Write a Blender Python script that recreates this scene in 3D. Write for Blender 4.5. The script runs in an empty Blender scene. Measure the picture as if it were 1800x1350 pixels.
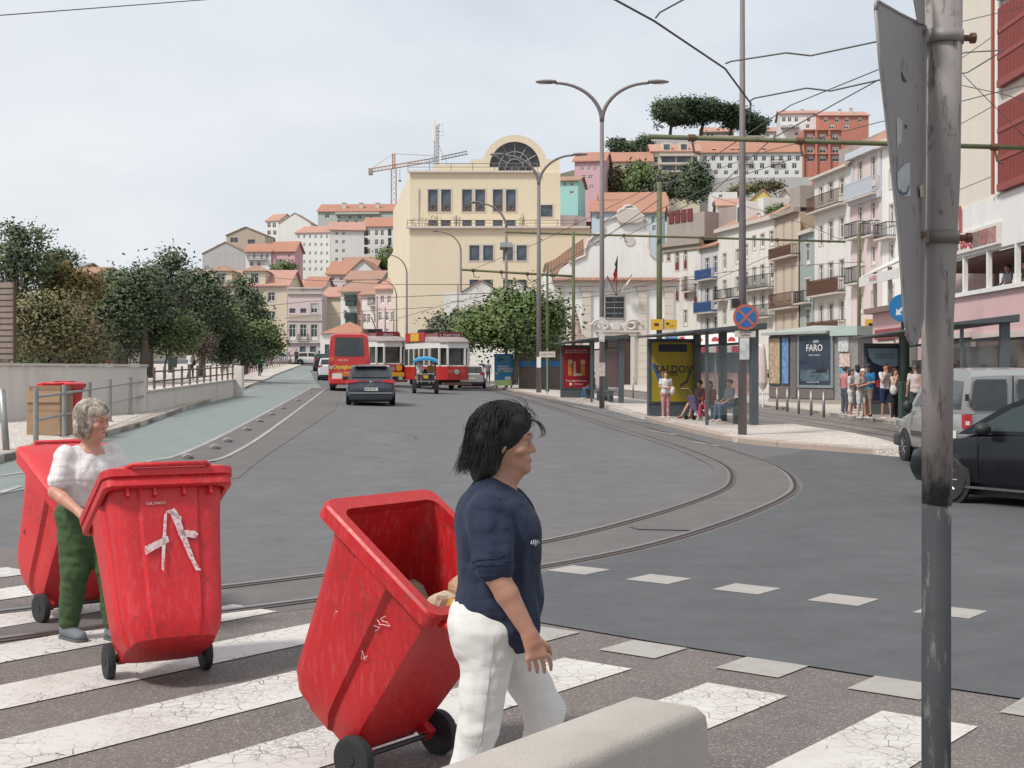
import bpy, bmesh, math, random
import numpy as np
from mathutils import Vector, Matrix
R = math.radians
S = bpy.context.scene
COL = S.collection
random.seed(7); RNG = np.random.default_rng(7)
# ---------------------------------------------------------------- camera
F, HY, HC = 2350.0, 655.0, 1.70          # focal length in photo pixels, horizon row, eye height
cd = bpy.data.cameras.new('camera'); cam = bpy.data.objects.new('camera', cd); COL.objects.link(cam)
cam.location = (0, 0, HC); cam.rotation_euler = (R(90), 0, 0)
cd.sensor_width = 36; cd.lens = 36*F/1800; cd.shift_y = -(675-HY)/1800; cd.clip_end = 3000; cd.clip_start = .05
S.camera = cam
# ---------------------------------------------------------------- sky
SUN_EL, SUN_AZ = R(52), R(232)           # azimuth clockwise from +Y (north)
W = bpy.data.worlds.new('World'); S.world = W; W.use_nodes = True
nt = W.node_tree; nt.nodes.clear(); N = nt.nodes.new; L = nt.links.new
wo = N('ShaderNodeOutputWorld'); bg = N('ShaderNodeBackground'); bg.inputs[1].default_value = .1
sky = N('ShaderNodeTexSky'); sky.sky_type = 'NISHITA'; sky.sun_disc = False
sky.sun_elevation = SUN_EL; sky.sun_rotation = SUN_AZ; sky.air_density = 1; sky.dust_density = 2
tc = N('ShaderNodeTexCoord'); mp = N('ShaderNodeMapping'); mp.inputs['Scale'].default_value = (1, 1, 2.6); mp.inputs['Location'].default_value = (.35, .1, .2)
nz = N('ShaderNodeTexNoise'); nz.inputs['Scale'].default_value = 2.3; nz.inputs['Detail'].default_value = 7; nz.inputs['Roughness'].default_value = .55
rp = N('ShaderNodeValToRGB'); rp.color_ramp.elements[0].position = .36; rp.color_ramp.elements[0].color = (.72, .72, .72, 1)
rp.color_ramp.elements[1].position = .55; rp.color_ramp.elements[1].color = (.99, .99, .99, 1)
nz2 = N('ShaderNodeTexNoise'); nz2.inputs['Scale'].default_value = 3.1; nz2.inputs['Detail'].default_value = 8
cr = N('ShaderNodeValToRGB'); cr.color_ramp.elements[0].position = .35; cr.color_ramp.elements[0].color = (6.2, 6.65, 7.2, 1)
cr.color_ramp.elements[1].position = .65; cr.color_ramp.elements[1].color = (7.2, 7.4, 7.7, 1)
mx = N('ShaderNodeMix'); mx.data_type = 'RGBA'
L(tc.outputs['Generated'], mp.inputs[0]); L(mp.outputs[0], nz.inputs['Vector']); L(mp.outputs[0], nz2.inputs['Vector'])
L(nz.outputs[0], rp.inputs[0]); L(nz2.outputs[0], cr.inputs[0])
L(rp.outputs[0], mx.inputs[0]); L(sky.outputs[0], mx.inputs[6]); L(cr.outputs[0], mx.inputs[7]); L(mx.outputs[2], bg.inputs[0]); L(bg.outputs[0], wo.inputs[0])
# ---------------------------------------------------------------- sun through thin cloud
sl = bpy.data.lights.new('sun', 'SUN'); sl.energy = 2.8; sl.angle = R(9); sl.color = (1, .96, .9)
so = bpy.data.objects.new('sun', sl); COL.objects.link(so)
sd = Vector((math.sin(SUN_AZ)*math.cos(SUN_EL), math.cos(SUN_AZ)*math.cos(SUN_EL), math.sin(SUN_EL)))
so.rotation_euler = (-sd).to_track_quat('-Z', 'Y').to_euler()
vs = S.view_settings; vs.view_transform = 'Standard'; vs.look = 'None'; vs.gamma = 1; vs.exposure = 0.27; vs.use_curve_mapping = False
S.cycles.max_bounces = 6; S.cycles.diffuse_bounces = 3; S.cycles.glossy_bounces = 3; S.cycles.transmission_bounces = 4; S.cycles.transparent_max_bounces = 12
S.cycles.use_denoising = True

# ---------------------------------------------------------------- helpers
def V(*a): return Vector(a)
def lerp(a, b, t): return a+(b-a)*t
def sst(a, b, x):
    t = min(1, max(0, (x-a)/(b-a))); return t*t*(3-2*t)
def gh(x, y):                             # ground height of the square
    z = .0078*max(0, y-12) + .015*max(0, y-100)
    return z - .03*min(6, max(-25, x))*sst(10, 24, y)
def PX(px, py, Y):                        # the point seen at a photo pixel, Y metres ahead
    return V((px-900)/F*Y, Y, HC-(py-HY)/F*Y)
def G(px, py, off=0.0):                   # the ground point seen at a photo pixel
    lo, hi = 1.5, 400.0; prev = lo; y = lo
    f = lambda y: HC-(py-HY)/F*y - gh((px-900)/F*y, y) - off
    while y < hi and f(y) > 0:
        prev = y; y *= 1.02
    a, b = prev, y
    for _ in range(40):
        m = (a+b)/2
        if f(m) > 0: a = m
        else: b = m
    x = (px-900)/F*a
    return V(x, a, gh(x, a)+off)
class MB:
    def __init__(s): s.v = []; s.f = []
    def add(s, vs, fs):
        o = len(s.v); s.v += [tuple(p) for p in vs]; s.f += [tuple(i+o for i in f) for f in fs]; return s
    def box(s, x0, y0, z0, x1, y1, z1):
        return s.hexa([(x0,y0,z0),(x1,y0,z0),(x1,y1,z0),(x0,y1,z0),(x0,y0,z1),(x1,y0,z1),(x1,y1,z1),(x0,y1,z1)])
    def hexa(s, p): return s.add(p, [(3,2,1,0),(4,5,6,7),(0,1,5,4),(1,2,6,5),(2,3,7,6),(3,0,4,7)])
    def quad(s, a, b, c, d): return s.add([a,b,c,d], [(0,1,2,3)])
    def poly(s, pts): return s.add(pts, [tuple(range(len(pts)))])
    def prism(s, pts, vec):               # planar outline pushed along vec
        n = len(pts); vec = Vector(vec); p = [Vector(q) for q in pts]
        return s.add(p+[q+vec for q in p], [tuple(range(n))[::-1], tuple(range(n, 2*n))]+[(i,(i+1)%n,n+(i+1)%n,n+i) for i in range(n)])
    def loft(s, rings, cap=True, closed=True):
        n = len(rings[0]); o = [p for r in rings for p in r]; f = []
        for i in range(len(rings)-1):
            for j in range(n if closed else n-1):
                k = (j+1) % n; f.append((i*n+j, i*n+k, (i+1)*n+k, (i+1)*n+j))
        if cap: f += [tuple(range(n))[::-1], tuple((len(rings)-1)*n+j for j in range(n))]
        return s.add(o, f)
    def tube(s, pts, r, n=8, cap=True, sq=1.0):
        pts = [Vector(p) for p in pts]; m = len(pts); rr = r if isinstance(r, (list, tuple)) else [r]*m; rings = []; u = None
        for i in range(m):
            t = (pts[min(i+1, m-1)]-pts[max(i-1, 0)])
            t = t.normalized() if t.length > 1e-9 else Vector((0,0,1))
            if u is None:
                a = Vector((0,0,1)) if abs(t.z) < .9 else Vector((1,0,0)); u = t.cross(a).normalized()
            else:
                u = (u-t*u.dot(t)); u = u.normalized() if u.length > 1e-6 else t.orthogonal().normalized()
            w = t.cross(u)
            rings.append([pts[i]+(u*math.cos(2*math.pi*j/n)+w*math.sin(2*math.pi*j/n)*sq)*rr[i] for j in range(n)])
        return s.loft(rings, cap)
    def lathe(s, prof, n=16, c=(0,0,0), ax='z'):
        rings = []
        for r, h in prof:
            ring = []
            for j in range(n):
                a = 2*math.pi*j/n; p = (r*math.cos(a), r*math.sin(a), h)
                if ax == 'x': p = (p[2], p[0], p[1])
                if ax == 'y': p = (p[1], p[2], p[0])
                ring.append((p[0]+c[0], p[1]+c[1], p[2]+c[2]))
            rings.append(ring)
        return s.loft(rings)
    def ball(s, c, r, n=8, m=6):
        rx, ry, rz = r if isinstance(r, (tuple, list)) else (r, r, r); rings = []
        for i in range(m+1):
            t = math.pi*(.02+.96*i/m)
            rings.append([(c[0]+rx*math.sin(t)*math.cos(2*math.pi*j/n), c[1]+ry*math.sin(t)*math.sin(2*math.pi*j/n), c[2]-rz*math.cos(t)) for j in range(n)])
        return s.loft(rings)
    def mesh(s, name, smooth=False):
        me = bpy.data.meshes.new(name); me.from_pydata(s.v, [], s.f); me.validate()
        bm = bmesh.new(); bm.from_mesh(me); bmesh.ops.recalc_face_normals(bm, faces=bm.faces); bm.to_mesh(me); bm.free()
        if smooth:
            me.polygons.foreach_set('use_smooth', [True]*len(me.polygons))
            if smooth is not True: me.set_sharp_from_angle(angle=R(smooth))
        return me
    def build(s, name, mat, parent=None, smooth=False, loc=None, rz=None, bevel=0):
        o = link(name, s.mesh(name, smooth), mat, parent)
        if loc is not None: o.location = loc
        if rz is not None: o.rotation_euler.z = rz
        if bevel:
            b = o.modifiers.new('bevel', 'BEVEL'); b.width = bevel; b.segments = 2; b.limit_method = 'ANGLE'; b.angle_limit = R(40)
        return o
def link(name, me, mat, parent=None):
    o = bpy.data.objects.new(name, me); COL.objects.link(o)
    if mat is not None and not me.materials:
        for m in (mat if isinstance(mat, (list, tuple)) else [mat]): me.materials.append(m)
    if parent: o.parent = parent
    return o
def tag(o, label=None, cat=None, group=None, kind=None):
    if label: o['label'] = label
    if cat: o['category'] = cat
    if group: o['group'] = group
    if kind: o['kind'] = kind
    return o
def thing(name, label, cat, loc=(0,0,0), rz=0, group=None):
    o = bpy.data.objects.new(name, None); COL.objects.link(o); o.location = loc; o.rotation_euler = (0,0,rz); o.empty_display_size = .1
    return tag(o, label, cat, group)
def copy_tree(o, parent=None, kids=None):
    c = o.copy(); COL.objects.link(c)
    if parent: c.parent = parent
    for ch in list(o.children): copy_tree(ch, c)
    return c
def text(name, s, size, mat, parent, loc, rot, align='CENTER', bold=0, ext=.002, sx=1):
    cu = bpy.data.curves.new(name, 'FONT'); cu.body = s; cu.size = size; cu.align_x = align; cu.align_y = 'CENTER'; cu.extrude = ext; cu.offset = bold; cu.resolution_u = 2
    t = bpy.data.objects.new(name, cu); COL.objects.link(t); bpy.context.view_layer.update()
    me = bpy.data.meshes.new_from_object(t); bpy.data.objects.remove(t); bpy.data.curves.remove(cu)
    me.name = name; me.materials.clear(); o = link(name, me, mat, parent); o.location = loc; o.rotation_euler = rot; o.scale.x = sx
    return o

# ---------------------------------------------------------------- materials
MATS = {}
def newmat(name):
    m = bpy.data.materials.new(name); m.use_nodes = True; nt = m.node_tree
    return m, nt, nt.nodes['Principled BSDF'], nt.nodes.new, nt.links.new
def mixc(nt, fac, a, b, mode='MIX'):
    n = nt.nodes.new('ShaderNodeMix'); n.data_type = 'RGBA'; n.blend_type = mode
    for i, v in ((0, fac), (6, a), (7, b)):
        if hasattr(v, 'node') or isinstance(v, bpy.types.NodeSocket): nt.links.new(v, n.inputs[i])
        else: n.inputs[i].default_value = v if i == 0 else (*v, 1)
    return n.outputs[2]
def noise(nt, scale, detail=4, vec=None, rough=.55, out=0):
    n = nt.nodes.new('ShaderNodeTexNoise'); n.inputs['Scale'].default_value = scale; n.inputs['Detail'].default_value = detail; n.inputs['Roughness'].default_value = rough
    if vec is not None: nt.links.new(vec, n.inputs['Vector'])
    return n.outputs[out]
def ramp(nt, x, p0, p1, c0=0., c1=1.):
    n = nt.nodes.new('ShaderNodeMapRange'); n.clamp = True
    nt.links.new(x, n.inputs[0]); n.inputs[1].default_value = p0; n.inputs[2].default_value = p1; n.inputs[3].default_value = c0; n.inputs[4].default_value = c1
    return n.outputs[0]
def coords(nt, scale=(1,1,1), kind='Object', loc=(0,0,0)):
    t = nt.nodes.new('ShaderNodeTexCoord'); m = nt.nodes.new('ShaderNodeMapping'); m.inputs['Scale'].default_value = scale; m.inputs['Location'].default_value = loc
    nt.links.new(t.outputs[kind], m.inputs[0]); return m.outputs[0]
def mth(nt, op, a, b=0.0):
    n = nt.nodes.new('ShaderNodeMath'); n.operation = op
    for i, v in ((0, a), (1, b)):
        if isinstance(v, (int, float)): n.inputs[i].default_value = v
        else: nt.links.new(v, n.inputs[i])
    return n.outputs[0]
def bump(nt, bs, h, strength=.3, dist=.01):
    n = nt.nodes.new('ShaderNodeBump'); n.inputs['Strength'].default_value = strength; n.inputs['Distance'].default_value = dist
    nt.links.new(h, n.inputs['Height']); nt.links.new(n.outputs[0], bs.inputs['Normal'])
def sc(c, k): return tuple(min(1, max(0, v*k)) for v in c)
def M(name, col=None, rough=.6, var=.12, scale=6, bmp=0, metal=0, spec=.5, coat=0):
    if name in MATS: return MATS[name]
    m, nt, bs, N, L = newmat(name); MATS[name] = m
    v = coords(nt); n = noise(nt, scale, 5, v); c = mixc(nt, n, sc(col, 1-var*1.6), sc(col, 1+var*1.6)); L(c, bs.inputs['Base Color'])
    L(ramp(nt, n, .3, .7, max(.03, rough-.08), min(1, rough+.08)), bs.inputs['Roughness'])
    bs.inputs['Metallic'].default_value = metal; bs.inputs['Specular IOR Level'].default_value = spec; bs.inputs['Coat Weight'].default_value = coat; bs.inputs['Coat Roughness'].default_value = .05
    if bmp: bump(nt, bs, noise(nt, scale*6, 4, v), bmp)
    return m
def WALL(name, col, stain=.25, dirt=(.22,.19,.16), rough=.85, sc_=1.0):
    if name in MATS: return MATS[name]
    m, nt, bs, N, L = newmat(name); MATS[name] = m
    v = coords(nt); s = coords(nt, (1.3*sc_, 1.3*sc_, .13*sc_))
    a = noise(nt, .35*sc_, 6, v, .65); b = noise(nt, 1.2, 6, s, .7); c = noise(nt, 9, 4, v)
    col1 = mixc(nt, a, sc(col, .9), sc(col, 1.08)); k = ramp(nt, mth(nt, 'MULTIPLY', a, b), .24, .48, 0, stain)
    c2 = mixc(nt, k, col1, dirt); c3 = mixc(nt, ramp(nt, c, .3, .7, 0, .14), c2, sc(col, .7)); L(c3, bs.inputs['Base Color'])
    bs.inputs['Roughness'].default_value = rough; bump(nt, bs, c, .15)
    return m
def TILE(name, col=(.43,.205,.135)):
    if name in MATS: return MATS[name]
    m, nt, bs, N, L = newmat(name); MATS[name] = m
    v = coords(nt); w = N('ShaderNodeTexWave'); w.inputs['Scale'].default_value = 1.4; w.inputs['Distortion'].default_value = .6; w.inputs['Detail'].default_value = 2; L(v, w.inputs['Vector'])
    a = noise(nt, .8, 6, v, .7); b = noise(nt, 6, 3, v)
    c = mixc(nt, a, sc(col, .75), sc(col, 1.25)); c = mixc(nt, ramp(nt, b, .45, .75, 0, .5), c, (.30,.20,.15)); c = mixc(nt, ramp(nt, w.outputs[1], 0, .35, .35, 0), c, sc(col, .4))
    L(c, bs.inputs['Base Color']); bs.inputs['Roughness'].default_value = .85; bump(nt, bs, w.outputs[1], .6, .05)
    return m
def GLASS(name, col=(.03,.035,.04), rough=.05):
    if name in MATS: return MATS[name]
    m, nt, bs, N, L = newmat(name); MATS[name] = m
    v = coords(nt, kind='Object'); c = mixc(nt, ramp(nt, noise(nt, .9, 3, v), .35, .65), sc(col, .6), sc(col, 1.5)); L(c, bs.inputs['Base Color'])
    bs.inputs['Roughness'].default_value = rough; bs.inputs['Specular IOR Level'].default_value = .6; bump(nt, bs, noise(nt, .7, 2, v), .05, .05)
    return m
def CLEAR(name, tint=(.75,.8,.78), alpha=.25):
    if name in MATS: return MATS[name]
    m, nt, bs, N, L = newmat(name); MATS[name] = m
    bs.inputs['Base Color'].default_value = (*sc(tint, .35), 1); bs.inputs['Roughness'].default_value = .04; bs.inputs['Alpha'].default_value = alpha
    return m
def SPECKLE(name, c0, c1, c2, fine=220, big=.25, rough=.9, crack=.0, wet=.0, sp=.62):
    m, nt, bs, N, L = newmat(name); MATS[name] = m
    v = coords(nt); a = noise(nt, fine, 2, v, .6); b = noise(nt, big, 6, v, .62); e = noise(nt, 3.2, 5, v, .6)
    c = mixc(nt, b, c0, c1); c = mixc(nt, ramp(nt, a, sp-.04, sp+.1), c, c2); c = mixc(nt, ramp(nt, a, .25, .42, .55, 0), c, sc(c0, .35))
    c = mixc(nt, ramp(nt, e, .35, .7, .30, 0), c, sc(c0, .6)); c = mixc(nt, ramp(nt, noise(nt, 1.1, 7, v, .72), .42, .66, 0, .35), c, sc(c1, 1.22))
    st = noise(nt, .55, 5, coords(nt, (1.0, .22, 1)), .7); c = mixc(nt, ramp(nt, st, .52, .75, 0, .35), c, sc(c1, 1.35))
    hh = a
    if crack:
        vo = N('ShaderNodeTexVoronoi'); vo.feature = 'DISTANCE_TO_EDGE'; vo.inputs['Scale'].default_value = .16
        ds = N('ShaderNodeMix'); ds.data_type = 'VECTOR'; ds.inputs[0].default_value = .14; nn = N('ShaderNodeTexNoise'); nn.inputs['Scale'].default_value = 1.1; nn.inputs['Detail'].default_value = 6; L(v, nn.inputs['Vector'])
        L(v, ds.inputs[4]); L(nn.outputs[1], ds.inputs[5]); L(ds.outputs[1], vo.inputs['Vector'])
        k = mth(nt, 'MULTIPLY', ramp(nt, vo.outputs['Distance'], .0, .004, 1, 0), ramp(nt, b, .45, .6)); c = mixc(nt, mth(nt, 'MULTIPLY', k, crack), c, sc(c0, .35))
    L(c, bs.inputs['Base Color']); L(ramp(nt, b, .3, .7, rough-.12, rough+.05), bs.inputs['Roughness'])
    bump(nt, bs, hh, .5, .004); bs.inputs['Specular IOR Level'].default_value = .35
    return m
def COBBLE(name, c0, c1, joint, scale, jw=.06, bs_=.6, big=.35):
    m, nt, bs, N, L = newmat(name); MATS[name] = m
    v = coords(nt); vo = N('ShaderNodeTexVoronoi'); vo.inputs['Scale'].default_value = scale; vo.inputs['Randomness'].default_value = .75; L(v, vo.inputs['Vector'])
    ve = N('ShaderNodeTexVoronoi'); ve.feature = 'DISTANCE_TO_EDGE'; ve.inputs['Scale'].default_value = scale; ve.inputs['Randomness'].default_value = .75; L(v, ve.inputs['Vector'])
    sp = N('ShaderNodeSeparateColor'); L(vo.outputs['Color'], sp.inputs[0])
    c = mixc(nt, sp.outputs[0], c0, c1); b = noise(nt, big, 6, v, .65); c = mixc(nt, ramp(nt, b, .42, .68, 0, .5), c, sc(c0, .55)); c = mixc(nt, ramp(nt, ve.outputs['Distance'], jw*.4, jw, .85, 0), c, joint)
    L(c, bs.inputs['Base Color']); bs.inputs['Roughness'].default_value = .75; bump(nt, bs, ramp(nt, ve.outputs['Distance'], 0, jw*2), bs_, .015)
    return m
def PAINT(name, col, under, cracks=0, wear=.45, scale=9, dirtcol=None):
    m, nt, bs, N, L = newmat(name); MATS[name] = m
    v = coords(nt); b = noise(nt, .8, 6, v, .65); f = noise(nt, 60, 3, v); c = mixc(nt, b, sc(col, .8), sc(col, 1.1)); k = None
    c = mixc(nt, ramp(nt, noise(nt, 2.1, 6, v, .7), .45, .75, 0, .55), c, dirtcol or sc(col, .6))
    if cracks:
        nn = N('ShaderNodeTexNoise'); nn.inputs['Scale'].default_value = 4; nn.inputs['Detail'].default_value = 3; L(v, nn.inputs['Vector'])
        ds = N('ShaderNodeMix'); ds.data_type = 'VECTOR'; ds.inputs[0].default_value = .06; L(v, ds.inputs[4]); L(nn.outputs[1], ds.inputs[5])
        ve = N('ShaderNodeTexVoronoi'); ve.feature = 'DISTANCE_TO_EDGE'; ve.inputs['Scale'].default_value = scale; L(ds.outputs[1], ve.inputs['Vector'])
        wd = ramp(nt, noise(nt, 1.3, 4, v, .6), .3, .7, -.012*cracks, .048*cracks); k = mth(nt, 'LESS_THAN', ve.outputs['Distance'], wd)
        c = mixc(nt, k, c, under)
        bump(nt, bs, mth(nt, 'SUBTRACT', 1, k), .5, .004)
    wr = mth(nt, 'MULTIPLY', ramp(nt, f, .45, .62), ramp(nt, noise(nt, 1.6, 6, v, .7), wear, wear+.22)); c = mixc(nt, wr, c, under)
    L(c, bs.inputs['Base Color']); bs.inputs['Roughness'].default_value = .7
    return m
def FLAT(name, col, rough=.5, **k): return M(name, col, rough, var=.05, **k)
white = M('white_paint', (.72,.72,.7), .6); black = M('black_plastic', (.02,.021,.023), .5, .2); dkgrey = M('dark_grey_metal', (.055,.07,.075), .45, .15)
steel = M('galvanised_steel', (.30,.30,.29), .45, .2, 9, metal=.6); rust = M('rusty_iron', (.12,.06,.035), .8, .3); postgrey = M('post_grey_brown', (.17,.145,.15), .6, .15, 4)
olive = M('olive_green_paint', (.105,.112,.05), .6, .3, 2.5); dkgreen = M('dark_green_paint', (.03,.06,.05), .5, .2); railbrown = M('brown_rail_paint', (.13,.09,.075), .7, .2)
glassd = GLASS('window_glass'); glassb = GLASS('blue_window_glass', (.07,.09,.12)); glassc = CLEAR('clear_glass')
rubber = M('rubber', (.022,.022,.024), .8, .2, 20)
# ================================================================ ground and roads
asphalt = SPECKLE('worn_asphalt', (.108,.105,.110), (.148,.143,.146), (.28,.27,.27), 75, .22, .88, .8)
asph_br = SPECKLE('brown_asphalt', (.125,.105,.098), (.160,.135,.126), (.36,.32,.30), 85, .4, .88, .0, sp=.58)
asph_dk = SPECKLE('fresh_asphalt', (.080,.082,.087), (.106,.108,.112), (.21,.21,.215), 75, .3, .85, .0, sp=.66)
asph_rail = SPECKLE('track_asphalt', (.118,.106,.104), (.158,.143,.138), (.25,.23,.22), 130, .5, .9, .8)
calcada = COBBLE('limestone_setts', (.52,.46,.41), (.70,.64,.58), (.30,.26,.23), 11, .07)
cobble = COBBLE('basalt_setts', (.17,.145,.135), (.27,.235,.215), (.09,.08,.075), 8, .07)
kerbm = WALL('kerb_stone', (.42,.36,.31), .35); kerbred = WALL('pinkish_kerb_stone', (.38,.30,.25), .4)
greenp = PAINT('green_lane_coating', (.222,.262,.244), (.14,.14,.14), 0, .34, dirtcol=(.165,.185,.18))
zebra = PAINT('zebra_paint', (.61,.58,.55), (.15,.125,.115), .62, .46, 11, (.40,.345,.30))
squarep = PAINT('square_paint', (.38,.352,.325), (.1,.095,.095), 0, .52); linep = PAINT('line_paint', (.42,.40,.385), (.13,.125,.125), 0, .34)
ironrail = M('rail_steel', (.11,.075,.06), .45, .25, 8, metal=.5)
railtop = M('polished_rail', (.26,.245,.24), .35, .15, 8, metal=.7)
def sheet(name, mat, parent, X0, X1, Y0, Y1, nx, ny, off=0):
    b = MB(); ys = [Y0+(Y1-Y0)*j/ny for j in range(ny+1)]; xs = [X0+(X1-X0)*i/nx for i in range(nx+1)]
    vs = [(x, y, gh(x, y)+off) for y in ys for x in xs]; w = nx+1
    b.add(vs, [(j*w+i, j*w+i+1, j*w+w+i+1, j*w+w+i) for j in range(ny) for i in range(nx)]); return b.build(name, mat, parent, True)
road = tag(sheet('road', asphalt, None, -60, 60, -6, 214, 80, 440), 'grey worn asphalt of the wide road', None, None, 'structure')
tag(sheet('ground', M('far_ground', (.14,.12,.10), .95), None, -900, 900, -300, 1300, 12, 40, -.9), 'dull earth beyond the road', None, None, 'structure')
def drape(name, pts, mat, parent, off, cell=.8, side=0.0):
    """A flat patch of ground cut to an outline (x, y), laid off metres above the ground; side > 0 gives it vertical edges."""
    bm = bmesh.new(); vs = [bm.verts.new((p[0], p[1], 0)) for p in pts]; bm.faces.new(vs)
    x0 = min(p[0] for p in pts); x1 = max(p[0] for p in pts); y0 = min(p[1] for p in pts); y1 = max(p[1] for p in pts)
    for ax, a, b in ((0, x0, x1), (1, y0, y1)):
        n = int((b-a)/cell)
        if n > 70: n = 70
        for i in range(1, n+1):
            c = a+(b-a)*i/(n+1); co = [0,0,0]; co[ax] = c; no = [0,0,0]; no[ax] = 1
            bmesh.ops.bisect_plane(bm, geom=bm.verts[:]+bm.edges[:]+bm.faces[:], plane_co=co, plane_no=no)
    bmesh.ops.triangulate(bm, faces=bm.faces)
    if side:
        r = bmesh.ops.extrude_face_region(bm, geom=bm.faces[:]); low = set(bm.verts)-set(g for g in r['geom'] if isinstance(g, bmesh.types.BMVert))
        for v in bm.verts: v.co.z = gh(v.co.x, v.co.y)+off-(side if v in low else 0)
    else:
        for v in bm.verts: v.co.z = gh(v.co.x, v.co.y)+off+v.co.y*.00012
    bmesh.ops.recalc_face_normals(bm, faces=bm.faces)
    if not side:
        for f in bm.faces:
            if f.normal.z < 0: f.normal_flip()
    me = bpy.data.meshes.new(name); bm.to_mesh(me); bm.free(); o = link(name, me, mat, parent); return o
def smooth_path(pts, n=60):                # Catmull-Rom through 2D points
    P = [Vector((p[0], p[1])) for p in pts]; P = [2*P[0]-P[1]]+P+[2*P[-1]-P[-2]]; out = []
    m = len(P)-3
    for i in range(n+1):
        t = i/n*m; k = min(int(t), m-1); u = t-k; a, b, c, d = P[k:k+4]
        out.append(.5*((2*b)+(c-a)*u+(2*a-5*b+4*c-d)*u*u+(3*b-a-3*c+d)*u**3))
    return out
def offset_path(pth, d):
    o = []
    for i, p in enumerate(pth):
        t = (pth[min(i+1, len(pth)-1)]-pth[max(i-1, 0)]).normalized(); o.append(p+Vector((-t.y, t.x))*d)
    return o
def ribbon(name, pth, w, mat, parent, off, hgt=0):
    a, b = offset_path(pth, w/2), offset_path(pth, -w/2); m = MB()
    if hgt:
        m.loft([[(p.x,p.y,gh(p.x,p.y)+off-hgt),(p.x,p.y,gh(p.x,p.y)+off),(q.x,q.y,gh(q.x,q.y)+off),(q.x,q.y,gh(q.x,q.y)+off-hgt)] for p, q in zip(a, b)])
    else:
        m.loft([[(p.x,p.y,gh(p.x,p.y)+off+p.y*.00012),(q.x,q.y,gh(q.x,q.y)+off+q.y*.00012)] for p, q in zip(a, b)], cap=False, closed=False)
    return m.build(name, mat, parent)
g2 = lambda px, py, off=0: Vector(G(px, py, off)[:2])
# --- surfaces of the carriageway
railo = smooth_path([(-7.2,5.0),(-3.23,8.45),(-1.33,10.06),(.2,11.58),(1.42,13.2),(2.6,15.5)]+[tuple(g2(*p)) for p in ((1378,876),(1397,853),(1372,825),(1300,797),(1220,774),(1130,750),(1000,714),(905,690),(860,681))], 120)
raili = offset_path(railo, .98)
D1, D2 = Vector((.62,.785)), Vector((.785,-.62))
es = lambda e, s: D1*e+D2*s
drape('brown_asphalt_patch', [es(-3,-14), es(7.0,-14), es(7.0,-7.4), es(7.25,-6), es(7.12,-4.4), es(7.05,-2.6), es(7.1,0), es(7.1,7), es(-3,7)], asph_br, road, .004, .5)
outer = [p for p in railo if p.x > .1 and p.y < 27]
drape('fresh_asphalt_patch', [tuple(p) for p in offset_path(outer, -.12)]+[tuple(g2(1420,792)), tuple(g2(1580,804)), (12, 24), (14, 15), tuple(es(7.1, 4)), tuple(es(7.08,-2.6)), tuple(es(7.14,-4.4)), tuple(es(7.27,-6))], asph_dk, road, .008, .6)
asph_p1 = SPECKLE('bluish_repair_asphalt', (.135,.140,.148), (.175,.180,.186), (.26,.26,.26), 130, .5, .85, .4)
asph_p2 = SPECKLE('dull_brown_repair', (.12,.108,.104), (.155,.14,.133), (.24,.22,.21), 130, .5, .9, .6)
drape('asphalt_repair', [tuple(g2(*p)) for p in ((385,800),(560,690),(600,690),(590,720),(470,800),(420,840),(360,850))], asph_p2, road, .004, .8)
ribbon('track_strip', offset_path(railo, .49), 1.5, asph_rail, road, .006)
for pth in (railo, raili):
    ribbon('tram_rail_groove', pth, .10, M('groove_dark', (.03,.025,.025), .9), road, .012)
    ribbon('tram_rail', offset_path(pth, .05), .055, railtop, road, .018, .02)
    ribbon('tram_rail', offset_path(pth, -.05), .035, ironrail, road, .016, .02)
for k in range(9):                         # zebra crossing
    s0 = -2.69-.99*k; e1 = 6.40+random.uniform(-.03,.03); e0 = 1.6
    p = [es(e0, s0), es(e1, s0), es(e1, s0+.48), es(e0, s0+.48)]
    drape('crosswalk_stripe', [tuple(q) for q in p], zebra, road, .010, .5)
for k in range(-3, 8):                     # squares of the cycle crossing
    for e0, s0, n in ((9.14,-5.23-.81, 7), (6.72,-4.64-.8, 7)):
        s = s0+.805*k
        if k > 5 or (e0 > 9 and s < -6.95) or (e0 < 9 and s < -5.6): continue
        drape('painted_square', [tuple(es(e0, s)), tuple(es(e0+.38, s)), tuple(es(e0+.38, s+.4)), tuple(es(e0, s+.4))], squarep, road, .011, .5)
drape('road_grate', [tuple(g2(*p)) for p in ((1105,928),(1122,933),(1222,935),(1205,930))], M('grate_iron', (.10,.095,.09), .6), road, .016, 1)
# --- green cycle lane along the left kerb
kerbL = [(-330,905),(-150,856),(0,815),(130,785),(250,750),(330,720),(415,692),(440,680),(480,662),(530,643)]
pl = [tuple(g2(*p)) for p in kerbL]
laneR = [(585,648),(545,652),(566,683),(480,733),(400,778),(372,795),(330,806),(260,818),(175,838),(90,852),(20,866),(-120,895)]
drape('cycle_lane', pl+[tuple(g2(*p)) for p in laneR], greenp, road, .006, .8)
sep = smooth_path([tuple(g2(*p)) for p in ((300,815),(372,795),(470,740),(560,683))], 24)
ribbon('separator_strip', offset_path(sep, -.0), .75, asph_rail, road, .010)
ribbon('lane_line', offset_path(sep, -.42), .09, linep, road, .014)
ribbon('lane_line', offset_path(sep, .42), .09, linep, road, .014)
ribbon('lane_line', smooth_path([tuple(g2(*p)) for p in ((430,692),(478,678),(540,660),(580,648))], 20), .12, linep, road, .014)
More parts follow.
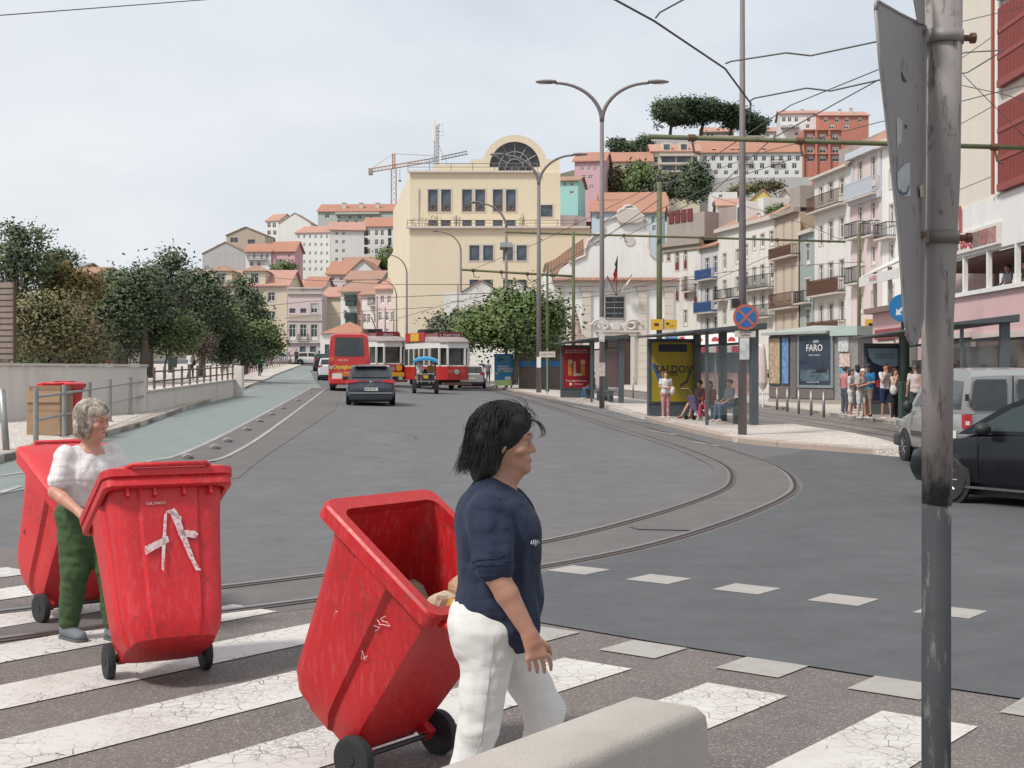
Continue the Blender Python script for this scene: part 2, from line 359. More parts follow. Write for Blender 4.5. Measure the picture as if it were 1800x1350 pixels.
for a, b in (((480,676),(520,664)),((505,682),(512,679)),((0,868),(35,856)),((640,668),(600,655)),((0,838),(60,829)),((95,872),(150,853))):
    ribbon('lane_line', smooth_path([tuple(g2(*a)), tuple(g2(*b))], 6), .11, linep, road, .014)
for a, b in (((1100,738),(1155,746)),((1140,758),(1190,765)),((1060,722),(1090,727)),((1010,715),(1040,721)),((1220,778),(1262,785)),((900,722),(925,726)),((840,702),(862,705))):
    ribbon('lane_line', smooth_path([tuple(g2(*a)), tuple(g2(*b))], 6), .13, linep, road, .014)
hump = M('black_white_rubber', (.06,.055,.055), .7, .5, 12)
hm = MB(); hm.ball((0,0,0), (.11,.34,.085), 10, 6); hme = hm.mesh('lane_separator', True); hme.materials.append(hump)
band = MB()
for yy in (-.16, .0, .16): band.ball((0,yy,.002), (.108,.022,.086), 10, 6)
bme = band.mesh('reflective_band', True); bme.materials.append(M('dull_reflector', (.28,.26,.25), .6))
NTH = ['nearest', 'second', 'third', 'fourth', 'fifth', 'sixth', 'seventh', 'eighth', 'farthest']
for i, (px, py) in enumerate([(330,806),(378,789),(400,777),(434,757),(456,742),(477,730),(497,719),(523,705),(545,692)]):
    o = link('lane_separator', hme, None); o.location = G(px, py); o.rotation_euler.z = R(15)
    tag(o, f'{NTH[i]} of the rubber humps in the row beside the green lane', 'lane separator', 'rubber humps beside the green lane'); link('reflective_band', bme, None, o)
# --- pavements with kerb stones
def kerb(path, parent, mat, w=.28, hgt=.14, step=1.0, inward=1):
    L_ = [0]
    for a, b in zip(path, path[1:]): L_.append(L_[-1]+(b-a).length)
    def at(d):
        for i in range(len(path)-1):
            if d <= L_[i+1]: return path[i].lerp(path[i+1], (d-L_[i])/(L_[i+1]-L_[i]+1e-9))
        return path[-1]
    d = 0
    while d < L_[-1]-.1:
        e = min(d+step*random.uniform(.85,1.15), L_[-1]); a, b = at(d+.008), at(e-.008); n = Vector((-(b-a).y, (b-a).x)).normalized()*w*inward
        j = random.uniform(-.008,.008); q = [a, b, b+n, a+n]; m = MB(); zz = [gh(p.x,p.y) for p in q]
        c = .025; q2 = [a+n*c/w, b+n*c/w, b+n, a+n]
        m.loft([[(p.x,p.y,z-.05) for p, z in zip(q, zz)], [(p.x,p.y,z+hgt+j-c) for p, z in zip(q, zz)], [(p.x,p.y,z+hgt+j) for p, z in zip(q2, zz)]])
        m.build('kerb_stone', mat, parent); d = e
pv = drape('left_pavement', pl+[(-52,150),(-52,12),(-11.5,12)], calcada, None, .135, 2.0, .3); tag(pv, 'pale limestone sett pavement left of the road', None, None, 'structure')
kerb([Vector(p) for p in pl][:8], pv, kerbm, inward=1)
kerbR = [(862,679),(905,690),(980,703),(1060,717),(1130,737),(1190,754),(1290,777),(1420,790),(1500,796),(1582,803)]
farR = [(1585,792),(1540,779),(1500,770),(1420,757),(1330,742),(1200,718),(1080,700),(1000,690),(905,678)]
pr = [g2(*p) for p in kerbR]; pf = [g2(*p) for p in farR]
isl = drape('island_pavement', [tuple(p) for p in pr+pf], calcada, None, .135, .8, .3); tag(isl, 'pale sett traffic island with the tram shelters', None, None, 'structure')
kerb(smooth_path(pr, 40), isl, kerbred, inward=1)
# cobbled tram lane and the pavement in front of the buildings
lane_far = [(880,672),(1000,680),(1080,686),(1200,699),(1333,715),(1450,730),(1576,748),(1700,766)]
pe = [g2(*p) for p in lane_far]
drape('cobbled_lane', [tuple(p) for p in [g2(1590,812)]+pf+[Vector(pe[0])]]+[tuple(p) for p in pe]+[(13,27),(11,23)], cobble, road, .010, .8)
lane_mid = smooth_path([tuple(g2(*p)) for p in ((1700,790),(1576,765),(1450,744),(1333,728),(1200,709),(1080,694))], 30)
for d in (-.45, .45): ribbon('tram_rail', offset_path(lane_mid, d), .09, ironrail, road, .022, .02)
pv2 = drape('right_pavement', [tuple(p) for p in pe]+[(16,30),(30,30),(40,80),(30,160),(-4,150),(-6,95)], calcada, None, .135, 2.5, .3); tag(pv2, 'pale sett pavement before the row of houses', None, None, 'structure')
kerb([Vector(p) for p in pe], pv2, kerbm, inward=1)
# --- hillside behind the houses
SKY_T = [(-600,650),(0,640),(150,600),(330,520),(450,470),(560,440),(700,410),(900,350),(1030,318),(1100,290),(1300,275),(1500,275),(1700,285),(2400,320)]
def hill_z(x, y):
    px = 900+x/max(y,1)*F
    for (a, b), (c, d) in zip(SKY_T, SKY_T[1:]):
        if px <= c: s = lerp(b, d, max(0, (px-a)/(c-a))); break
    else: s = 300
    z1 = HC+(HY-s)*290/F; z0 = 1.0; y0 = 205 if px < 715 else 152; t = min(1.15, max(0, (y-y0)/(290-y0)))
    return lerp(z0, z1, t)
b = MB(); nx, ny = 70, 40
vs = [(-130+300*i/nx, 150+320*j/ny, hill_z(-130+300*i/nx, 150+320*j/ny)-(3 if j == 0 else 0)) for j in range(ny+1) for i in range(nx+1)]
b.add(vs, [(j*(nx+1)+i, j*(nx+1)+i+1, (j+1)*(nx+1)+i+1, (j+1)*(nx+1)+i) for j in range(ny) for i in range(nx)])
tag(b.build('hill', M('hill_earth', (.11,.10,.06), .95, .35, .3), None, True), 'steep hillside behind the houses', None, None, 'structure')
# ================================================================ buildings
tile = TILE('roof_tiles'); tile2 = TILE('weathered_roof_tiles', (.38,.22,.155)); tile3 = TILE('pinkish_roof_tiles', (.50,.27,.21))
stone = WALL('pale_stone_trim', (.58,.52,.47), .25); frame_w = M('white_window_frame', (.70,.69,.66), .6); frame_d = M('dark_window_frame', (.06,.055,.05), .5)
iron = M('black_ironwork', (.03,.032,.035), .6, .2); slabm = WALL('balcony_slab', (.52,.47,.43), .45)
blind = M('roller_blind', (.62,.61,.58), .7)
_wc = {}
def win_mesh(w, h, style):
    k = (round(w, 1), round(h, 1), style)
    if k in _wc: return _wc[k]
    w, h = k[0]+.02, k[1]+.02; b = MB(); t = .07 if style != 'p' else .05; y0, y1 = .09, .15
    b.box(0, y0, 0, t, y1, h); b.box(w-t, y0, 0, w, y1, h); b.box(t, y0, 0, w-t, y1, t); b.box(t, y0, h-t, w-t, y1, h)
    if style in 'cdsg': b.box(w/2-.03, y0+.005, t, w/2+.03, y1-.005, h-t)
    if style in 'cs': b.box(t, y0+.01, h*.66, w-t, y1-.01, h*.66+.05)
    if style in 'd': b.box(t, y0+.01, h*.72, w-t, y1-.01, h*.72+.05); b.box(t, y0+.02, t, w-t, y1-.02, h*.2)
    if style == 'g':
        for i in (1, 2, 3): b.box(t, y0+.01, h*i/4-.025, w-t, y1-.01, h*i/4+.025)
    me = b.mesh('window'); me.materials.append(frame_d if style == 'p' else frame_w)
    q = MB().quad((t*.5,.125,t*.5),(w-t*.5,.125,t*.5),(w-t*.5,.125,h-t*.5),(t*.5,.125,h-t*.5)).mesh('pane'); q.materials.append(glassb if style == 'p' else glassd)
    s = MB(); o = .13; s.box(-o,-.04,-.10,w+o,.0,0); s.box(-o,-.035,h,w+o,.0,h+.14); s.box(-o,-.035,0,0,.0,h); s.box(w,-.035,0,w+o,.0,h)
    sm = s.mesh('surround'); sm.materials.append(stone)
    bl = MB().box(t, .10, h*.5, w-t, .118, h-t).mesh('roller_blind'); bl.materials.append(blind)
    _wc[k] = (me, q, sm, bl, w, h); return _wc[k]
class Bld:
    def __init__(s, name, label, xl, Yl, xr, Yr, ybot, cat='building', zb=None, group=None):
        s.A = Vector(((xl-900)/F*Yl, Yl)); s.B = Vector(((xr-900)/F*Yr, Yr)); d = s.B-s.A; s.w = d.length; s.d = d/s.w
        s.z0 = PX(xl, ybot, Yl).z if zb is None else zb
        s.root = thing(name, label, cat, (s.A.x, s.A.y, s.z0), math.atan2(s.d.y, s.d.x), group); s.rects = []; s.todo = []
    def uv(s, px, py):
        k = (px-900)/F; det = s.d.x-k*s.d.y; u = (k*s.A.y-s.A.x)/det; t = s.A.y+u*s.d.y   # A + u d on the ray x = k y
        return u, HC-(py-HY)/F*t-s.z0
    def rect(s, x0, y0, x1, y1):
        xm = (x0+x1)/2; a, b = s.uv(x0, y0)[0], s.uv(x1, y0)[0]; return min(a, b), s.uv(xm, y1)[1], max(a, b), s.uv(xm, y0)[1]
    def win(s, style, x0, y0, x1, y1, surround=True, lower=None):
        u0, z0, u1, z1 = s.rect(x0, y0, x1, y1); s.winu(style, u0, z0, u1, z1, surround, lower)
    def winu(s, style, u0, z0, u1, z1, surround=True, lower=None):
        w, h = max(.4, u1-u0), max(.4, z1-z0); me = win_mesh(w, h, style); u0 = (u0+u1)/2-me[4]/2; z0 = max(.05, z0)
        if u0 < .1 or u0+me[4] > s.w-.1: u0 = min(max(.12, u0), s.w-.12-me[4])
        for r in s.rects:
            if u0 < r[2]+.05 and u0+me[4] > r[0]-.05 and z0 < r[3]+.05 and z0+me[5] > r[1]-.05: return
        s.rects.append((u0, z0, u0+me[4], z0+me[5])); s.todo.append((me, u0, z0, surround, style, lower))
    def row(s, style, y0, y1, xs, wpx, surround=True):
        for x in xs: s.win(style, x-wpx/2, y0, x+wpx/2, y1, surround)
    def wall(s, mat, h, D, name='wall', skew=0, top=None):
        us = sorted({0, s.w, *[r[0] for r in s.rects], *[r[2] for r in s.rects]}); zs = sorted({0, h, *[r[1] for r in s.rects if r[3] < h], *[r[3] for r in s.rects if r[3] < h]})
        R_ = [r for r in s.rects if r[3] < h]; b = MB()
        for i in range(len(us)-1):
            for j in range(len(zs)-1):
                cu, cz = (us[i]+us[i+1])/2, (zs[j]+zs[j+1])/2
                if any(r[0] < cu < r[2] and r[1] < cz < r[3] for r in R_): continue
                b.quad((us[i],0,zs[j]),(us[i+1],0,zs[j]),(us[i+1],0,zs[j+1]),(us[i],0,zs[j+1]))
        for a, z, c, y in R_:
            b.quad((a,0,z),(a,.16,z),(a,.16,y),(a,0,y)); b.quad((c,0,z),(c,0,y),(c,.16,y),(c,.16,z)); b.quad((a,0,z),(c,0,z),(c,.16,z),(a,.16,z)); b.quad((a,0,y),(a,.16,y),(c,.16,y),(c,0,y))
        w = s.w
        b.quad((0,0,0),(skew,D,0),(skew,D,h),(0,0,h)); b.quad((w,0,0),(w,0,h),(w+skew,D,h),(w+skew,D,0)); b.quad((skew,D,0),(w+skew,D,0),(w+skew,D,h),(skew,D,h)); b.quad((0,0,h),(w,0,h),(w+skew,D,h),(skew,D,h))
        me = bpy.data.meshes.new(name); me.from_pydata(b.v, [], b.f); o = link(name, me, mat, s.root)
        for me, u, z, sur, st, lower in s.todo:
            if z+me[5] >= h: continue
            f = link('window', me[0], None, s.root); f.location = (u, 0, z); link('pane', me[1], None, f)
            if sur: link('surround', me[2], None, f)
            if st == 's': link('roller_blind', me[3], None, f)
            if lower: MB().box(.06, .02, .05, me[4]-.06, .075, me[5]*.45).build('lower_shutter', lower, f)
        s.h = h; s.D = D; return o
    def part(s, name, mat, mb, **k): return mb.build(name, mat, s.root, **k)
    def box(s, name, mat, *a, **k): return MB().box(*a).build(name, mat, s.root, **k)
    def gable(s, mat, rise, over=.35, along=True, z=None, u0=0, u1=None, y0=0, y1=None, wallmat=None, name='roof', th=.14):
        z = s.h if z is None else z; u1 = s.w if u1 is None else u1; y1 = s.D if y1 is None else y1; b = MB(); z += .01
        if along:
            m = (y0+y1)/2; sl = rise/(m-y0)
            for q in ((y0-over, m), (y1+over, m)):
                ze = z-over*sl; b.prism([(u0-over,q[0],ze),(u1+over,q[0],ze),(u1+over,q[1],z+rise),(u0-over,q[1],z+rise)], (0,0,th))
            if wallmat:
                for u in (u0, u1-.1): MB().prism([(u,y0,z),(u,y1,z),(u,m,z+rise)], (.1,0,0)).build('gable_wall', wallmat, s.root)
        else:
            m = (u0+u1)/2; sl = rise/(m-u0)
            for q in ((u0-over, m), (u1+over, m)):
                ze = z-over*sl; b.prism([(q[0],y0-over,ze),(q[0],y1+over,ze),(q[1],y1+over,z+rise),(q[1],y0-over,z+rise)], (0,0,th))
            if wallmat:
                for y in (y0, y1-.1): MB().prism([(u0,y,z),(u1,y,z),(m,y,z+rise)], (0,.1,0)).build('gable_wall', wallmat, s.root)
        return b.build(name, mat, s.root)
    def hip(s, mat, rise, over=.35, z=None, u0=0, u1=None, y0=0, y1=None, name='roof', k=.5):
        z = s.h if z is None else z; u1 = s.w if u1 is None else u1; y1 = s.D if y1 is None else y1; z += .01
        a, b_, c, d = u0-over, u1+over, y0-over, y1+over; r = min(b_-a, d-c)*k
        b = MB(); P = [(a,c,z),(b_,c,z),(b_,d,z),(a,d,z)]
        if b_-a >= d-c: Q = [(a+r,(c+d)/2,z+rise),(b_-r,(c+d)/2,z+rise)]; fs = [(0,1,5,4),(1,2,5),(2,3,4,5),(3,0,4),(3,2,1,0)]
        else: Q = [((a+b_)/2,c+r,z+rise),((a+b_)/2,d-r,z+rise)]; fs = [(0,1,4),(1,2,5,4),(2,3,5),(3,0,4,5),(3,2,1,0)]
        b.add(P+Q, fs); return b.build(name, mat, s.root)
    def balcony(s, x0, x1, yt, yb, mat=None, slab=True, dep=.7, name='balcony', fill=None):
        xm = (x0+x1)/2; u0, u1 = s.uv(x0, yb)[0], s.uv(x1, yb)[0]; z0, z1 = s.uv(xm, yb)[1], s.uv(xm, yt)[1]; mat = mat or iron
        sb = MB().box(u0, -dep, z0-.14, u1, -.002, z0).build(name, slabm, s.root); b = MB(); hh = z1-z0
        for z in (z0+.08, z1): b.box(u0, -dep, z-.03, u1, -dep+.05, z+.03); b.box(u0, -dep+.05, z-.03, u0+.05, 0, z+.03); b.box(u1-.05, -dep+.05, z-.03, u1, 0, z+.03)
        n = max(3, int((u1-u0)/.16))
        for i in range(n+1):
            u = u0+.02+(u1-u0-.06)*i/n; b.box(u-.014, -dep+.012, z0, u+.014, -dep+.04, z1)
        for v in (.15, .35, .5):
            for u in (u0+.02, u1-.04): b.box(u-.012, -v, z0, u+.012, -v+.025, z1)
        b.build('railing', mat, sb)
        if fill: MB().box(u0+.06, -dep+.045, z0+.1, u1-.06, -dep+.06, z1-.08).build('panel', fill, sb)
        return sb
    def chimney(s, x, ytop, ybot, wpx, y=1.5, mat=None):
        u, z1 = s.uv(x, ytop); z0 = s.uv(x, ybot)[1]; k = s.uv(x+wpx/2, ytop)[0]-u; b = MB(); b.box(u-k, y, z0-1, u+k, y+.7, z1); b.box(u-k-.08, y-.08, z1, u+k+.08, y+.78, z1+.12)
        return b.build('chimney', mat or stone, s.root)
    def ht(s, x, y): return s.uv(x, y)[1]
def rows(b, style, ys, xs, wpx, h, surround=True):
    for y in ys: b.row(style, y, y+h, xs, wpx, surround)
w_white = WALL('white_render', (.74,.73,.705), .3); w_dirty = WALL('stained_white_render', (.70,.68,.645), .7, (.28,.25,.23)); w_church = WALL('church_render', (.76,.745,.72), .5, (.36,.33,.31)); w_cream = WALL('cream_render', (.66,.58,.45), .2)
w_yellow = WALL('pale_yellow_render', (.70,.61,.455), .2, (.45,.38,.28)); w_pink = WALL('pink_render', (.60,.42,.41), .2); w_rose = WALL('rose_render', (.66,.54,.53), .2)
w_blue = WALL('pale_blue_render', (.53,.56,.61), .2); w_teal = WALL('teal_tiles', (.31,.37,.36), .25); w_beige = WALL('beige_render', (.46,.38,.30), .5); w_tan = WALL('tan_render', (.46,.39,.31), .35)
w_grey = WALL('grey_render', (.47,.46,.45), .4); w_stone = WALL('old_masonry', (.36,.31,.28), .8); w_orange = WALL('terracotta_render', (.50,.20,.145), .2); w_mint = WALL('mint_render', (.46,.50,.46), .25)
w_aqua = WALL('turquoise_render', (.35,.62,.58), .15); w_yel2 = WALL('strong_yellow_render', (.68,.52,.16), .15); w_hillpink = WALL('hill_pink_render', (.62,.38,.42), .15); w_lblue = WALL('light_blue_render', (.52,.62,.70), .15)
w_frames = M('peeling_brown_panel', (.16,.09,.07), .8, .4, 3)
bluei = M('blue_ironwork', (.05,.10,.25), .6); redsh = M('dark_red_shutter', (.16,.03,.035), .6); creamsh = WALL('cream_shutter', (.55,.47,.38), .3)

# --- big pale yellow building with the arched window
yb = Bld('office_building', 'big pale yellow office block with a round arched window on its roof', 720, 125, 1036, 125, 672)
yb.row('p', 432, 458, [834, 858, 893, 917], 16); yb.row('p', 492, 505, [834, 858, 893, 917], 16, False)
yb.wall(w_yellow, yb.ht(800, 402), 34, 'lower_wall', -5.2)
zt = yb.h; m = 125/F
P = lambda px: (px-720)*m
yb.box('cornice', stone, -.3, -.35, zt+.01, yb.w+.05, 0.3, zt+.22)
up = Bld('x', 'x', 721, 128, 985, 128, 402); bpy.data.objects.remove(up.root); up.root = thing('upper_storeys', None, None, (up.A.x-yb.A.x, 3, up.z0-yb.z0)); up.root.parent = yb.root
up.z0 += 0
for x in (761, 784, 821, 844, 875, 898): up.win('p', x-8, 333, x+8, 372)
for x in (761, 784, 821, 844, 875, 898): up.win('p', x-8, 387, x+8, 400, False)
up.win('p', 951, 360, 971, 381)
uw = up.wall(w_yellow, up.ht(800, 304), 30, 'upper_wall', -4.3); zu = up.h; mu = 128/F
Q = lambda px: (px-721)*mu
up.box('cornice', stone, -.25, -.3, zu+.01, Q(948), .2, zu+.18)
ig = MB()                                      # geometric grilles at the foot of the tall windows
for me, u, z, *_ in up.todo[:6]:
    a, c, hh = u+.05, u+me[4]-.05, .75
    for q in (((a,z+.05),(c,z+.05)),((a,z+hh),(c,z+hh)),((a,z+.05),(a,z+hh)),((c,z+.05),(c,z+hh)),(((a+c)/2,z+.08),(c-.06,z+hh/2)),((c-.06,z+hh/2),((a+c)/2,z+hh-.05)),(((a+c)/2,z+hh-.05),(a+.06,z+hh/2)),((a+.06,z+hh/2),((a+c)/2,z+.08)),((a,z+.05),(a+.3,z+.35)),((c,z+.05),(c-.3,z+.35)),((a,z+hh),(a+.3,z+hh-.3)),((c,z+hh),(c-.3,z+hh-.3))):
        ig.tube([(q[0][0],.03,q[0][1]),(q[1][0],.03,q[1][1])], .03, 5)
up.part('window_grilles', M('brown_ironwork', (.20,.14,.11), .7), ig)
hh = lambda py: (zu+(304-py)*mu)               # local height of a photo row
U = lambda px: Q(px)
cx, r_o, r_i = U(905), 58*mu, 45*mu; yb0 = 1.2
arch = [(U(760), hh(303)), (U(760), hh(286)), (U(826), hh(285)), (U(826), hh(277))]
for i in range(0, 25):
    a = math.pi*(1-i/24)
    q = (cx+r_o*math.cos(a), hh(291)+r_o*math.sin(a))
    if q[1] > hh(276): arch.append(q)
arch = [p for p in arch if p[1] >= hh(304)-.01]
arch += [(U(984), hh(277)), (U(984), hh(303))]
inner = [(U(935), hh(303)), (U(935), hh(290)), (cx+r_i, hh(290))]+[(cx+r_i*math.cos(math.pi*i/24), hh(290)+r_i*math.sin(math.pi*i/24)) for i in range(25)]+[(cx-r_i, hh(290)), (U(876), hh(290)), (U(876), hh(303))]
bm = MB(); out = [(p[0], yb0, p[1]) for p in arch+inner]; bm.prism(out, (0, 6, 0)); o = bm.build('arch_gable', w_yellow, up.root)
gl = MB(); gl.poly([(p[0], yb0+.4, p[1]) for p in inner[1:-1]][::-1]); gl.box(U(876), yb0+.41, hh(304), U(935), yb0+.45, hh(289)); fan = gl.build('fan_window', GLASS('arch_glass', (.035,.04,.045), .12), up.root)
b = MB()
for rr in (.33, .62): b.tube([(cx+r_i*rr*math.cos(math.pi*i/16), yb0+.33, hh(290)+r_i*rr*math.sin(math.pi*i/16)) for i in range(17)], .06, 5)
for a in (30, 60, 90, 120, 150): b.tube([(cx+r_i*.33*math.cos(R(a)), yb0+.33, hh(290)+r_i*.33*math.sin(R(a))), (cx+r_i*math.cos(R(a)), yb0+.33, hh(290)+r_i*math.sin(R(a)))], .05, 5)
for px in (888, 900, 912, 924): b.tube([(U(px), yb0+.33, hh(303)), (U(px), yb0+.33, hh(290))], .05, 5)
b.tube([(U(876), yb0+.33, hh(297)), (U(935), yb0+.33, hh(297))], .05, 5)
b.build('glazing_bars', M('grey_bar', (.25,.25,.26), .5), fan)
def roof_rail(x0, x1, y, z, h=.7):
    b = MB(); b.tube([(x0,y,z+h),(x1,y,z+h)], .035, 6); b.tube([(x0,y,z+h*.5),(x1,y,z+h*.5)], .025, 6); n = max(2, int((x1-x0)/2))
    for i in range(n+1): x = x0+(x1-x0)*i/n; b.tube([(x,y,z-.1),(x,y,z+h)], .03, 5)
    return b
roof_rail(-.2, U(945), -.2, zu+.18).build('roof_railing', postgrey, up.root); roof_rail(-.2, yb.w-1, -.25, zt+.22, .55).build('terrace_railing', postgrey, yb.root)
b = MB(); b.tube([(P(730)+.1,3.0,zt),(P(730)+.1,2.9,zt+4.2)], .06, 6); b.build('downpipe', stone, yb.root)
# rounded pale annexe to the right of the tower
b = MB(); c0 = U(985)
b.loft([[(c0+2.7*math.sin(t), 3-2.6*math.cos(t)+1, z) for t in [math.pi*i/14 for i in range(15)]]+[(c0-2,9,z),(c0-2,2,z)] for z in (0, hh(375))]); b.build('rounded_annexe', w_rose, up.root)
b = MB()
for px in range(722, 775, 3): x = P(px+random.uniform(-1,1)); b.tube([(x,1.2,zt),(x+random.uniform(-.2,.2),1.2,zt+random.uniform(.5,1.5))], .02, 4)
for px in (800,803,806,916,919,922,1010,1014):
    for _ in range(4): x = P(px+random.uniform(-3,3)); b.tube([(P(px),1.2,zt),(x,1.2,zt+random.uniform(.5,1.4))], .018, 4)
pot = b.v
lf = MB()
for i in range(500):
    v = pot[random.randrange(len(pot))]; c = Vector(v)+Vector((random.gauss(0,.12), random.gauss(0,.12), random.gauss(0,.12)))
    if c.z > zt+.1:
        e = Vector((random.gauss(0,1), random.gauss(0,1), random.gauss(0,1))).normalized()*.07; g = e.orthogonal()*.7; lf.add([c-e, c+g, c+e], [(0,1,2)])
b.v += lf.v and []; k = b.build('terrace_shrubs', M('dry_stems', (.22,.13,.08), .9), yb.root); lf.build('terrace_leaves', M('dry_leaves', (.20,.13,.07), .9, .3), yb.root)
# telecom mast on its roof
mast = thing('telecom_mast', 'grey lattice telecom mast with panel antennas on the yellow roof', 'mast', (yb.A.x+U(768)-.3, 130.0, yb.z0+up.z0-yb.z0+zu))
b = MB(); H_ = (304-205)*mu
for dx, dy in ((-.2,-.2),(.2,-.2),(0,.25)): b.tube([(dx,dy,0),(dx,dy,H_*.93)], .045, 5)
for i in range(14): z = H_*.9*i/14; b.tube([(-.2,-.2,z),(.2,-.2,z+.2)], .02, 4); b.tube([(.2,-.2,z),(0,.25,z+.2)], .02, 4); b.tube([(0,.25,z+.2),(-.2,-.2,z+.4)], .02, 4)
b.tube([(.2,0,H_*.55),(1.5,0,.2)], .02, 4)
b.build('lattice', steel, mast)
for a in ((-.42,-.35,H_*.62,-.12,-.15,H_), (.45,-.3,H_*.72,.62,-.1,H_*.95), (.25,-.3,.9,.42,-.12,2.0)): MB().box(*a).build('antenna', white, mast, bevel=.03)
b = MB(); b.tube([(.1,0,H_*.92),(.55,-.2,H_*.92)], .03, 5); b.tube([(.1,0,H_*.8),(.55,-.2,H_*.8)], .03, 5); b.build('antenna_bracket', steel, mast)

# --- white baroque church
ch = Bld('church', 'white baroque church with scrolled gable behind the tram shelters', 975, 105, 1188, 105, 692)
mc = 105/F; CU = lambda px: (px-975)*mc; CZ = lambda py: (692-py)*mc
ch.win('g', 1064, 523, 1097, 560, True)
ch.wall(w_church, CZ(497), 22, 'wall')
prof = [(975,497),(976,488),(985,474),(1000,462),(1018,454),(1028,450),(1030,436),(1034,424),(1044,414),(1058,408),(1062,400),(1058,392),(1068,386),(1080,382),(1092,370),(1100,362),(1112,362),(1120,370),(1130,382),(1138,388),(1137,396),(1141,408),(1140,430),(1144,446),(1152,454),(1165,462),(1178,476),(1188,497)]
MB().prism([(CU(x), 0, CZ(y)+.02) for x, y in prof], (0, .8, 0)).build('gable', w_church, ch.root)
b = MB(); b.prism([(CU(x), -.35, CZ(y)) for x, y in ((1084,372),(1090,366),(1120,366),(1126,374),(1133,380),(1134,384),(1128,392),(1120,394),(1092,394),(1086,390),(1083,382))], (0, .34, 0)); b.build('crest_stone', stone, ch.root, bevel=.1)
b = MB(); b.tube([(CU(x), -.05, CZ(y)) for x, y in prof[3:-3]], .13, 6); b.build('gable_moulding', WALL('church_trim', (.60,.55,.50), .5), ch.root)
b = MB(); b.box(-.3,-.5,CZ(497),ch.w+.3,0,CZ(493)); b.box(-.15,-.3,CZ(503),ch.w+.15,0,CZ(497)); b.build('cornice', stone, ch.root)
b = MB()
for i in range(64): x = -.2+(ch.w+.4)*i/64; b.tube([(x+.08,-.62,CZ(494)-.02),(x+.08,.0,CZ(489))], .085, 6)
b.build('drip_tiles', tile2, ch.root)
for x0, x1 in ((978,989),(1023,1039),(1122,1137),(1168,1184)):
    b = MB(); b.box(CU(x0),-.16,0,CU(x1),0,CZ(512)); b.box(CU(x0)-.1,-.22,CZ(512),CU(x1)+.1,0,CZ(504)); b.box(CU(x0)-.1,-.24,0,CU(x1)+.1,0,1.0)
    p = b.build('pilaster', WALL('pilaster_stone', (.60,.54,.47), .35), ch.root)
    g = MB()
    for i in range(11): z = 1.3+i*.62; g.box(CU(x0)-.002,-.163,z,CU(x1)+.002,-.158,z+.03)
    g.build('joints', M('joint_dark', (.32,.27,.23), .9), p)
b = MB()
for i in range(5): x = CU(1065+7.7*i); b.box(x-.02,-.12,CZ(561),x+.02,-.09,CZ(522))
for i in range(8): z = CZ(561-5.5*i); b.box(CU(1064),-.125,z-.02,CU(1097),-.085,z+.02)
b.build('window_bars', iron, ch.root)
b = MB(); b.lathe([(.42,0),(.42,.12),(.30,.12),(.30,.02)], 16, (CU(1107), -.06, CZ(423)), 'y'); b.build('oculus_frame', stone, ch.root); MB().lathe([(.31,-.015),(.31,.0)], 16, (CU(1107), -.0, CZ(423)), 'y').build('oculus', glassd, ch.root)
b = MB(); b.lathe([(.35,0),(.35,.05)], 16, (CU(1048), -.05, CZ(423)), 'y'); b.build('clock_niche', w_grey, ch.root)
dr = MB(); dr.box(CU(1054),-.25,0,CU(1060),0,CZ(590)); dr.box(CU(1108),-.25,0,CU(1115),0,CZ(590)); dr.box(CU(1050),-.3,CZ(590),CU(1119),0,CZ(584))
door = dr.build('door_surround', stone, ch.root)
MB().box(CU(1060),-.05,0,CU(1108),-.01,CZ(590)).build('door', M('dark_wood', (.05,.03,.025), .6), ch.root)
b = MB()
for sgn in (-1, 1):
    c = CU(1084)+sgn*.95; pts = []
    for i in range(26): a = i/25*R(560); r = .62*(1-i/32); pts.append((c+sgn*.35*(1-i/25)+sgn*r*math.cos(a)*1.1, -.22, CZ(574)+r*math.sin(a)*.8+.1))
    b.tube(pts, .12, 6)
b.box(CU(1046),-.4,CZ(584),CU(1123),0,CZ(581)); b.box(CU(1078),-.3,CZ(580),CU(1090),0,CZ(568)); b.build('scroll_pediment', stone, ch.root)
ch.gable(tile2, 4.0, .3, False, CZ(492), 0.3, ch.w-.3, .9, 21, None, 'nave_roof')
# side aisle with tiled roof on the left
b = MB(); b.prism([(CU(958),.6,CZ(462)),(CU(975),.6,CZ(455)),(CU(1000),.6,CZ(436)),(CU(1026),.6,CZ(418)),(CU(1028),.6,CZ(446)),(CU(1000),.6,CZ(458)),(CU(975),.6,CZ(484))], (0,8,0)); b.build('aisle_roof', tile2, ch.root)
MB().box(CU(962),.9,0,-.02,18,CZ(466)).build('aisle_wall', w_church, ch.root)
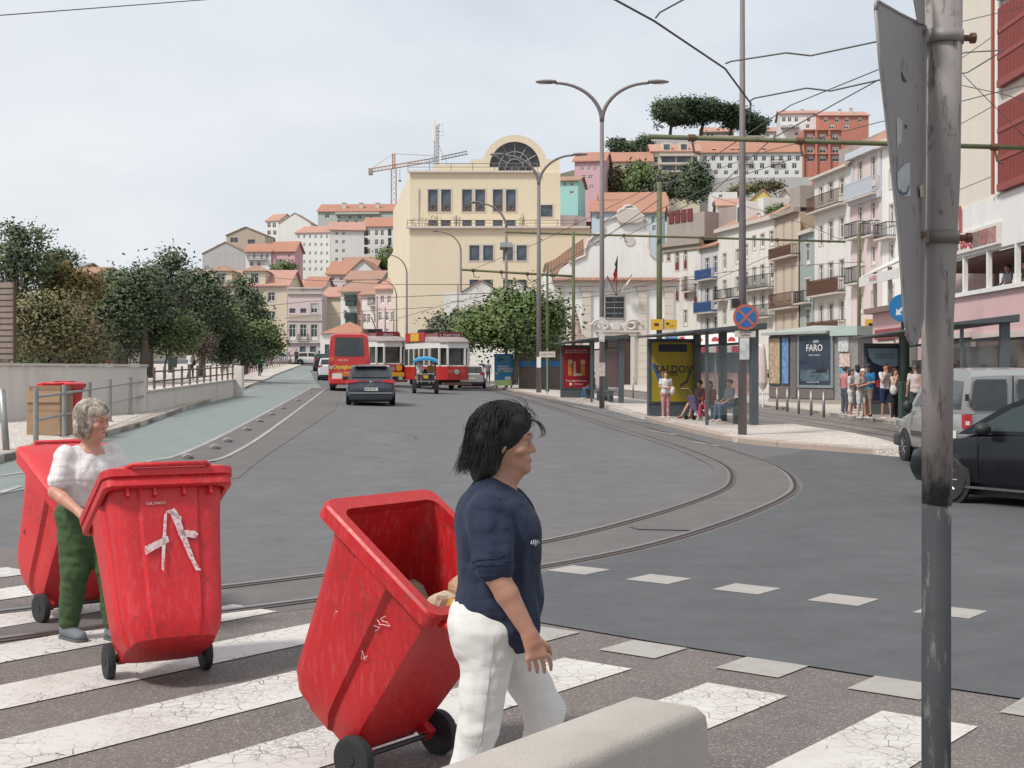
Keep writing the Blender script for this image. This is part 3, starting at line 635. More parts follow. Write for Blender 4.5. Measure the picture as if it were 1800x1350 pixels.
# poles and flags
for k, (px, yt, cols, lab) in enumerate([(1083,452,((.03,.10,.05),(.45,.03,.03)),'green and red flag hanging over the church window'),(1104,485,((.55,.50,.47),(.52,.35,.33)),'pale limp flag right of the church window'),(1068,487,((.4,.4,.42),(.55,.55,.55)),'grey limp flag left of the church window')]):
    fl = thing('flag', lab, 'flag', (ch.A.x+CU(1083), 104.85, ch.z0+CZ(520)), 0, 'flags above the church door')
    dx = (px-1083)*mc*1.2; dz = (520-yt)*mc; MB().tube([(0,0,0),(dx,-1.2,dz)], .035, 6).build('flag_pole', rust, fl)
    for j, c in enumerate(cols):
        b = MB(); a0, a1 = .98-j*.25, .98-(j+1)*.25
        rows_ = []
        for i in range(6): t = lerp(a0, a1, i/5); w_ = (.18+.1*j+.05*math.sin(i*2)); rows_.append([(dx*t-.02,-1.2*t,dz*t),(dx*t-w_*.5,-1.2*t+.08,dz*t-.25),(dx*t-w_,-1.2*t-.06,dz*t-.5)])
        b.loft(rows_, False, False); b.build('cloth', M(f'flag_cloth_{k}_{j}', c, .9), fl)

# --- old row of houses on the right
r = Bld('house', 'stained white house with dark red lower shutters beside the church', 1166, 144, 1232, 139, 655)
for x0, x1, y0, y1 in ((1187,1194,444,475),(1202,1208,440,473),(1187,1193,492,529),(1203,1208,487,525),(1220,1226,500,540),(1202,1208,545,572),(1173,1178,447,458)): r.win('d', x0, y0, x1, y1, True, redsh if x0 < 1200 or y0 < 540 else None)
r.wall(w_dirty, r.ht(1166, 436), 9); b = MB(); b.box(-.2,-.45,r.h,r.w+.2,.2,r.h+.5); b.box(-.1,-.2,r.h-.5,r.w+.1,0,r.h); r.part('cornice', w_stone, b)
r.box('attic_wall', w_stone, 0, .5, r.h+.5, r.w, 8, r.h+3.4)
for i in range(4): r.box('red_parapet_panel', redsh, .4+i*1.0, .40, r.h+2.6, 1.2+i*1.0, .49, r.h+3.9)
r.box('tall_side_wall', w_stone, r.w+.0, 2.5, r.h-3, r.w+6.5, 7, r.h+3.8)
r.balcony(1206, 1222, 492, 512, rust)
r = Bld('house', 'narrow grey house with two bright blue balconies', 1233, 138.9, 1262, 135, 650)
for x0, x1, y0, y1 in ((1240,1247,453,488),(1254,1261,451,485),(1240,1247,505,545),(1254,1261,504,543),(1240,1247,558,585),(1254,1261,556,584)): r.win('d', x0, y0, x1, y1)
r.wall(w_blue, r.ht(1233, 436), 9); r.gable(tile, 1.6, .4); r.balcony(1231, 1261, 474, 491, bluei, fill=bluei); r.balcony(1229, 1261, 531, 549, bluei, fill=bluei)
r = Bld('house', 'wide grimy white house with long wrought iron balconies', 1262, 134.9, 1362, 122.5, 650)
for xs, y0s in (((1323,1329),(415,470,520)),((1337,1344),(412,466,518)),((1353,1360),(407,463,516)),((1271,1277),(446,493,545)),((1294,1299),(438,488,540)),((1310,1315),(430,478,530))):
    for y in y0s: r.win('d', xs[0], y, xs[1], y+(24 if y < 440 else 30))
r.wall(w_dirty, r.ht(1262, 410), 9); b = MB(); b.box(-.15,-.4,r.h,r.w+.1,.2,r.h+.35); r.part('cornice', stone, b)
r.gable(tile2, 2.2, .2, z=r.h+.35); r.box('dormer', w_white, 3.2, .6, r.h+.3, 5.4, 3, r.h+2.6); r.box('dormer_window', dkgreen, 3.5, .52, r.h+.8, 5.1, .6, r.h+2.2)
r.box('attic_block', w_dirty, 8.6, .3, r.h+.3, r.w-3, 4, r.h+2.4)
r.balcony(1313, 1361, 485, 508); r.balcony(1313, 1361, 537, 558); r.balcony(1264, 1280, 510, 527); r.balcony(1286, 1302, 507, 524)
r = Bld('house', 'tall peeling beige house with blind windows and rusty balconies', 1362.6, 122.4, 1405, 116.2, 650)
r.wall(w_beige, r.ht(1362.6, 386), 9)
for i in range(3):
    for z0, z1 in ((1.5, 5.0), (6.2, 9.4), (10.2, 13.2)): r.box('blind_window', creamsh, .6+i*2.2, -.05, z0, 2.2+i*2.2, 0, z1)
b = MB(); b.box(-.1,-.5,r.h,r.w,.1,r.h+.4); r.part('cornice', w_stone, b); r.balcony(1363, 1403, 434, 452, rust, fill=w_frames); r.balcony(1363, 1404, 516, 541, rust); r.box('corner_tower', w_stone, r.w-2.6, .1, r.h+.4, r.w-.1, 3, r.h+2.3)
r = Bld('house', 'slim grey green tiled house between the beige and white houses', 1405.6, 116.1, 1431, 112.3, 650)
for y0, y1 in ((428,465),(490,532),(543,574)): r.win('d', 1416, y0, 1424, y1)
r.wall(w_teal, r.ht(1405.6, 415), 9); b = MB(); b.box(-.0,-.3,r.h,r.w,.1,r.h+.3); r.part('cornice', stone, b); r.gable(tile2, 1.5, .05, z=r.h+.3); r.balcony(1408, 1427, 512, 532); r.box('downpipe', dkgreen, .05, -.12, 0, .2, -.02, r.h)
r = Bld('house', 'flaking white house with brown panelled balconies', 1431.6, 112.2, 1496, 104.2, 650)
for xs, ys in (((1440,1447),((328,356),(396,431),(466,498),(535,570))),((1456,1465),((320,350),(389,423),(461,494),(533,566))),((1476,1484),((312,341),(383,418),(457,490),(529,564)))):
    for a, c in ys: r.win('c', xs[0], a, xs[1], c)
r.wall(w_dirty, r.ht(1431.6, 318), 9); b = MB(); b.box(-.1,-.5,r.h,r.w,.1,r.h+.2); r.part('cornice', stone, b); r.gable(tile2, 2.0, .4, z=r.h+.2)
r.balcony(1431, 1489, 341, 366, rust); r.balcony(1431, 1487, 491, 517, rust, fill=w_frames); r.balcony(1431, 1487, 565, 585, rust, fill=w_frames)
r.box('gable_wall', w_stone, -3.5, 3.5, r.h-4, r.w-.4, 9.5, r.h+3.2)
r = Bld('house', 'tall house with pink lower floors and pale blue top floor', 1496.6, 104.1, 1550, 98.2, 650)
for xs, ys in (((1509,1516),((284,336),(362,395),(438,468),(516,550))),((1532,1539),((273,326),(354,390),(433,465),(512,545)))):
    for a, c in ys: r.win('d', xs[0], a, xs[1], c)
r.wall(w_rose, r.ht(1496.6, 283), 10); zb_ = r.ht(1496.6, 352); r.box('blue_top_storey_pilaster', w_blue, .05, -.08, zb_, .5, 0, r.h); r.box('blue_top_storey_pilaster', w_blue, r.w-.5, -.08, zb_, r.w-.05, 0, r.h); r.box('string_course', w_blue, 0, -.3, zb_-.5, r.w, 0, zb_)
b = MB(); b.box(-.1,-.5,r.h,r.w+.1,.1,r.h+.5); r.part('cornice', w_blue, b); r.gable(tile, 3.2, .3, z=r.h+.5, wallmat=w_white); r.balcony(1497, 1548, 318, 346, w_blue, fill=w_blue); r.balcony(1499, 1521, 392, 418, iron); r.balcony(1499, 1521, 470, 498, iron); r.balcony(1527, 1546, 390, 414, iron)
r = Bld('house', 'white house half hidden behind the near traffic sign', 1550.6, 98.1, 1625, 91, 650)
for xs in ((1564,1571),(1590,1597),(1610,1617)):
    for a, c in ((299,330),(360,394),(428,455),(500,530)): r.win('c', xs[0], a-(xs[0]-1564)*.25, xs[1], c-(xs[0]-1564)*.25)
r.wall(w_white, r.ht(1550.6, 262), 10); b = MB(); b.box(-.1,-.5,r.h,r.w,.1,r.h+.5); r.part('cornice', stone, b); r.gable(tile, 3, .3, z=r.h+.5); r.balcony(1551, 1575, 393, 418)
# --- houses stacked on the hill, right
def hill(label, xl, Yl, xr, Yr, ybot, ytop, wall, D=9, roof=None, rise=1.6, wins=(), style='c', along=True, name='hill_house', over=.35, gw=True):
    Yr = Yl+(Yr-Yl)*.2; b = Bld(name, label, xl, Yl, xr, Yr, min(668, ybot+45))
    for y0, h, xs, wp in wins: b.row(style, y0, y0+h, xs, wp, False)
    b.wall(wall, b.ht(xl, ytop), D)
    if roof: b.gable(roof, rise, over, along, wallmat=wall if gw else None)
    return b
LW = lambda a, b, n: [a+(b-a)*(i+.5)/n for i in range(n)]
h = hill('terracotta red apartment block on the hilltop', 1411, 252, 1480, 250, 300, 228, w_orange, 10, None, 0, [(236,11,LW(1413,1480,3),11),(258,11,LW(1413,1480,3),11),(274,10,LW(1413,1480,3),11)], 's')
for i in range(4): u = h.w*i/3; h.box('pier', w_orange, max(0,u-.2), -.5, 0, min(h.w,u+.2), 0, h.h)
for py in (228, 250, 270): h.box('ledge', w_orange, 0, -.55, h.ht(1440,py)-.2, h.w, 0, h.ht(1440,py))
h = hill('brick red upper apartment house under orange tiles', 1441, 262, 1527, 262, 260, 203, w_orange, 9, tile3, 1.5, [(206,9,[1452,1471,1489,1512],7),(218,8,[1462,1488],8)], 's')
h.chimney(1500, 188, 200, 5); h.chimney(1480, 190, 200, 4)
h = hill('white apartment block left of the red one on the hilltop', 1372, 266, 1440, 262, 275, 200, w_white, 9, tile3, 1.3, [(206,8,[1378,1388,1400,1422],6),(219,6,[1390,1402,1420],6),(232,6,[1400],6)], 'c'); h.box('balconies', w_grey, 0, -1.2, h.ht(1372,226), 3.5, 0, h.ht(1372,222)); h.chimney(1412,190,198,4); h.chimney(1380,192,202,4)
h = hill('long white terrace of houses with orange roof and skylights', 1230, 232, 1410, 228, 322, 268, w_white, 10, tile, 2.6, [(274,9,LW(1232,1410,12),7),(287,9,LW(1236,1406,9),8),(300,7,LW(1232,1410,10),7)], 'c')
for px in (1252,1285,1296,1340): h.box('skylight', white, h.uv(px,260)[0], .6, h.h+.75, h.uv(px,260)[0]+.7, 1.6, h.h+.85)
for px in (1300, 1355): h.balcony(px, px+22, 281, 287, iron, dep=.5)
h.box('retaining_wall', w_grey, -1.5, -4, -1, h.w+1, -3.6, h.ht(1300,318))
h = hill('beige hill apartment house with dormers and wide glazed balconies', 1146, 226, 1230, 225, 330, 266, w_cream, 9, tile3, 1.8, [(276,9,[1153,1222],7),(276,9,[1175,1202],24),(292,8,[1153,1222],7),(292,8,[1175,1202],24)], 'p')
for px in (1172, 1202): h.box('dormer', w_cream, h.uv(px-8,262)[0], .1, h.h+.05, h.uv(px+8,262)[0], 2, h.h+1.5); h.box('dormer_window', glassb, h.uv(px-5,262)[0], .03, h.h+.35, h.uv(px+5,262)[0], .1, h.h+1.2)
for py in (273, 288, 302): h.box('balcony_ledge', stone, h.w*.15, -.7, h.ht(1190,py)-.2, h.w*.87, 0, h.ht(1190,py)+.15)
h = hill('cream hill house with broad orange roof left of the beige block', 1064, 222, 1146, 220, 345, 284, w_cream, 10, tile, 2.2, [(291,8,[1074,1088,1102,1122],6)], 'c')
h = hill('pink hill house with white blinds above the turquoise house', 1010, 200, 1062, 196, 345, 284, w_hillpink, 10, tile, 2.0, [(293,6,[1024,1036,1047],7),(308,6,[1026,1038],8),(325,6,[1028,1040],8)], 's')
h = hill('small turquoise house beside the yellow office block', 984, 172, 1016, 170, 350, 318, w_aqua, 8, tile2, 1.0, [(319,8,[993,1005],6),(335,6,[1005],7)], 'c')
h = hill('small white house under the hill trees by the tall lamp post', 1248, 192, 1296, 190, 372, 338, w_white, 8, None, 0, [(342,6,[1267],6),(356,8,[1254,1262],4)], 'c')
h = hill('bright yellow house below the hill terrace', 1313, 168, 1368, 166, 385, 358, w_yel2, 8, None, 0, []); h.gable(tile3, 1.7, .15, False, wallmat=w_yel2)
h = hill('white gabled house right of the bright yellow house', 1366, 172, 1393, 170, 380, 352, w_white, 8, tile3, 1.4, [], along=False)
h = hill('low house with red tiles left of the bright yellow house', 1262, 176, 1312, 174, 385, 362, w_white, 9, tile3, 1.4, [(363,4,[1290],5)], 'c')
h = hill('broad orange roofed house right behind the church gable', 1098, 160, 1172, 158, 400, 368, w_white, 10, tile, 2.0, [(371,8,[1150,1162],5)], 'c')
h = hill('orange roofed house left behind the church gable', 1040, 166, 1105, 164, 400, 372, w_lblue, 9, tile, 1.8, [(376,10,[1051],6)], 'c')
h = hill('pale blue house to the right of the church gable', 1124, 150, 1164, 148, 420, 374, w_lblue, 8, tile, 1.3, [(380,12,[1148],6),(396,10,[1150],6)], 'c')
h = hill('terrace house with orange hipped roof above the church', 1056, 178, 1170, 176, 385, 352, w_cream, 9, tile, 1.5, [])
h = hill('white house with orange roof among the umbrella pines', 1236, 285, 1290, 283, 255, 232, w_white, 9, tile3, 1.6, [(234,5,[1245,1252],4)], 'c')
h = hill('pale house at the right end of the pine terrace', 1320, 290, 1372, 286, 270, 232, w_white, 9, tile3, 1.6, [(236,5,[1335,1350,1362],4)], 'c')
for lab, x0, x1, y0, y1, Y in (('long pale terrace wall below the umbrella pines', 1140, 1345, 240, 262, 262), ('grey garden wall on the left of the hill', 1100, 1150, 248, 262, 255)):
    h = Bld('garden_wall', lab, x0, Y, x1, Y, y1+20, 'wall'); h.wall(w_grey, h.ht(x0, y0), .6); h.box('coping', stone, -.1, -.12, h.h, h.w+.1, .7, h.h+.15)
# --- houses on the left, at the end of the street and up the slope
h = Bld('manor_house', 'cream house with two tiled dormers at the end of the street', 330, 190, 505, 190, 640)
for y0, y1 in ((514,529),(548,561),(581,596)):
    for x in (395, 425, 450, 477): h.win('c', x-6, y0, x+6, y1)
h.wall(w_cream, h.ht(330, 502), 14); h.gable(tile3, 2.6, .4, wallmat=w_cream)
for px in (388, 447):
    a, c = h.uv(px-19,500)[0], h.uv(px+19,500)[0]; d = h.box('dormer', w_cream, a, .2, h.h-.1, c, 5, h.h+2.1); m_ = (a+c)/2
    b = MB(); b.add([(a-.3,-.1,h.h+2.1),(c+.3,-.1,h.h+2.1),(c+.3,5,h.h+2.1),(a-.3,5,h.h+2.1),(m_,1.6,h.h+3.1),(m_,5,h.h+3.1)], [(0,1,4),(1,2,5,4),(2,3,5),(3,0,4,5),(0,3,2,1)]); b.build('dormer_roof', tile2, d)
    me = win_mesh(1.2, 1.5, 'c'); f = link('window', me[0], None, h.root); f.location = (m_-.6, .05, h.h+.3); link('pane', me[1], None, f)
h = Bld('town_house', 'rose grey town house with a balustrade and arched doorways', 506, 186, 566, 186, 640)
h.row('p', 543, 550, [514,533], 10, False); h.row('d', 571, 597, [514,533,552], 12); h.row('p', 609, 633, [532,550], 10); h.row('s', 533, 550, [552], 12)
h.wall(w_rose, h.ht(506, 517), 12)
b = MB(); b.box(-.1,-.25,h.h,h.w+.1,.2,h.h+.2); b.box(-.1,-.2,h.h+.75,h.w+.1,.15,h.h+.95)
for i in range(24): x = .1+(h.w-.2)*i/23; b.lathe([(.05,h.h+.2),(.09,h.h+.4),(.05,h.h+.6),(.06,h.h+.75)], 6, (x,0,0))
h.part('balustrade', stone, b); h.box('string_course', stone, -.05, -.15, h.ht(530,562)-.15, h.w+.05, 0, h.ht(530,562)); h.box('string_course', stone, -.05, -.3, h.ht(530,600)-.25, h.w+.05, 0, h.ht(530,600)); h.balcony(524, 543, 588, 598, iron, dep=.4)
h.box('tiled_facade', w_tan, .15, -.03, h.ht(530,561), h.w-.15, -.002, h.ht(530,553))
h = hill('plain yellow gable wall at the street end', 565, 192, 600, 190, 620, 522, w_yellow, 10, tile3, 1.6, [])
h = hill('low white building with orange hipped roof behind the red bus', 563, 150, 660, 150, 645, 586, w_white, 8, None, 0, [(606,20,[575],8)], 'p'); h.hip(tile, 1.4, .3, u0=.3, u1=h.w-.6)
h = hill('narrow house with dark green glazed bays and a pink edge', 599, 168, 640, 164, 640, 513, w_white, 10, tile2, 1.6, [(516,14,[607],5),(545,16,[607],5)], 'c')
for py in (518, 550, 580): h.box('glazed_bay', dkgreen, h.uv(611,py)[0], -.8, h.ht(617,py+20), h.uv(627,py)[0], -.003, h.ht(617,py)); h.box('bay_window', glassd, h.uv(613,py)[0], -.84, h.ht(617,py+11), h.uv(625,py)[0], -.81, h.ht(617,py+2))
h.box('pink_strip', WALL('salmon_render', (.55,.29,.25), .2), h.uv(628,520)[0], -.05, 0, h.uv(636,520)[0], -.003, h.h-.1)
h = hill('white house with rear balcony next to the yellow office block', 636, 158, 672, 154, 645, 518, w_dirty, 9, tile2, 1.4, [(523,14,[658,666],4),(552,18,[641,648,660],4),(580,16,[642,652,662],4)], 'd'); h.balcony(650, 676, 524, 536, iron)
h = hill('rose house against the side of the office block', 660, 150, 697, 146, 645, 508, w_rose, 9, tile3, 1.4, [(520,14,[672,684],5),(548,18,[668,680,690],4),(578,16,[668,680],4)], 'd')
h = hill('grey roofed house stepping up behind the green bays', 608, 196, 668, 194, 560, 492, w_grey, 10, tile2, 1.6, [(497,10,[630,640,655],5)], 'c')
h = hill('white house with orange roof above the street end', 614, 214, 662, 212, 520, 478, w_white, 9, tile, 2.0, [(482,10,[622,640],6)], 'd', along=False)
h = hill('pale house with steep orange roof in the middle of the slope', 575, 220, 628, 218, 535, 482, w_rose, 10, tile, 2.4, [(486,7,[585,600,612],5),(500,8,[590,605],5)], 'c')
h = hill('house with brown orange ridge high on the slope', 600, 232, 662, 230, 500, 468, w_cream, 10, tile2, 1.9, [], along=True)
h = hill('small ochre topped house behind the balustrade', 502, 206, 540, 205, 545, 503, WALL('ochre_render', (.55,.36,.16), .2), 8, tile3, 1.2, [])
h = hill('house with orange slope right of the ochre one', 535, 204, 568, 203, 545, 505, w_white, 8, tile, 1.8, [])
h = hill('tall white apartment block with many small windows on the slope', 519, 252, 580, 246, 500, 410, w_white, 12, None, 0, [(y, 6, LW(520,580,6), 4) for y in (413,427,442,457,470)], 'c'); h.gable(tile3, 1.8, .2, wallmat=w_white)
h = hill('white gabled annexe right of the tall white block', 580.5, 246, 640, 250, 490, 404, w_white, 12, tile3, 2.0, [(407,6,[592,604],5),(422,6,[592,604],5),(438,6,[592,604],5),(453,6,[592,604],5)], 'c')
h = hill('white apartment block with dark loggias left of the office block', 638, 262, 697, 260, 470, 398, w_white, 10, tile, 2.2, [(405,9,[648,662,672],5),(421,9,[648,662,672],5),(437,9,[648,662,672],5)], 'c')
for py in (402, 418, 434):
    for px in (640, 682): h.box('loggia', glassd, h.uv(px,py)[0], -.04, h.ht(px,py+12), h.uv(px+6,py)[0], -.002, h.ht(px,py))
h = hill('long pale green block with three chimneys at the top of the slope', 559, 305, 700, 300, 440, 372, w_mint, 11, tile, 2.2, [(376,7,[575],8),(378,6,[596,615,632,652],6),(386,5,[596,610,626],5)], 'c')
for px in (602, 632, 661): h.chimney(px, 355, 366, 7, 2)
h.box('loggia_band', w_grey, h.uv(590,377)[0], -.8, h.ht(640,377), h.uv(668,377)[0], -.01, h.ht(640,373.5))
h = hill('white house with blank gable on the slope', 467, 272, 490, 266, 470, 389, w_white, 6, None, 0, [(392,8,[473,482],6),(405,8,[473,483],6),(418,8,[480],8)], 'c'); h.gable(tile3, 1.6, .2, wallmat=w_white)
h = hill('blank white gable end beside the windowed house', 490.5, 265.8, 546, 262, 470, 393, w_white, 5, None, 0, [(391,3,[522],4)], 'p'); h.gable(tile2, 2.0, .1, False, wallmat=w_white)
h = hill('tan house with loggia on the left shoulder of the slope', 398, 262, 466, 258, 470, 414, w_tan, 6, None, 0, [(418,8,[408,415],6),(421,11,[442],12)], 'p'); h.gable(tile2, 1.6, .2, False, wallmat=w_tan); h.chimney(422, 400, 414, 6, 1, w_white)
h = hill('grey blank gable below the tan house', 356, 236, 436, 234, 480, 446, w_grey, 10, None, 0, []); h.gable(tile2, 2.0, .15, False, wallmat=w_grey); h.chimney(383, 429, 446, 9, 1, w_white)
h = hill('white balconied house left of the pink one on the slope', 432, 226, 476, 224, 490, 442, w_white, 5, tile, 1.4, [(446,9,[447,460,470],4),(460,9,[442,455],6)], 'd'); h.balcony(436, 470, 450, 456, iron, dep=.5)
h = hill('pink house with white windows on the slope', 476.5, 226, 518, 222, 490, 441, w_hillpink, 4, tile, 1.6, [(439,9,[490],10),(456,9,[490],10),(444,8,[508],4),(460,8,[508],4)], 'c')
h = hill('red brown house behind the leftmost trees', 108, 150, 166, 148, 640, 482, WALL('red_brown_render', (.36,.12,.11), .3), 9, tile2, 1.0, [(486,10,[120,150],6)], 'c'); h.chimney(157, 480, 492, 7, 1, WALL('pink_chimney', (.5,.25,.25)))
h = hill('yellow house with grey roof behind the leftmost trees', 84, 156, 130, 154, 640, 474, w_yel2, 9, M('grey_sheet_roof', (.25,.26,.28), .6), 1.0, [])
h = hill('small white house at the left foot of the slope', 172, 170, 215, 168, 640, 502, w_white, 9, tile3, 1.0, [])
# --- tower crane
cr_ = thing('tower_crane', 'orange tower crane rising behind the yellow office block', 'crane', PX(692, 470, 330)); mk = 330/F; orange = M('crane_orange', (.48,.27,.17), .6); H_ = (470-297)*mk
def lattice(b, p0, p1, w, n, r):
    p0, p1 = Vector(p0), Vector(p1); t = (p1-p0).normalized(); a = t.cross(Vector((0,1,0))).normalized()*w; c = t.cross(a).normalized()*w; q = [a+c, a-c, -a-c, c-a]
    for o in q: b.tube([p0+o, p1+o], r, 4)
    for i in range(n):
        for k in range(4): b.tube([p0.lerp(p1, i/n)+q[k], p0.lerp(p1, (i+1)/n)+q[(k+1) % 4]], r*.7, 3)
b = MB(); lattice(b, (0,0,0), (0,0,H_), .6, 18, .075); b.build('mast', orange, cr_)
b = MB(); lattice(b, (-(692-650)*mk,0,H_-.4), (60*mk,0,H_+2.0), .42, 16, .065); b.build('jib', orange, cr_); b = MB(); lattice(b, (60*mk,0,H_+2.0), ((822-692)*mk,0,H_+31*mk-.3), .38, 12, .06); b.build('jib_tip', steel, cr_)
b = MB(); lattice(b, (0,0,H_), (0,0,H_+27*mk), .3, 5, .1); b.tube([(0,0,H_+27*mk),(-40*mk,0,H_)], .06, 4); b.tube([(0,0,H_+27*mk),(90*mk,0,H_+22*mk)], .06, 4); b.build('tower_head', orange, cr_)
MB().box(-44*mk,-.7,H_-14*mk+.5,-37*mk,.7,H_+.1).build('counterweight', w_stone, cr_); b = MB(); b.tube([(11*mk,0,H_),(11*mk,0,H_-20*mk)], .05, 4); b.box(11*mk-.3,-.3,H_-22*mk,11*mk+.3,.3,H_-20*mk); b.build('hook', black, cr_)
# --- restaurant building at the right edge
XR = 15.1; yA, yB = 56.0, 33.0
rb = Bld('restaurant_building', 'tall cream building with red slatted shutters and open restaurant at the right edge', 1534, yA, 900+XR/yB*F, yB, 655, zb=-.1)
def ru(px, py): return rb.uv(px, py)
zb0, zb1 = ru(1692, 522)[1], ru(1692, 452)[1]; pinkb = WALL('restaurant_pink_render', (.62,.42,.42), .2)
uT = ru(1607, 300)[0]
rb.w_full = rb.w
MB().box(0,0,0,rb.w,8,zb0).build('pink_base_wall', pinkb, rb.root)
rb.box('sill_ledge', w_white, uT, -.12, zb0+.002, rb.w, .3, zb0+.14)
rb.box('upper_wall', WALL('cream_tile_wall', (.68,.62,.53), .12), uT, .05, zb1+1.6, rb.w, 8, 40)
rb.box('fascia', w_white, uT, -.02, zb1, rb.w, .3, zb1+1.62)
rb.box('dining_back_wall', WALL('dining_wall', (.45,.38,.30), .3), uT, 4.5, zb0, rb.w, 4.7, zb1); rb.box('dining_ceiling', M('dining_wood', (.14,.08,.05), .7), uT, .31, zb1-.15, rb.w, 4.5, zb1-.02)
for px in (1625, 1660, 1694, 1736, 1786, 1850): u = ru(px, 500)[0]; rb.box('window_post', w_white, u-.07, -.02, zb0+.14, u+.07, .12, zb1)
b = MB(); u0, u1 = ru(1694,440)[0], ru(1762,440)[0]; z0, z1 = ru(1728,437)[1], ru(1728,400)[1]; sg = rb.box('restaurant_sign', M('sign_cream', (.66,.60,.56), .6), u0-1.4, -.12, z0, u1, -.025, z1)
text('lettering', 'la BBQ', .62, M('sign_red', (.42,.03,.05), .6), sg, (u0+.35, -.135, (z0+z1)/2), (R(90),0,0), bold=.012, sx=1.0)
for i in range(3): MB().box(u1-2.3+.72*i, -.14, z0+.1, u1-1.65+.72*i, -.121, z1-.1).build('picture_panel', M(f'food_picture_{i}', ((.22,.14,.12),(.30,.12,.11),(.36,.2,.18))[i], .6, .6, 5), sg)
redslat = M('red_slat', (.26,.055,.045), .6, .2, 4)
ua = ru(1762, 300)[0]; rb.box('white_reveal', w_white, ua-.35, -.1, zb1+1.63, ua-.1, .05, 40)
for px in (1762,):
    n = int((rb.w-ua)/.11)
    for z0_, z1_ in ((ru(1770,150)[1], ru(1770,10)[1]), (zb1+1.7, ru(1770,165)[1]-.3), (ru(1770,-5)[1], ru(1770,-150)[1])):
        p = rb.box('shutter_frame', redslat, ua, -.18, z0_, rb.w, .04, z0_+.22)
        b = MB()
        for i in range(n): b.box(ua+.11*i, -.15, z0_+.22, ua+.11*i+.06, -.06, z1_)
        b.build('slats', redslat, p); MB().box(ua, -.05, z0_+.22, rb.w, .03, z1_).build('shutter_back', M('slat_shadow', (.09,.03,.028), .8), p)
        for k in (.35, .68): MB().box(ua, -.17, lerp(z0_,z1_,k), rb.w, -.155, lerp(z0_,z1_,k)+.14).build('shutter_rail', redslat, p)
b = MB(); b.tube([(ua-.55,-.1,zb1+1.7),(ua-.55,-.1,14)], .06, 6); b.tube([(ua-1.0-2.6,-.1,zb1+1.7),(ua-3.6,-.1,6.4)], .05, 6); b.build('red_downpipe', M('pipe_red', (.36,.09,.06), .6), rb.root)
b = MB()
for i in range(12): b.box(uT, .035, 8+i*2.2, ua-.4, .049, 8.02+i*2.2)
b.build('wall_joints', M('joint_tan', (.55,.48,.40), .9), rb.root)
# terrace with awning left of it
b = MB(); ut0, ut1 = ru(1536,500)[0], uT; za = ru(1536,490)[1]; zc = ru(1590,468)[1]
b.prism([(ut0,-.6,za),(ut1,-.6,za+.25),(ut1,2.0,zc+1.6),(ut0,2.0,zc+.9)], (0,0,.05)); b.box(ut0,-.62,za-.35,ut1,-.58,za+.02); b.build('awning', M('awning_cloth', (.62,.60,.58), .9), rb.root)
text('awning_lettering', 'GrillBBQ', .3, M('awning_red', (.5,.15,.15), .7), rb.root, (ut0+2.2,-.64,za-.15), (R(90),0,0))
for u in (ut0+.2, ut0+2.4, ut0+4.6, ut0+6.6): rb.box('terrace_post', w_white, u, -.1, zb0, u+.14, .05, za+.3)
rb.box('terrace_back_wall', w_rose, ut0, 3, zb0, ut1, 3.2, za+1.2); rb.box('terrace_ledge', M('brown_ledge', (.2,.13,.11), .7), ut0-.3, -.35, zb0-.1, ut1, .2, zb0+.12)
b = MB()
for u in (uT+7, uT+9.2, uT+12, uT+14.5): b.ball((u, 2.2, zb1-.5), .13)
b.build('ceiling_lamps', M('lamp_cream', (.5,.42,.25), .6), rb.root)

for u_, w_, h_, nm, mt in ((1.0,2.2,2.6,'shop_front',M('shop_dark', (.06,.05,.05), .5, .3)),(3.8,2.4,2.7,'shop_front',GLASS('shop_glass', (.10,.09,.08))),(6.8,2.0,2.6,'shop_door',M('shop_door_white', (.5,.48,.45), .6)),(9.4,2.6,2.7,'shop_front',GLASS('shop_glass')),(12.6,2.2,2.6,'shop_front',M('shop_maroon', (.16,.05,.045), .6)),(15.4,2.4,2.6,'shop_front',GLASS('shop_glass'))):
    if u_+w_ < rb.w: f_ = rb.box(nm, mt, u_, -.04, .1, u_+w_, -.003, h_+.25); MB().box(u_-.12, -.09, h_+.26, u_+w_+.12, -.004, h_+.45).build('lintel', stone, f_)
rb.box('shop_fascia', M('fascia_dark_red', (.25,.05,.05), .6, .3, 2), .8, -.14, 3.15, 9, -.003, 3.55)

# --- low whitewashed building with two gables in front of the office block
lg = Bld('low_building', 'low whitewashed building with two gables behind the green tree', 780, 112, 962, 112, 668)
lg.row('p', 545, 562, [800, 830, 870, 910, 940], 9)
lg.wall(w_dirty, lg.ht(800, 514), 7)
for px, wpx in ((846, 34), (908, 34)):
    u0, u1 = lg.uv(px-wpx, 514)[0], lg.uv(px+wpx, 514)[0]; MB().prism([(u0,.01,lg.h),(u1,.01,lg.h),((u0+u1)/2,.01,lg.ht(px, 494))], (0,6.9,0)).build('gable', w_dirty, lg.root); lg.gable(tile2, lg.ht(px,494)-lg.h, .12, False, lg.h+.03, u0, u1, 0, 6.9, None, 'gable_roof', .08)
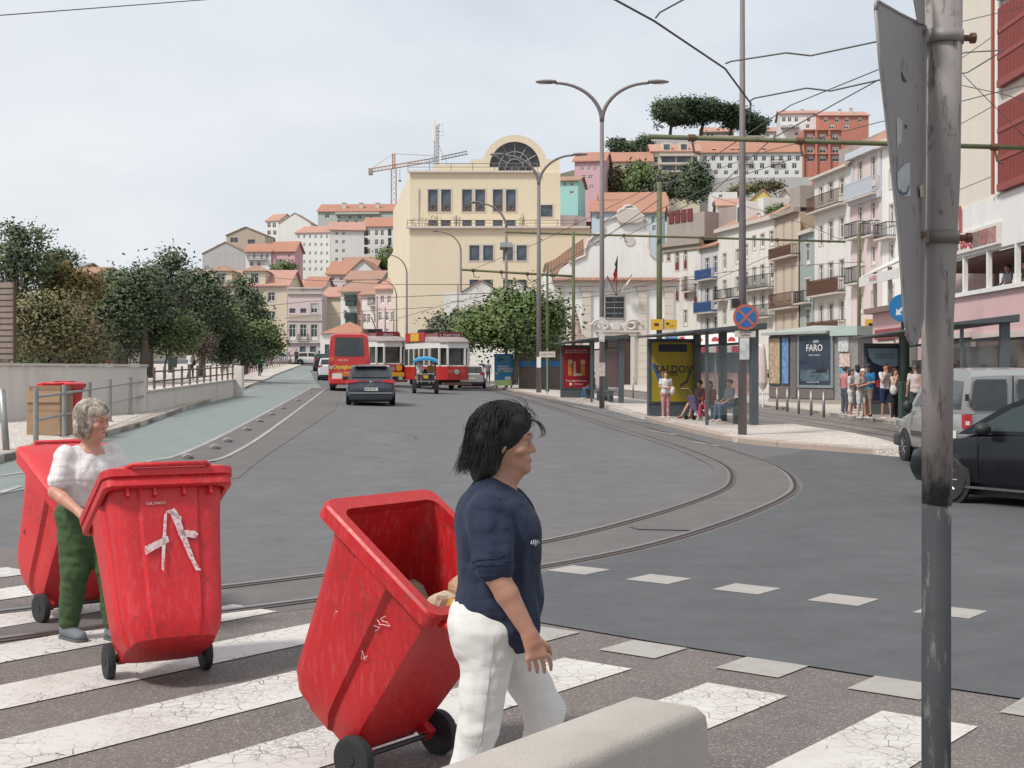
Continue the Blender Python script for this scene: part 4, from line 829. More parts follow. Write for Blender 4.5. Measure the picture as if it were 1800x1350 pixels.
# ================================================================ trees
def leafmat(name, c0, c1, c2=None):
    m, nt, bs, N, L = newmat(name); MATS[name] = m
    g = N('ShaderNodeNewGeometry'); v = coords(nt); n = noise(nt, .45, 4, v); c = mixc(nt, g.outputs['Random Per Island'], c0, c1)
    c = mixc(nt, ramp(nt, n, .42, .66, 0, .6), c, c2 or sc(c1, 1.3)); L(c, bs.inputs['Base Color']); bs.inputs['Roughness'].default_value = .6; bs.inputs['Specular IOR Level'].default_value = .3
    bs.inputs['Subsurface Weight'].default_value = 0
    return m
def leaves(name, blobs, n, size, mat, parent, seed=0, clump=.55, shell=.55, flat=0):
    """Leaf quads gathered in clumps through a set of ellipsoids (centre, radii)."""
    n = int(n*1.5); size *= .84; r = np.random.default_rng(seed); vol = np.array([b[1][0]*b[1][1]*b[1][2] for b in blobs])**.7; pr = vol/vol.sum(); cs = []
    nc = max(12, n//45)
    bi = r.choice(len(blobs), nc, p=pr); d = r.normal(size=(nc, 3)); d /= np.linalg.norm(d, axis=1)[:, None]; rad = r.uniform(shell**3, 1, nc)**(1/3)
    C = np.array([blobs[i][0] for i in bi])+d*rad[:, None]*np.array([blobs[i][1] for i in bi])*r.uniform(.8, 1.12, (nc, 1))
    k = r.integers(0, nc, n); P = C[k]+r.normal(size=(n, 3))*clump*np.array([1, 1, .7])*r.uniform(.5, 1.2, (nc, 1))[k]
    a = r.normal(size=(n, 3)); a[:, 2] *= .6; a /= np.linalg.norm(a, axis=1)[:, None]; b = r.normal(size=(n, 3)); b -= a*(a*b).sum(1)[:, None]; b /= np.linalg.norm(b, axis=1)[:, None]
    s = (size*r.uniform(.6, 1.4, n))[:, None]; q = np.stack([P-a*s, P+b*s*.55, P+a*s, P-b*s*.55], 1).reshape(-1, 3)
    cen = np.array([b_[0] for b_ in blobs]).mean(0); nv = (P-cen); nv /= np.linalg.norm(nv, axis=1)[:, None]+1e-6; lnm = np.cross(b, a); sg = np.sign((lnm*(nv+np.array([0,-.4,.5]))).sum(1))[:, None]; lnm *= sg
    q4 = q.reshape(-1, 4, 3); fl = sg[:, 0] < 0; q4[fl] = q4[fl][:, ::-1]; q = q4.reshape(-1, 3); nv = nv*.8+np.array([0,-.1,.45])+lnm*.45; nv /= np.linalg.norm(nv, axis=1)[:, None]
    me = bpy.data.meshes.new(name); me.vertices.add(4*n); me.vertices.foreach_set('co', q.ravel()); me.loops.add(4*n); me.loops.foreach_set('vertex_index', np.arange(4*n)); me.polygons.add(n); me.polygons.foreach_set('loop_start', np.arange(n)*4); me.update(); me.polygons.foreach_set('use_smooth', np.ones(n, dtype=bool)); me.normals_split_custom_set_from_vertices(np.repeat(nv, 4, axis=0).tolist())
    return link(name, me, mat, parent), C
bark = M('grey_bark', (.11,.09,.075), .9, .35, 8, .5)
def tree(name, label, px, pyb, Y, crown, n, size, mat, trunk=.18, seed=1, group=None, clump=.5, shell=.5, nb=14, fork=.35, cat='tree', zb=None, sat_n=4):
    """crown: ellipses in the photo (cx, cy, rx, ry) and a depth offset, turned into metres at distance Y."""
    k = Y/F; base = PX(px, pyb, Y)
    if zb is not None: base.z = zb
    root = thing(name, label, cat, base, 0, group); bl = []
    for c in crown:
        cx, cy, rx, ry = c[:4]; dy = c[4] if len(c) > 4 else 0
        p = PX(cx, cy, Y)-base; bl.append(((p.x, p.y+dy, p.z), (rx*k, (rx+ry)/2*k, ry*k)))
    rj = random.Random(seed*7+1); sat = []
    for c_, q in bl:
        for _ in range(sat_n):
            a_, b_ = rj.uniform(0, 6.28), rj.uniform(-.5, 1.0); f_ = rj.uniform(.28,.46); sat.append(((c_[0]+q[0]*.85*math.cos(a_)*math.cos(b_), c_[1]+q[1]*.85*math.sin(a_)*math.cos(b_), c_[2]+q[2]*.85*math.sin(b_)), (q[0]*f_, q[1]*f_, q[2]*f_)))
    bl = [(c_, (q[0]*.88, q[1]*.88, q[2]*.88)) for c_, q in bl]+sat
    o, C = leaves('crown', bl, n, size, mat, root, seed, clump, shell); o['kind'] = 'stuff'
    r = random.Random(seed); b = MB(); top = max(c[0][2]+c[1][2]*.2 for c in bl); mid = Vector((sum(c[0][0] for c in bl)/len(bl), 0, top*fork)); f = Vector((mid.x*.35, 0, max(.3, min(c[0][2]-c[1][2]*.9 for c in bl), top*fork)))
    b.tube([(0,0,-.3),(f.x*.3+r.uniform(-.05,.05),0,f.z*.5),tuple(f)], [trunk*1.25, trunk, trunk*.85], 8)
    for i in range(nb):
        e = Vector(C[r.randrange(len(C))]); m = f.lerp(e, .5)+Vector((r.uniform(-.3,.3), r.uniform(-.3,.3), r.uniform(.0,.5))); b.tube([tuple(f), tuple(m), tuple(e)], [trunk*.5, trunk*.28, trunk*.08], 5)
    b.build('trunk', bark, root, True); return root
L_dark = leafmat("dark_leaves", (.045,.068,.036), (.095,.13,.065)); L_mid = leafmat("mid_leaves", (.07,.10,.04), (.14,.185,.07)); L_olive = leafmat('olive_leaves', (.10,.10,.045), (.20,.18,.085), (.27,.225,.13))
L_grey = leafmat('grey_green_leaves', (.07,.085,.055), (.13,.145,.09)); L_yel = leafmat('yellowing_leaves', (.10,.085,.025), (.19,.14,.05)); L_bright = leafmat('bright_leaves', (.06,.10,.03), (.14,.195,.06), (.16,.21,.075)); L_pine = leafmat('pine_needles', (.028,.048,.024), (.065,.095,.045)); L_dry = leafmat('dry_brush', (.10,.075,.06), (.17,.12,.095))
PG = 'trees of the park left of the road'
tree('park_tree', 'tall sparse tree with bare twigs at the far left above the hut', 30, 655, 62, [(15,400,18,20),(45,430,36,30),(20,470,40,40),(70,480,32,24),(30,540,50,40)], 5200, .10, L_dark, .22, 3, PG, .38, .2, 34)
tree('park_tree', 'thin small crowned tree standing above the yellowing one', 104, 655, 66, [(96,448,20,16),(112,455,14,14),(104,470,16,8)], 1100, .10, L_dark, .09, 4, PG, .3, .1, 12, .7)
tree('park_tree', 'yellowing tree behind the olive brown bush', 95, 655, 64, [(90,490,28,30),(130,510,36,28),(150,500,14,16)], 3800, .11, L_yel, .15, 5, PG, .45, .3)
tree('park_tree', 'olive brown flowering tree nearest the wooden hut', 100, 660, 52, [(60,560,40,38),(110,560,44,40),(140,590,34,36),(60,600,34,30)], 9000, .09, L_olive, .16, 6, PG, .42, .45)
tree('park_tree', 'dark green tree left of the two bare trunks', 205, 655, 70, [(205,545,42,46),(245,545,40,50),(215,590,42,40),(200,500,16,14)], 8500, .12, L_dark, .2, 7, PG, .45, .45)
tree('park_tree', 'grey green tree with tall top behind the olive pole', 262, 655, 76, [(262,540,42,52),(300,540,38,50),(302,462,26,24),(268,490,30,26)], 8500, .12, L_grey, .22, 8, PG, .45, .35)
tree('park_tree', 'dense dark tree in front of the dormer house', 355, 655, 82, [(350,530,44,52),(380,545,24,42),(335,500,34,26),(360,570,40,34)], 9000, .12, L_dark, .2, 9, PG, .45, .5)
tree('park_tree', 'narrow dark tree between the two dormers', 432, 650, 92, [(424,505,13,20),(432,540,22,28),(450,555,18,20)], 4200, .12, L_dark, .14, 10, PG, .4, .4)
tree('park_tree', 'mid green tree at the right end of the park', 425, 650, 86, [(415,580,32,36),(450,590,32,30),(470,610,22,20),(400,610,30,26)], 7000, .12, L_mid, .16, 11, PG, .42, .45)
BGp = 'bushes along the park path'
tree('bush', 'dark bush at the foot of the olive brown tree', 105, 655, 56, [(80,625,50,22),(140,622,34,24),(170,615,24,24)], 5200, .09, L_dark, .05, 12, BGp, .35, .4, 6, .1, 'bush')
tree('bush', 'green bush between the trunks and the olive pole', 290, 655, 72, [(285,600,28,36),(320,590,34,38)], 5200, .1, L_mid, .05, 13, BGp, .35, .4, 6, .1, 'bush')
tree('bush', 'brown dry bush behind the woman in white', 360, 652, 80, [(355,610,20,24)], 1800, .09, L_dry, .04, 14, BGp, .3, .4, 6, .1, 'bush')
tree('bush', 'dark bush below the narrow dark tree', 400, 650, 84, [(385,615,26,28),(440,622,34,22)], 4200, .1, L_dark, .04, 15, BGp, .35, .4, 6, .1, 'bush')
tree('bush', 'reddish dry bush between the two bare trunks', 228, 655, 74, [(228,608,16,30)], 1300, .08, L_dry, .04, 16, BGp, .3, .3, 8, .1, 'bush')
for x, lab in ((217, 'left bare trunk standing in the park gap'), (252, 'right bare trunk standing in the park gap')):
    t = thing('tree', lab, 'tree', PX(x, 652, 70), 0, 'bare trunks in the park'); b = MB(); b.tube([(0,0,-.3),(.05,0,1.5),(.0,.1,4)], [.26,.2,.16], 8); b.build('trunk', bark, t, True)
    o, _ = leaves('crown', [((0,.2,4.4),(1.2,1.0,1.1))], 900, .12, L_dark, t, x, .4, .2); o['kind'] = 'stuff'
tree('street_tree', 'bright green leafy tree in front of the church', 905, 668, 84, [(845,580,34,22),(880,560,36,30),(925,545,38,28),(960,570,30,34),(905,586,46,26),(945,592,26,18),(898,530,18,14),(975,545,14,14)], 12000, .15, L_bright, .16, 20, None, .75, .25, 24, .25, sat_n=2)
tree('street_tree', 'dull green spreading tree behind the trams', 800, 668, 92, [(800,575,42,22),(840,565,40,26),(830,595,44,18)], 5000, .14, L_grey, .14, 21, None, .5, .4, 14, .25)
# umbrella pines on the hilltop
for lab, px, pyb, Y, cr, n, sd in (('largest umbrella pine on the hilltop with wide dark canopy', 1178, 252, 272, [(1172,197,32,17,-3),(1205,188,36,15,0),(1225,198,38,16,3),(1190,207,30,8,0),(1136,212,8,4,0),(1160,220,7,4,0)], 13000, 31),
                             ('umbrella pine with leaning trunk in the middle of the hilltop', 1232, 250, 276, [(1240,190,34,14),(1262,198,30,13),(1230,204,26,7)], 9000, 32),
                             ('dark round pine behind the tall brown post', 1282, 246, 278, [(1288,200,28,14),(1308,210,20,14),(1290,214,20,10)], 8000, 33),
                             ('small pine at the right end of the hilltop', 1332, 250, 280, [(1332,220,16,14),(1322,232,12,8)], 2600, 34)):
    tree('umbrella_pine', lab, px, pyb, Y, cr, n, .30, L_pine, .34, sd, 'umbrella pines on the hilltop', .85, .3, 34, .42, sat_n=1)
HG = 'trees on the hillside'
tree('hill_tree', 'mottled poplar left in the hillside clump', 1080, 350, 206, [(1080,315,16,26),(1092,330,14,18)], 3600, .26, L_olive, .2, 41, HG, .7, .4)
tree('hill_tree', 'tall leafy poplar in the middle of the hillside clump', 1125, 352, 204, [(1120,312,18,26),(1136,312,14,26),(1110,335,22,14)], 6500, .26, L_mid, .2, 42, HG, .7, .4)
tree('hill_tree', 'dull broad tree behind the olive tram pole', 1168, 352, 202, [(1165,325,24,22),(1185,330,20,18)], 5200, .26, L_grey, .2, 43, HG, .7, .4)
tree('hill_tree', 'dark round tree right in the hillside clump', 1220, 352, 200, [(1220,312,18,22),(1222,335,22,16)], 5600, .26, L_dark, .2, 44, HG, .7, .4)
tree('hill_tree', 'small dark tree above the cream hill house', 1085, 275, 236, [(1085,258,12,12)], 1800, .26, L_dark, .15, 45, HG, .6, .4)
tree('hill_tree', 'low bushes on the crest left of the beige block', 1118, 272, 236, [(1112,262,14,8),(1140,262,10,10),(1130,250,12,8)], 2400, .26, L_dark, .12, 46, HG, .6, .4)
tree('hill_tree', 'green tree left of the office block on the slope', 684, 478, 236, [(685,455,16,20)], 3200, .26, L_mid, .15, 47, HG, .7, .4)
tree('hill_tree', 'bush below the pink slope house', 500, 490, 214, [(500,473,16,11)], 1800, .24, L_mid, .1, 48, HG, .6, .4)
tree('roof_plant', 'green plant growing on the roof of the grimy white house', 1364, 384, 126, [(1364,372,17,9)], 1500, .16, L_bright, .05, 49, None, .35, .3, 8, .1, 'plant')
tree('hill_tree', 'scrub on the bank under the long white terrace', 1330, 345, 196, [(1345,330,34,7),(1300,335,20,6)], 1800, .24, L_olive, .1, 50, HG, .6, .4)
# ================================================================ walls, fences, poles, shelters
UPX = (R(90), 0, 0)
# --- retaining wall and park railing on the left
wstain = WALL('stained_white_wall', (.66,.62,.575), .7, (.36,.27,.21))
w0, w1, w2 = G(-90, 744, .135), G(258, 723, .135), G(416, 691, .135)
def seg_wall(name, label, a, b, ha, hb, th, mat, cap=None):
    t = thing(name, label, 'wall', a); d = (b-a); n = Vector((-d.y, d.x, 0)).normalized()*th; q = Vector((0,0,0))
    m = MB(); m.hexa([q-V(0,0,.3), d-V(0,0,.3), d+n-V(0,0,.3), n-V(0,0,.3), q+V(0,0,ha), d+V(0,0,hb), d+n+V(0,0,hb), n+V(0,0,ha)]); m.build('wall', mat, t)
    if cap:
        e = n*.15; m = MB(); z = V(0,0,.01); c = V(0,0,cap); m.hexa([q-e+V(0,0,ha)+z, d-e+V(0,0,hb)+z, d+n+e+V(0,0,hb)+z, n+e+V(0,0,ha)+z, q-e+V(0,0,ha)+c, d-e+V(0,0,hb)+c, d+n+e+V(0,0,hb)+c, n+e+V(0,0,ha)+c]); m.build('coping', stone, t)
    return t
hgt = lambda p, py: HC-(py-HY)/F*p.y-p.z
sw = seg_wall('retaining_wall', 'stained white retaining wall behind the cardboard box and red bin', w0, w1, hgt(w0, 643), hgt(w1, 645), .35, wstain, .07)
lw = seg_wall('low_wall', 'low stained wall with iron railing beside the cycle lane', w1+V(.02,.02,0), w2, hgt(w1, 690), hgt(w2, 668), .35, wstain, .06)
d = w2-w1; zA, zB = hgt(w1, 690)+.07, hgt(w2, 668)+.07
for i in range(12):
    t = (i+.5)/12.6; p = d*t; m = MB(); m.box(p.x-.03, p.y+.1, p.z+lerp(zA,zB,t), p.x+.03, p.y+.16, p.z+lerp(zA,zB,t)+.62); m.build('railing_post', railbrown, lw)
for k in (.22, .5): 
    m = MB(); m.tube([d*.03+V(0,.13,zA+k), d*.93+V(0,.13,zB+k)], .028, 6); m.build('railing_bar', railbrown, lw)
p = d*.955; MB().box(p.x-.3, p.y-.06, p.z-.2, p.x+.32, p.y+.42, p.z+hgt(w2, 643)).build('end_pillar', wstain, lw, bevel=.02)
# picket fence further along the park
fa, fb, fc = G(420, 663, .135), G(475, 648, .135), G(545, 634, .135)
fn = thing('picket_fence', 'long brown picket fence between park and cycle lane', 'fence', fa); pk = M('picket_brown', (.22,.15,.13), .7, .2)
pth = [fa, G(440, 655, .135), G(470, 648, .135), G(505, 640, .135), fc]
for a, b_ in zip(pth, pth[1:]):
    n = 9
    for i in range(n):
        p = a.lerp(b_, i/n)-fa; m = MB(); m.box(p.x-.05, p.y-.03, p.z-.1, p.x+.05, p.y+.03, p.z+1.05); m.build('picket', pk, fn)
    for z in (.35, .9): MB().tube([a-fa+V(0,.05,z), b_-fa+V(0,.05,z)], .03, 5).build('rail', pk, fn)
kb = M('reddish_plinth', (.33,.23,.19), .85)
# --- steel railing posts on the near pavement
pr_ = [(63,782),(113,768),(157,754),(193,741),(229,729),(257,722)]
rl = thing('pedestrian_railing', 'grey steel pedestrian railing in front of the cardboard box', 'railing', G(63, 782, .135)); o0 = rl.location.copy()
tops = []
for px, py in pr_:
    q = G(px, py, .135); hh_ = .98; MB().tube([q-o0-V(0,0,.1), q-o0+V(0,0,hh_)], .045, 10).build('post', steel, rl); tops.append(q-o0); MB().tube([q-o0, q-o0+V(0,0,.02)], .09, 10).build('foot_plate', steel, rl)
for z in (.82, .42): MB().tube([t+V(0,-.02,z) for t in tops], .026, 8).build('bar', steel, rl)
q = G(12, 792, .135); bo = thing('bollard', 'leaning grey steel bollard at the left picture edge', 'bollard', q); m = MB(); m.tube([(0,0,-.1),(-.08,0,.98)], .055, 12); m.build('post', steel, bo, True); MB().ball((-.08,0,.98), (.055,.055,.03)).build('cap', steel, bo, True)
# --- wooden slatted hut
q = PX(-40, 655, 44); hut = thing('slatted_hut', 'weathered wooden slatted hut at the left edge', 'hut', (q.x, q.y, gh(q.x, q.y))); kx = 44/F; wood = M('weathered_wood', (.22,.17,.14), .85, .35, 3, .3)
zt = HC-(495-HY)/F*44-hut.location.z
for i in range(20):
    z = zt-.01-(i+1)*zt/20; MB().hexa([(-2,-.03,z),(62*kx,-.03,z),(62*kx,.1,z),(-2,.1,z),(-2,.0,z+zt/20-.02),(62*kx,.0,z+zt/20-.02),(62*kx,.1,z+zt/20-.02),(-2,.1,z+zt/20-.02)]).build('board', wood, hut)
MB().box(-2,.12,0,62*kx-.05,.5,zt-.05).build('back_wall', M('hut_dark', (.07,.05,.045), .9), hut); MB().box(42*kx,-.06,0,44*kx,-.032,zt*.35).build('door_frame', rust, hut); MB().box(44*kx,-.05,0,56*kx,-.031,zt*.35).build('door', M('hut_door', (.13,.10,.085), .8), hut)
# --- litter bin in the park
q = G(306, 646, .135); lb = thing('litter_bin', 'dark grey litter bin beside the olive pole in the park', 'litter bin', q); m = MB(); m.lathe([(.26,0),(.33,.85),(.36,.88),(.36,.95),(.3,1.0)], 14); m.build('body', dkgrey, lb, True); MB().lathe([(.2,.99),(.2,1.02)], 12).build('lid', black, lb)
# --- poles
def pole(name, label, px, pyb, ytop, w, mat, cat='pole', off=.135, Y=None, wt=None, group=None, base=None, lean=0):
    q = G(px, pyb, off) if Y is None else PX(px, pyb, Y)
    if Y is not None: q.z = gh(q.x, q.y)+off
    t = thing(name, label, cat, q, 0, group); k = q.y/F; H = HC-(ytop-HY)/F*q.y-q.z; r0 = w*k/2; r1 = (wt or w*.75)*k/2
    if base: m = MB(); m.lathe([(r0*1.25,-.1),(r0*1.25,H*.28),(r0*1.05,H*.29)], 12); m.build('lower_shaft', base, t, True); z0 = H*.285
    else: z0 = -.1
    m = MB(); m.tube([(0,0,z0),(lean*.5,0,H*.5),(lean,0,H)], [r0, (r0+r1)/2, r1], 12); m.build('shaft', mat, t, True); return t, H, k
def lamp_arm(t, p0, p1, rise, r, mat, head=True, hl=.62):
    p0, p1 = Vector(p0), Vector(p1); pts = []
    for i in range(13):
        s = i/12; pts.append((lerp(p0.x, p1.x, 1-math.cos(s*math.pi/2)), lerp(p0.y, p1.y, s), lerp(p0.z, p1.z, math.sin(s*math.pi/2))))
    a = MB(); a.tube(pts, [lerp(r, r*.6, i/12) for i in range(13)], 8); arm = a.build('arm', mat, t, True)
    if head:
        sgn = 1 if p1.x > p0.x else -1; m = MB(); rings = []
        for i in range(9):
            s = i/8; x = p1.x+sgn*(-.05+hl*s); w_ = .16*math.sin(math.pi*min(1, .12+s*.85))**.6+.02; hh_ = .5*w_
            rings.append([(x, p1.y+w_*math.cos(a_), p1.z+.05+hh_*math.sin(a_)) for a_ in [2*math.pi*j/10 for j in range(10)]])
        m.loft(rings); h = m.build('lamp_head', mat, arm, True); MB().ball((p1.x+sgn*hl*.55, p1.y, p1.z-.0), (hl*.3,.11,.05)).build('lens', M('lamp_lens', (.55,.52,.48), .3), arm, True)
t, H, k = pole('street_lamp', 'tall double armed street lamp nearest the church', 1058, 713, 212, 9.5, postgrey, 'street lamp', wt=7)
for x in (976, 1141): lamp_arm(t, (0,0,H-.05), ((x-1058)*k, 0, H+(212-146)*k), 1, .09, postgrey, hl=.85)
MB().box(-.13,-.16,1.2,.12,-.11,1.75).build('poster_scraps', M('torn_posters', (.5,.32,.3), .8, .9, 14), t); MB().box(-.13,-.155,2.6,.10,-.112,3.6).build('paper_scraps', M('torn_paper', (.45,.46,.45), .8, .8, 8), t)
t, H, k = pole('street_lamp', 'double armed street lamp in front of the yellow office block', 947, 690, 325, 9, postgrey, 'street lamp', wt=6)
for x in (886, 1008): lamp_arm(t, (0,0,H-.05), ((x-947)*k, 0, H+(325-273)*k), 1, .09, postgrey, hl=.85)
MB().box(-.12,-.16,1.4,.12,-.13,2.0).build('notice', white, t)
t, H, k = pole('street_lamp', 'single armed lamp with floodlights and dark display boards', 890, 681, 400, 6, postgrey, 'street lamp')
lamp_arm(t, (0,0,H-.05), ((840-890)*k, 0, H+(400-357)*k), 1, .08, postgrey, hl=.6)
for s in (-1, 1): MB().hexa([(s*.2-.22,-.3,H*.875),(s*.2+.22,-.3,H*.875),(s*.2+.22,.05,H*.86),(s*.2-.22,.05,H*.86),(s*.2-.2,-.25,H*.9),(s*.2+.2,-.25,H*.9),(s*.2+.2,.1,H*.91),(s*.2-.2,.1,H*.91)]).build('floodlight', steel, t)
for y0, y1 in ((543,566),(568,592)):
    z1, z0 = H-(y0-400)*k, H-(y1-400)*k; o = MB().box(-.18,-.3,z0,.22,-.12,z1).build('display_board', black, t); MB().box(-.13,-.31,z0+.06,.17,-.301,z1-.06).build('screen', M('display_dark', (.05,.06,.085), .3, .4, 20), o)
def round_sign(t, x, y, z, r, face, rim, cross=None):
    m = MB(); m.lathe([(r,0),(r,.02)], 28, (x,y,z), 'y'); s = m.build('sign_plate', rim, t); m = MB(); m.lathe([(r*.8,-.006),(r*.8,.0)], 28, (x,y-.001,z), 'y'); m.build('sign_face', face, s)
    if cross:
        for a in (45, 135):
            c, sn = math.cos(R(a)), math.sin(R(a)); w = r*.085; m = MB(); L_ = r*.82
            m.prism([(x+c*L_-sn*w, y-.008-.001*(a > 90), z+sn*L_+c*w),(x+c*L_+sn*w, y-.008-.001*(a > 90), z+sn*L_-c*w),(x-c*L_+sn*w, y-.008-.001*(a > 90), z-sn*L_-c*w),(x-c*L_-sn*w, y-.008-.001*(a > 90), z-sn*L_+c*w)], (0,.004,0)); m.build('cross_bar', cross, s)
    return s
signred = M('sign_faded_red', (.42,.10,.07), .5); signblue = M('sign_blue', (.02,.12,.33), .45); signblue2 = M('sign_bright_blue', (.015,.18,.42), .45)
round_sign(t, .05, -.2, H-(605-400)*k, .36, signblue, signred, signred)
t, H, k = pole('street_lamp', 'slim single armed lamp before the left half of the office block', 810, 662, 440, 5, postgrey, 'street lamp'); lamp_arm(t, (0,0,H-.05), ((768-810)*k, 0, H+(440-407)*k), 1, .07, postgrey, hl=.5)
t, H, k = pole('street_lamp', 'slim single armed lamp at the left corner of the office block', 715, 655, 480, 4.5, postgrey, 'street lamp'); lamp_arm(t, (0,0,H-.05), ((682-715)*k, 0, H+(480-448)*k), 1, .07, postgrey, hl=.5)
t, H, k = pole('street_lamp', 'small lamp with pale arm left of the office block', 697, 652, 520, 3.5, postgrey, 'street lamp'); lamp_arm(t, (0,0,H-.05), ((668-697)*k, 0, H+(520-492)*k), 1, .06, postgrey, hl=.5)
# tall brown post with the no stopping sign
t, H, k = pole('tram_mast', 'very tall grey brown mast carrying a no stopping sign', 1305, 764, -60, 16, postgrey, 'mast', wt=8)
zs = HC-(558-HY)/F*t.location.y-t.location.z; round_sign(t, .05, -.24, zs, 22.5*k, signblue, signred, signred)
o = MB().box(-.22,-.2,zs-35*k,.3,-.17,zs-24*k).build('plate', M('plate_cream', (.55,.48,.42), .6), t); text('lettering', 'EXCEPTO\nCARRIS', .07, black, o, (.04,-.205,zs-29*k), UPX)
MB().box(-.1,-.19,1.9,.14,-.16,2.5).build('paper_notice', M('old_paper', (.5,.5,.5), .8, .4, 8), t); MB().box(-.26,-.1,zs+17*k,-.12,.1,zs+33*k).build('junction_box', black, t)
# olive tram poles
OG = 'olive painted tram wire poles'
pole('tram_pole', 'thick olive tram pole behind the yellow advertisement', 1159, 690, 320, 11, olive, 'pole', group=OG, wt=9)
pole('tram_pole', 'olive tram pole in front of the church left pilaster', 1008, 690, 407, 7, olive, 'pole', group=OG, base=dkgreen)
pole('tram_pole', 'short olive tram pole right of the bright green tree', 962, 688, 462, 5.5, olive, 'pole', group=OG, base=dkgreen)
pole('tram_pole', 'olive tram pole before the pink house', 1510, 700, 392, 7.5, olive, 'pole', group=OG)
pole('tram_pole', 'olive pole with dark green foot in the park', 299, 655, 443, 6, olive, 'pole', group=OG, base=dkgreen)
pole('tram_pole', 'olive pole beside the couple in hats', 402, 646, 492, 5, olive, 'pole', group=OG, base=dkgreen)
pole('tram_pole', 'farthest olive pole at the end of the park', 461, 640, 520, 4, olive, 'pole', group=OG)
for px, pb, yt, lab in ((738,650,512,'thin brown post above the front tram'),(805,668,500,'thin grey post right of the front tram roof'),(663,645,520,'thin dark post above the rear tram'),(692,648,545,'thin post at the office block corner'),(677,648,540,'second thin dark post above the rear tram'),(637,648,545,'thin dark post right of the red bus')):
    t, H, k = pole('wire_post', lab, px, pb, yt, 3, postgrey, 'post', group='thin wire posts by the trams'); b = MB(); b.tube([(-.5,0,H*.82),(.5,0,H*.82)], .03, 5); b.build('cross_arm', rust, t)
# horizontal beams
def beam(label, a, b_, r, mat=olive):
    a, b_ = Vector(a), Vector(b_); t = thing('wire_beam', label, 'beam', a, 0, 'horizontal beams holding the tram wires'); m = MB(); m.tube([(0,0,0), tuple(b_-a)], r, 10); m.build('tube', mat, t, True)
    for s in (.1, .35, .58, .8):
        p = (b_-a)*s; m = MB(); m.tube([p-(b_-a).normalized()*.09, p+(b_-a).normalized()*.09], r*1.5, 8); m.build('clamp', rust, t); MB().tube([p, p+V(.05,-.05,-.35), p+V(.2,-.1,-.42)], .03, 6).build('hook', rust, t)
yq = G(1159, 690, .135).y
beam('long olive beam in front of the church and stained houses', PX(888, 408, yq-.3), PX(1486, 425, yq-.3), .07)
beam('big olive beam high in front of the umbrella pines', PX(1140, 240, 33), PX(1900, 263, 33), .06)
y3 = G(1008, 690, .135).y; beam('thin olive beam before the office block windows', PX(812, 474, y3), PX(1010, 486, y3), .07)
# overhead wires: one line each
def wire(label, pts, r=.012, mat=None):
    q = [PX(*p) for p in pts]; a = q[0]; m = MB(); out = []
    for i in range(len(q)-1):
        n = 6
        for j in range(n): out.append(q[i].lerp(q[i+1], j/n)-a)
    out.append(q[-1]-a); m.tube(out, r, 5); o = m.build('overhead_wire', mat or black, None, True, loc=a); tag(o, label, 'wire', 'overhead tram wires')
    return o
wm = M('wire_grey', (.09,.085,.08), .6)
wire('single wire crossing the top left corner of the sky', [(-40,30,16),(380,-2,19)], .007, wm)
wire('main contact wire sweeping down from the top centre', [(1060,-12,24),(1150,37,25),(1275,121,28),(1300,155,29),(1320,182,30),(1316,215,33)], .022, wm)
wire('upper pull off arm running right behind the traffic sign', [(1275,112,28),(1285,108,28),(1382,93,27),(1425,98,27),(1500,82,26),(1660,48,25)], .018, wm)
wire('lower pull off arm ending behind the traffic sign', [(1318,178,30),(1325,173,30),(1418,155,29),(1460,160,29),(1540,142,28),(1660,118,27)], .018, wm)
wire('short span at the top beside the main contact wire', [(1152,32,25),(1160,22,25),(1215,-8,24)], .018, wm)
wire('wire from the top pull off to the cream building', [(1060,390,60),(1240,285,45),(1390,185,38),(1545,122,33),(1700,92,30),(1765,88,29)], .016, wm)
wire('wire rising from the big beam to the upper right', [(1090,420,60),(1250,340,50),(1358,243,33),(1545,140,29),(1700,128,28),(1762,90,27)], .014, wm)
wire('wire from the olive pole past the big beam', [(1160,325,58),(1255,300,46),(1350,265,38),(1545,215,34),(1800,150,28)], .012, wm)
wire('long wire low over the houses to the cream building', [(1250,345,70),(1420,395,64),(1475,420,62),(1560,400,55),(1700,375,46),(1800,348,40)], .014, wm)
wire('steep wire crossing the cream building downward', [(1690,128,24),(1800,240,24)], .008, wm)
wire('second steep wire crossing the cream building downward', [(1690,150,24),(1760,165,24),(1850,190,24)], .008, wm)
wire('wire across the top right corner of the cream building', [(1690,38,24),(1800,12,24)], .008, wm)
wire('wire spanning in front of the church pediment', [(960,480,62),(1090,400,62),(1255,325,60),(1420,270,60)], .018, wm)
wire('second wire spanning in front of the church', [(890,520,70),(1010,455,66),(1160,350,60)], .018, wm)
wire('wire from the thin beam to the long olive beam', [(830,474,76),(950,425,64),(1060,370,60),(1140,330,58)], .014, wm)
wire('low wire in front of the church window', [(950,515,70),(1080,512,66),(1190,490,62),(1340,470,60),(1520,460,58)], .014, wm)
wire('lower wire passing the church door pediment', [(960,530,70),(1100,515,64),(1250,495,60),(1420,420,60)], .014, wm)
wire('wire over the street end houses', [(330,470,150),(500,490,140),(690,500,120),(830,500,90)], .03, wm)
wire('second wire over the street end houses', [(400,545,150),(540,530,140),(700,522,120),(870,515,85)], .03, wm)
wire('third wire over the street end houses', [(500,560,150),(620,548,130),(760,540,100)], .025, wm)
wire('wire hanging before the lower office windows', [(700,560,110),(800,530,90),(960,500,75),(1005,490,66)], .02, wm)
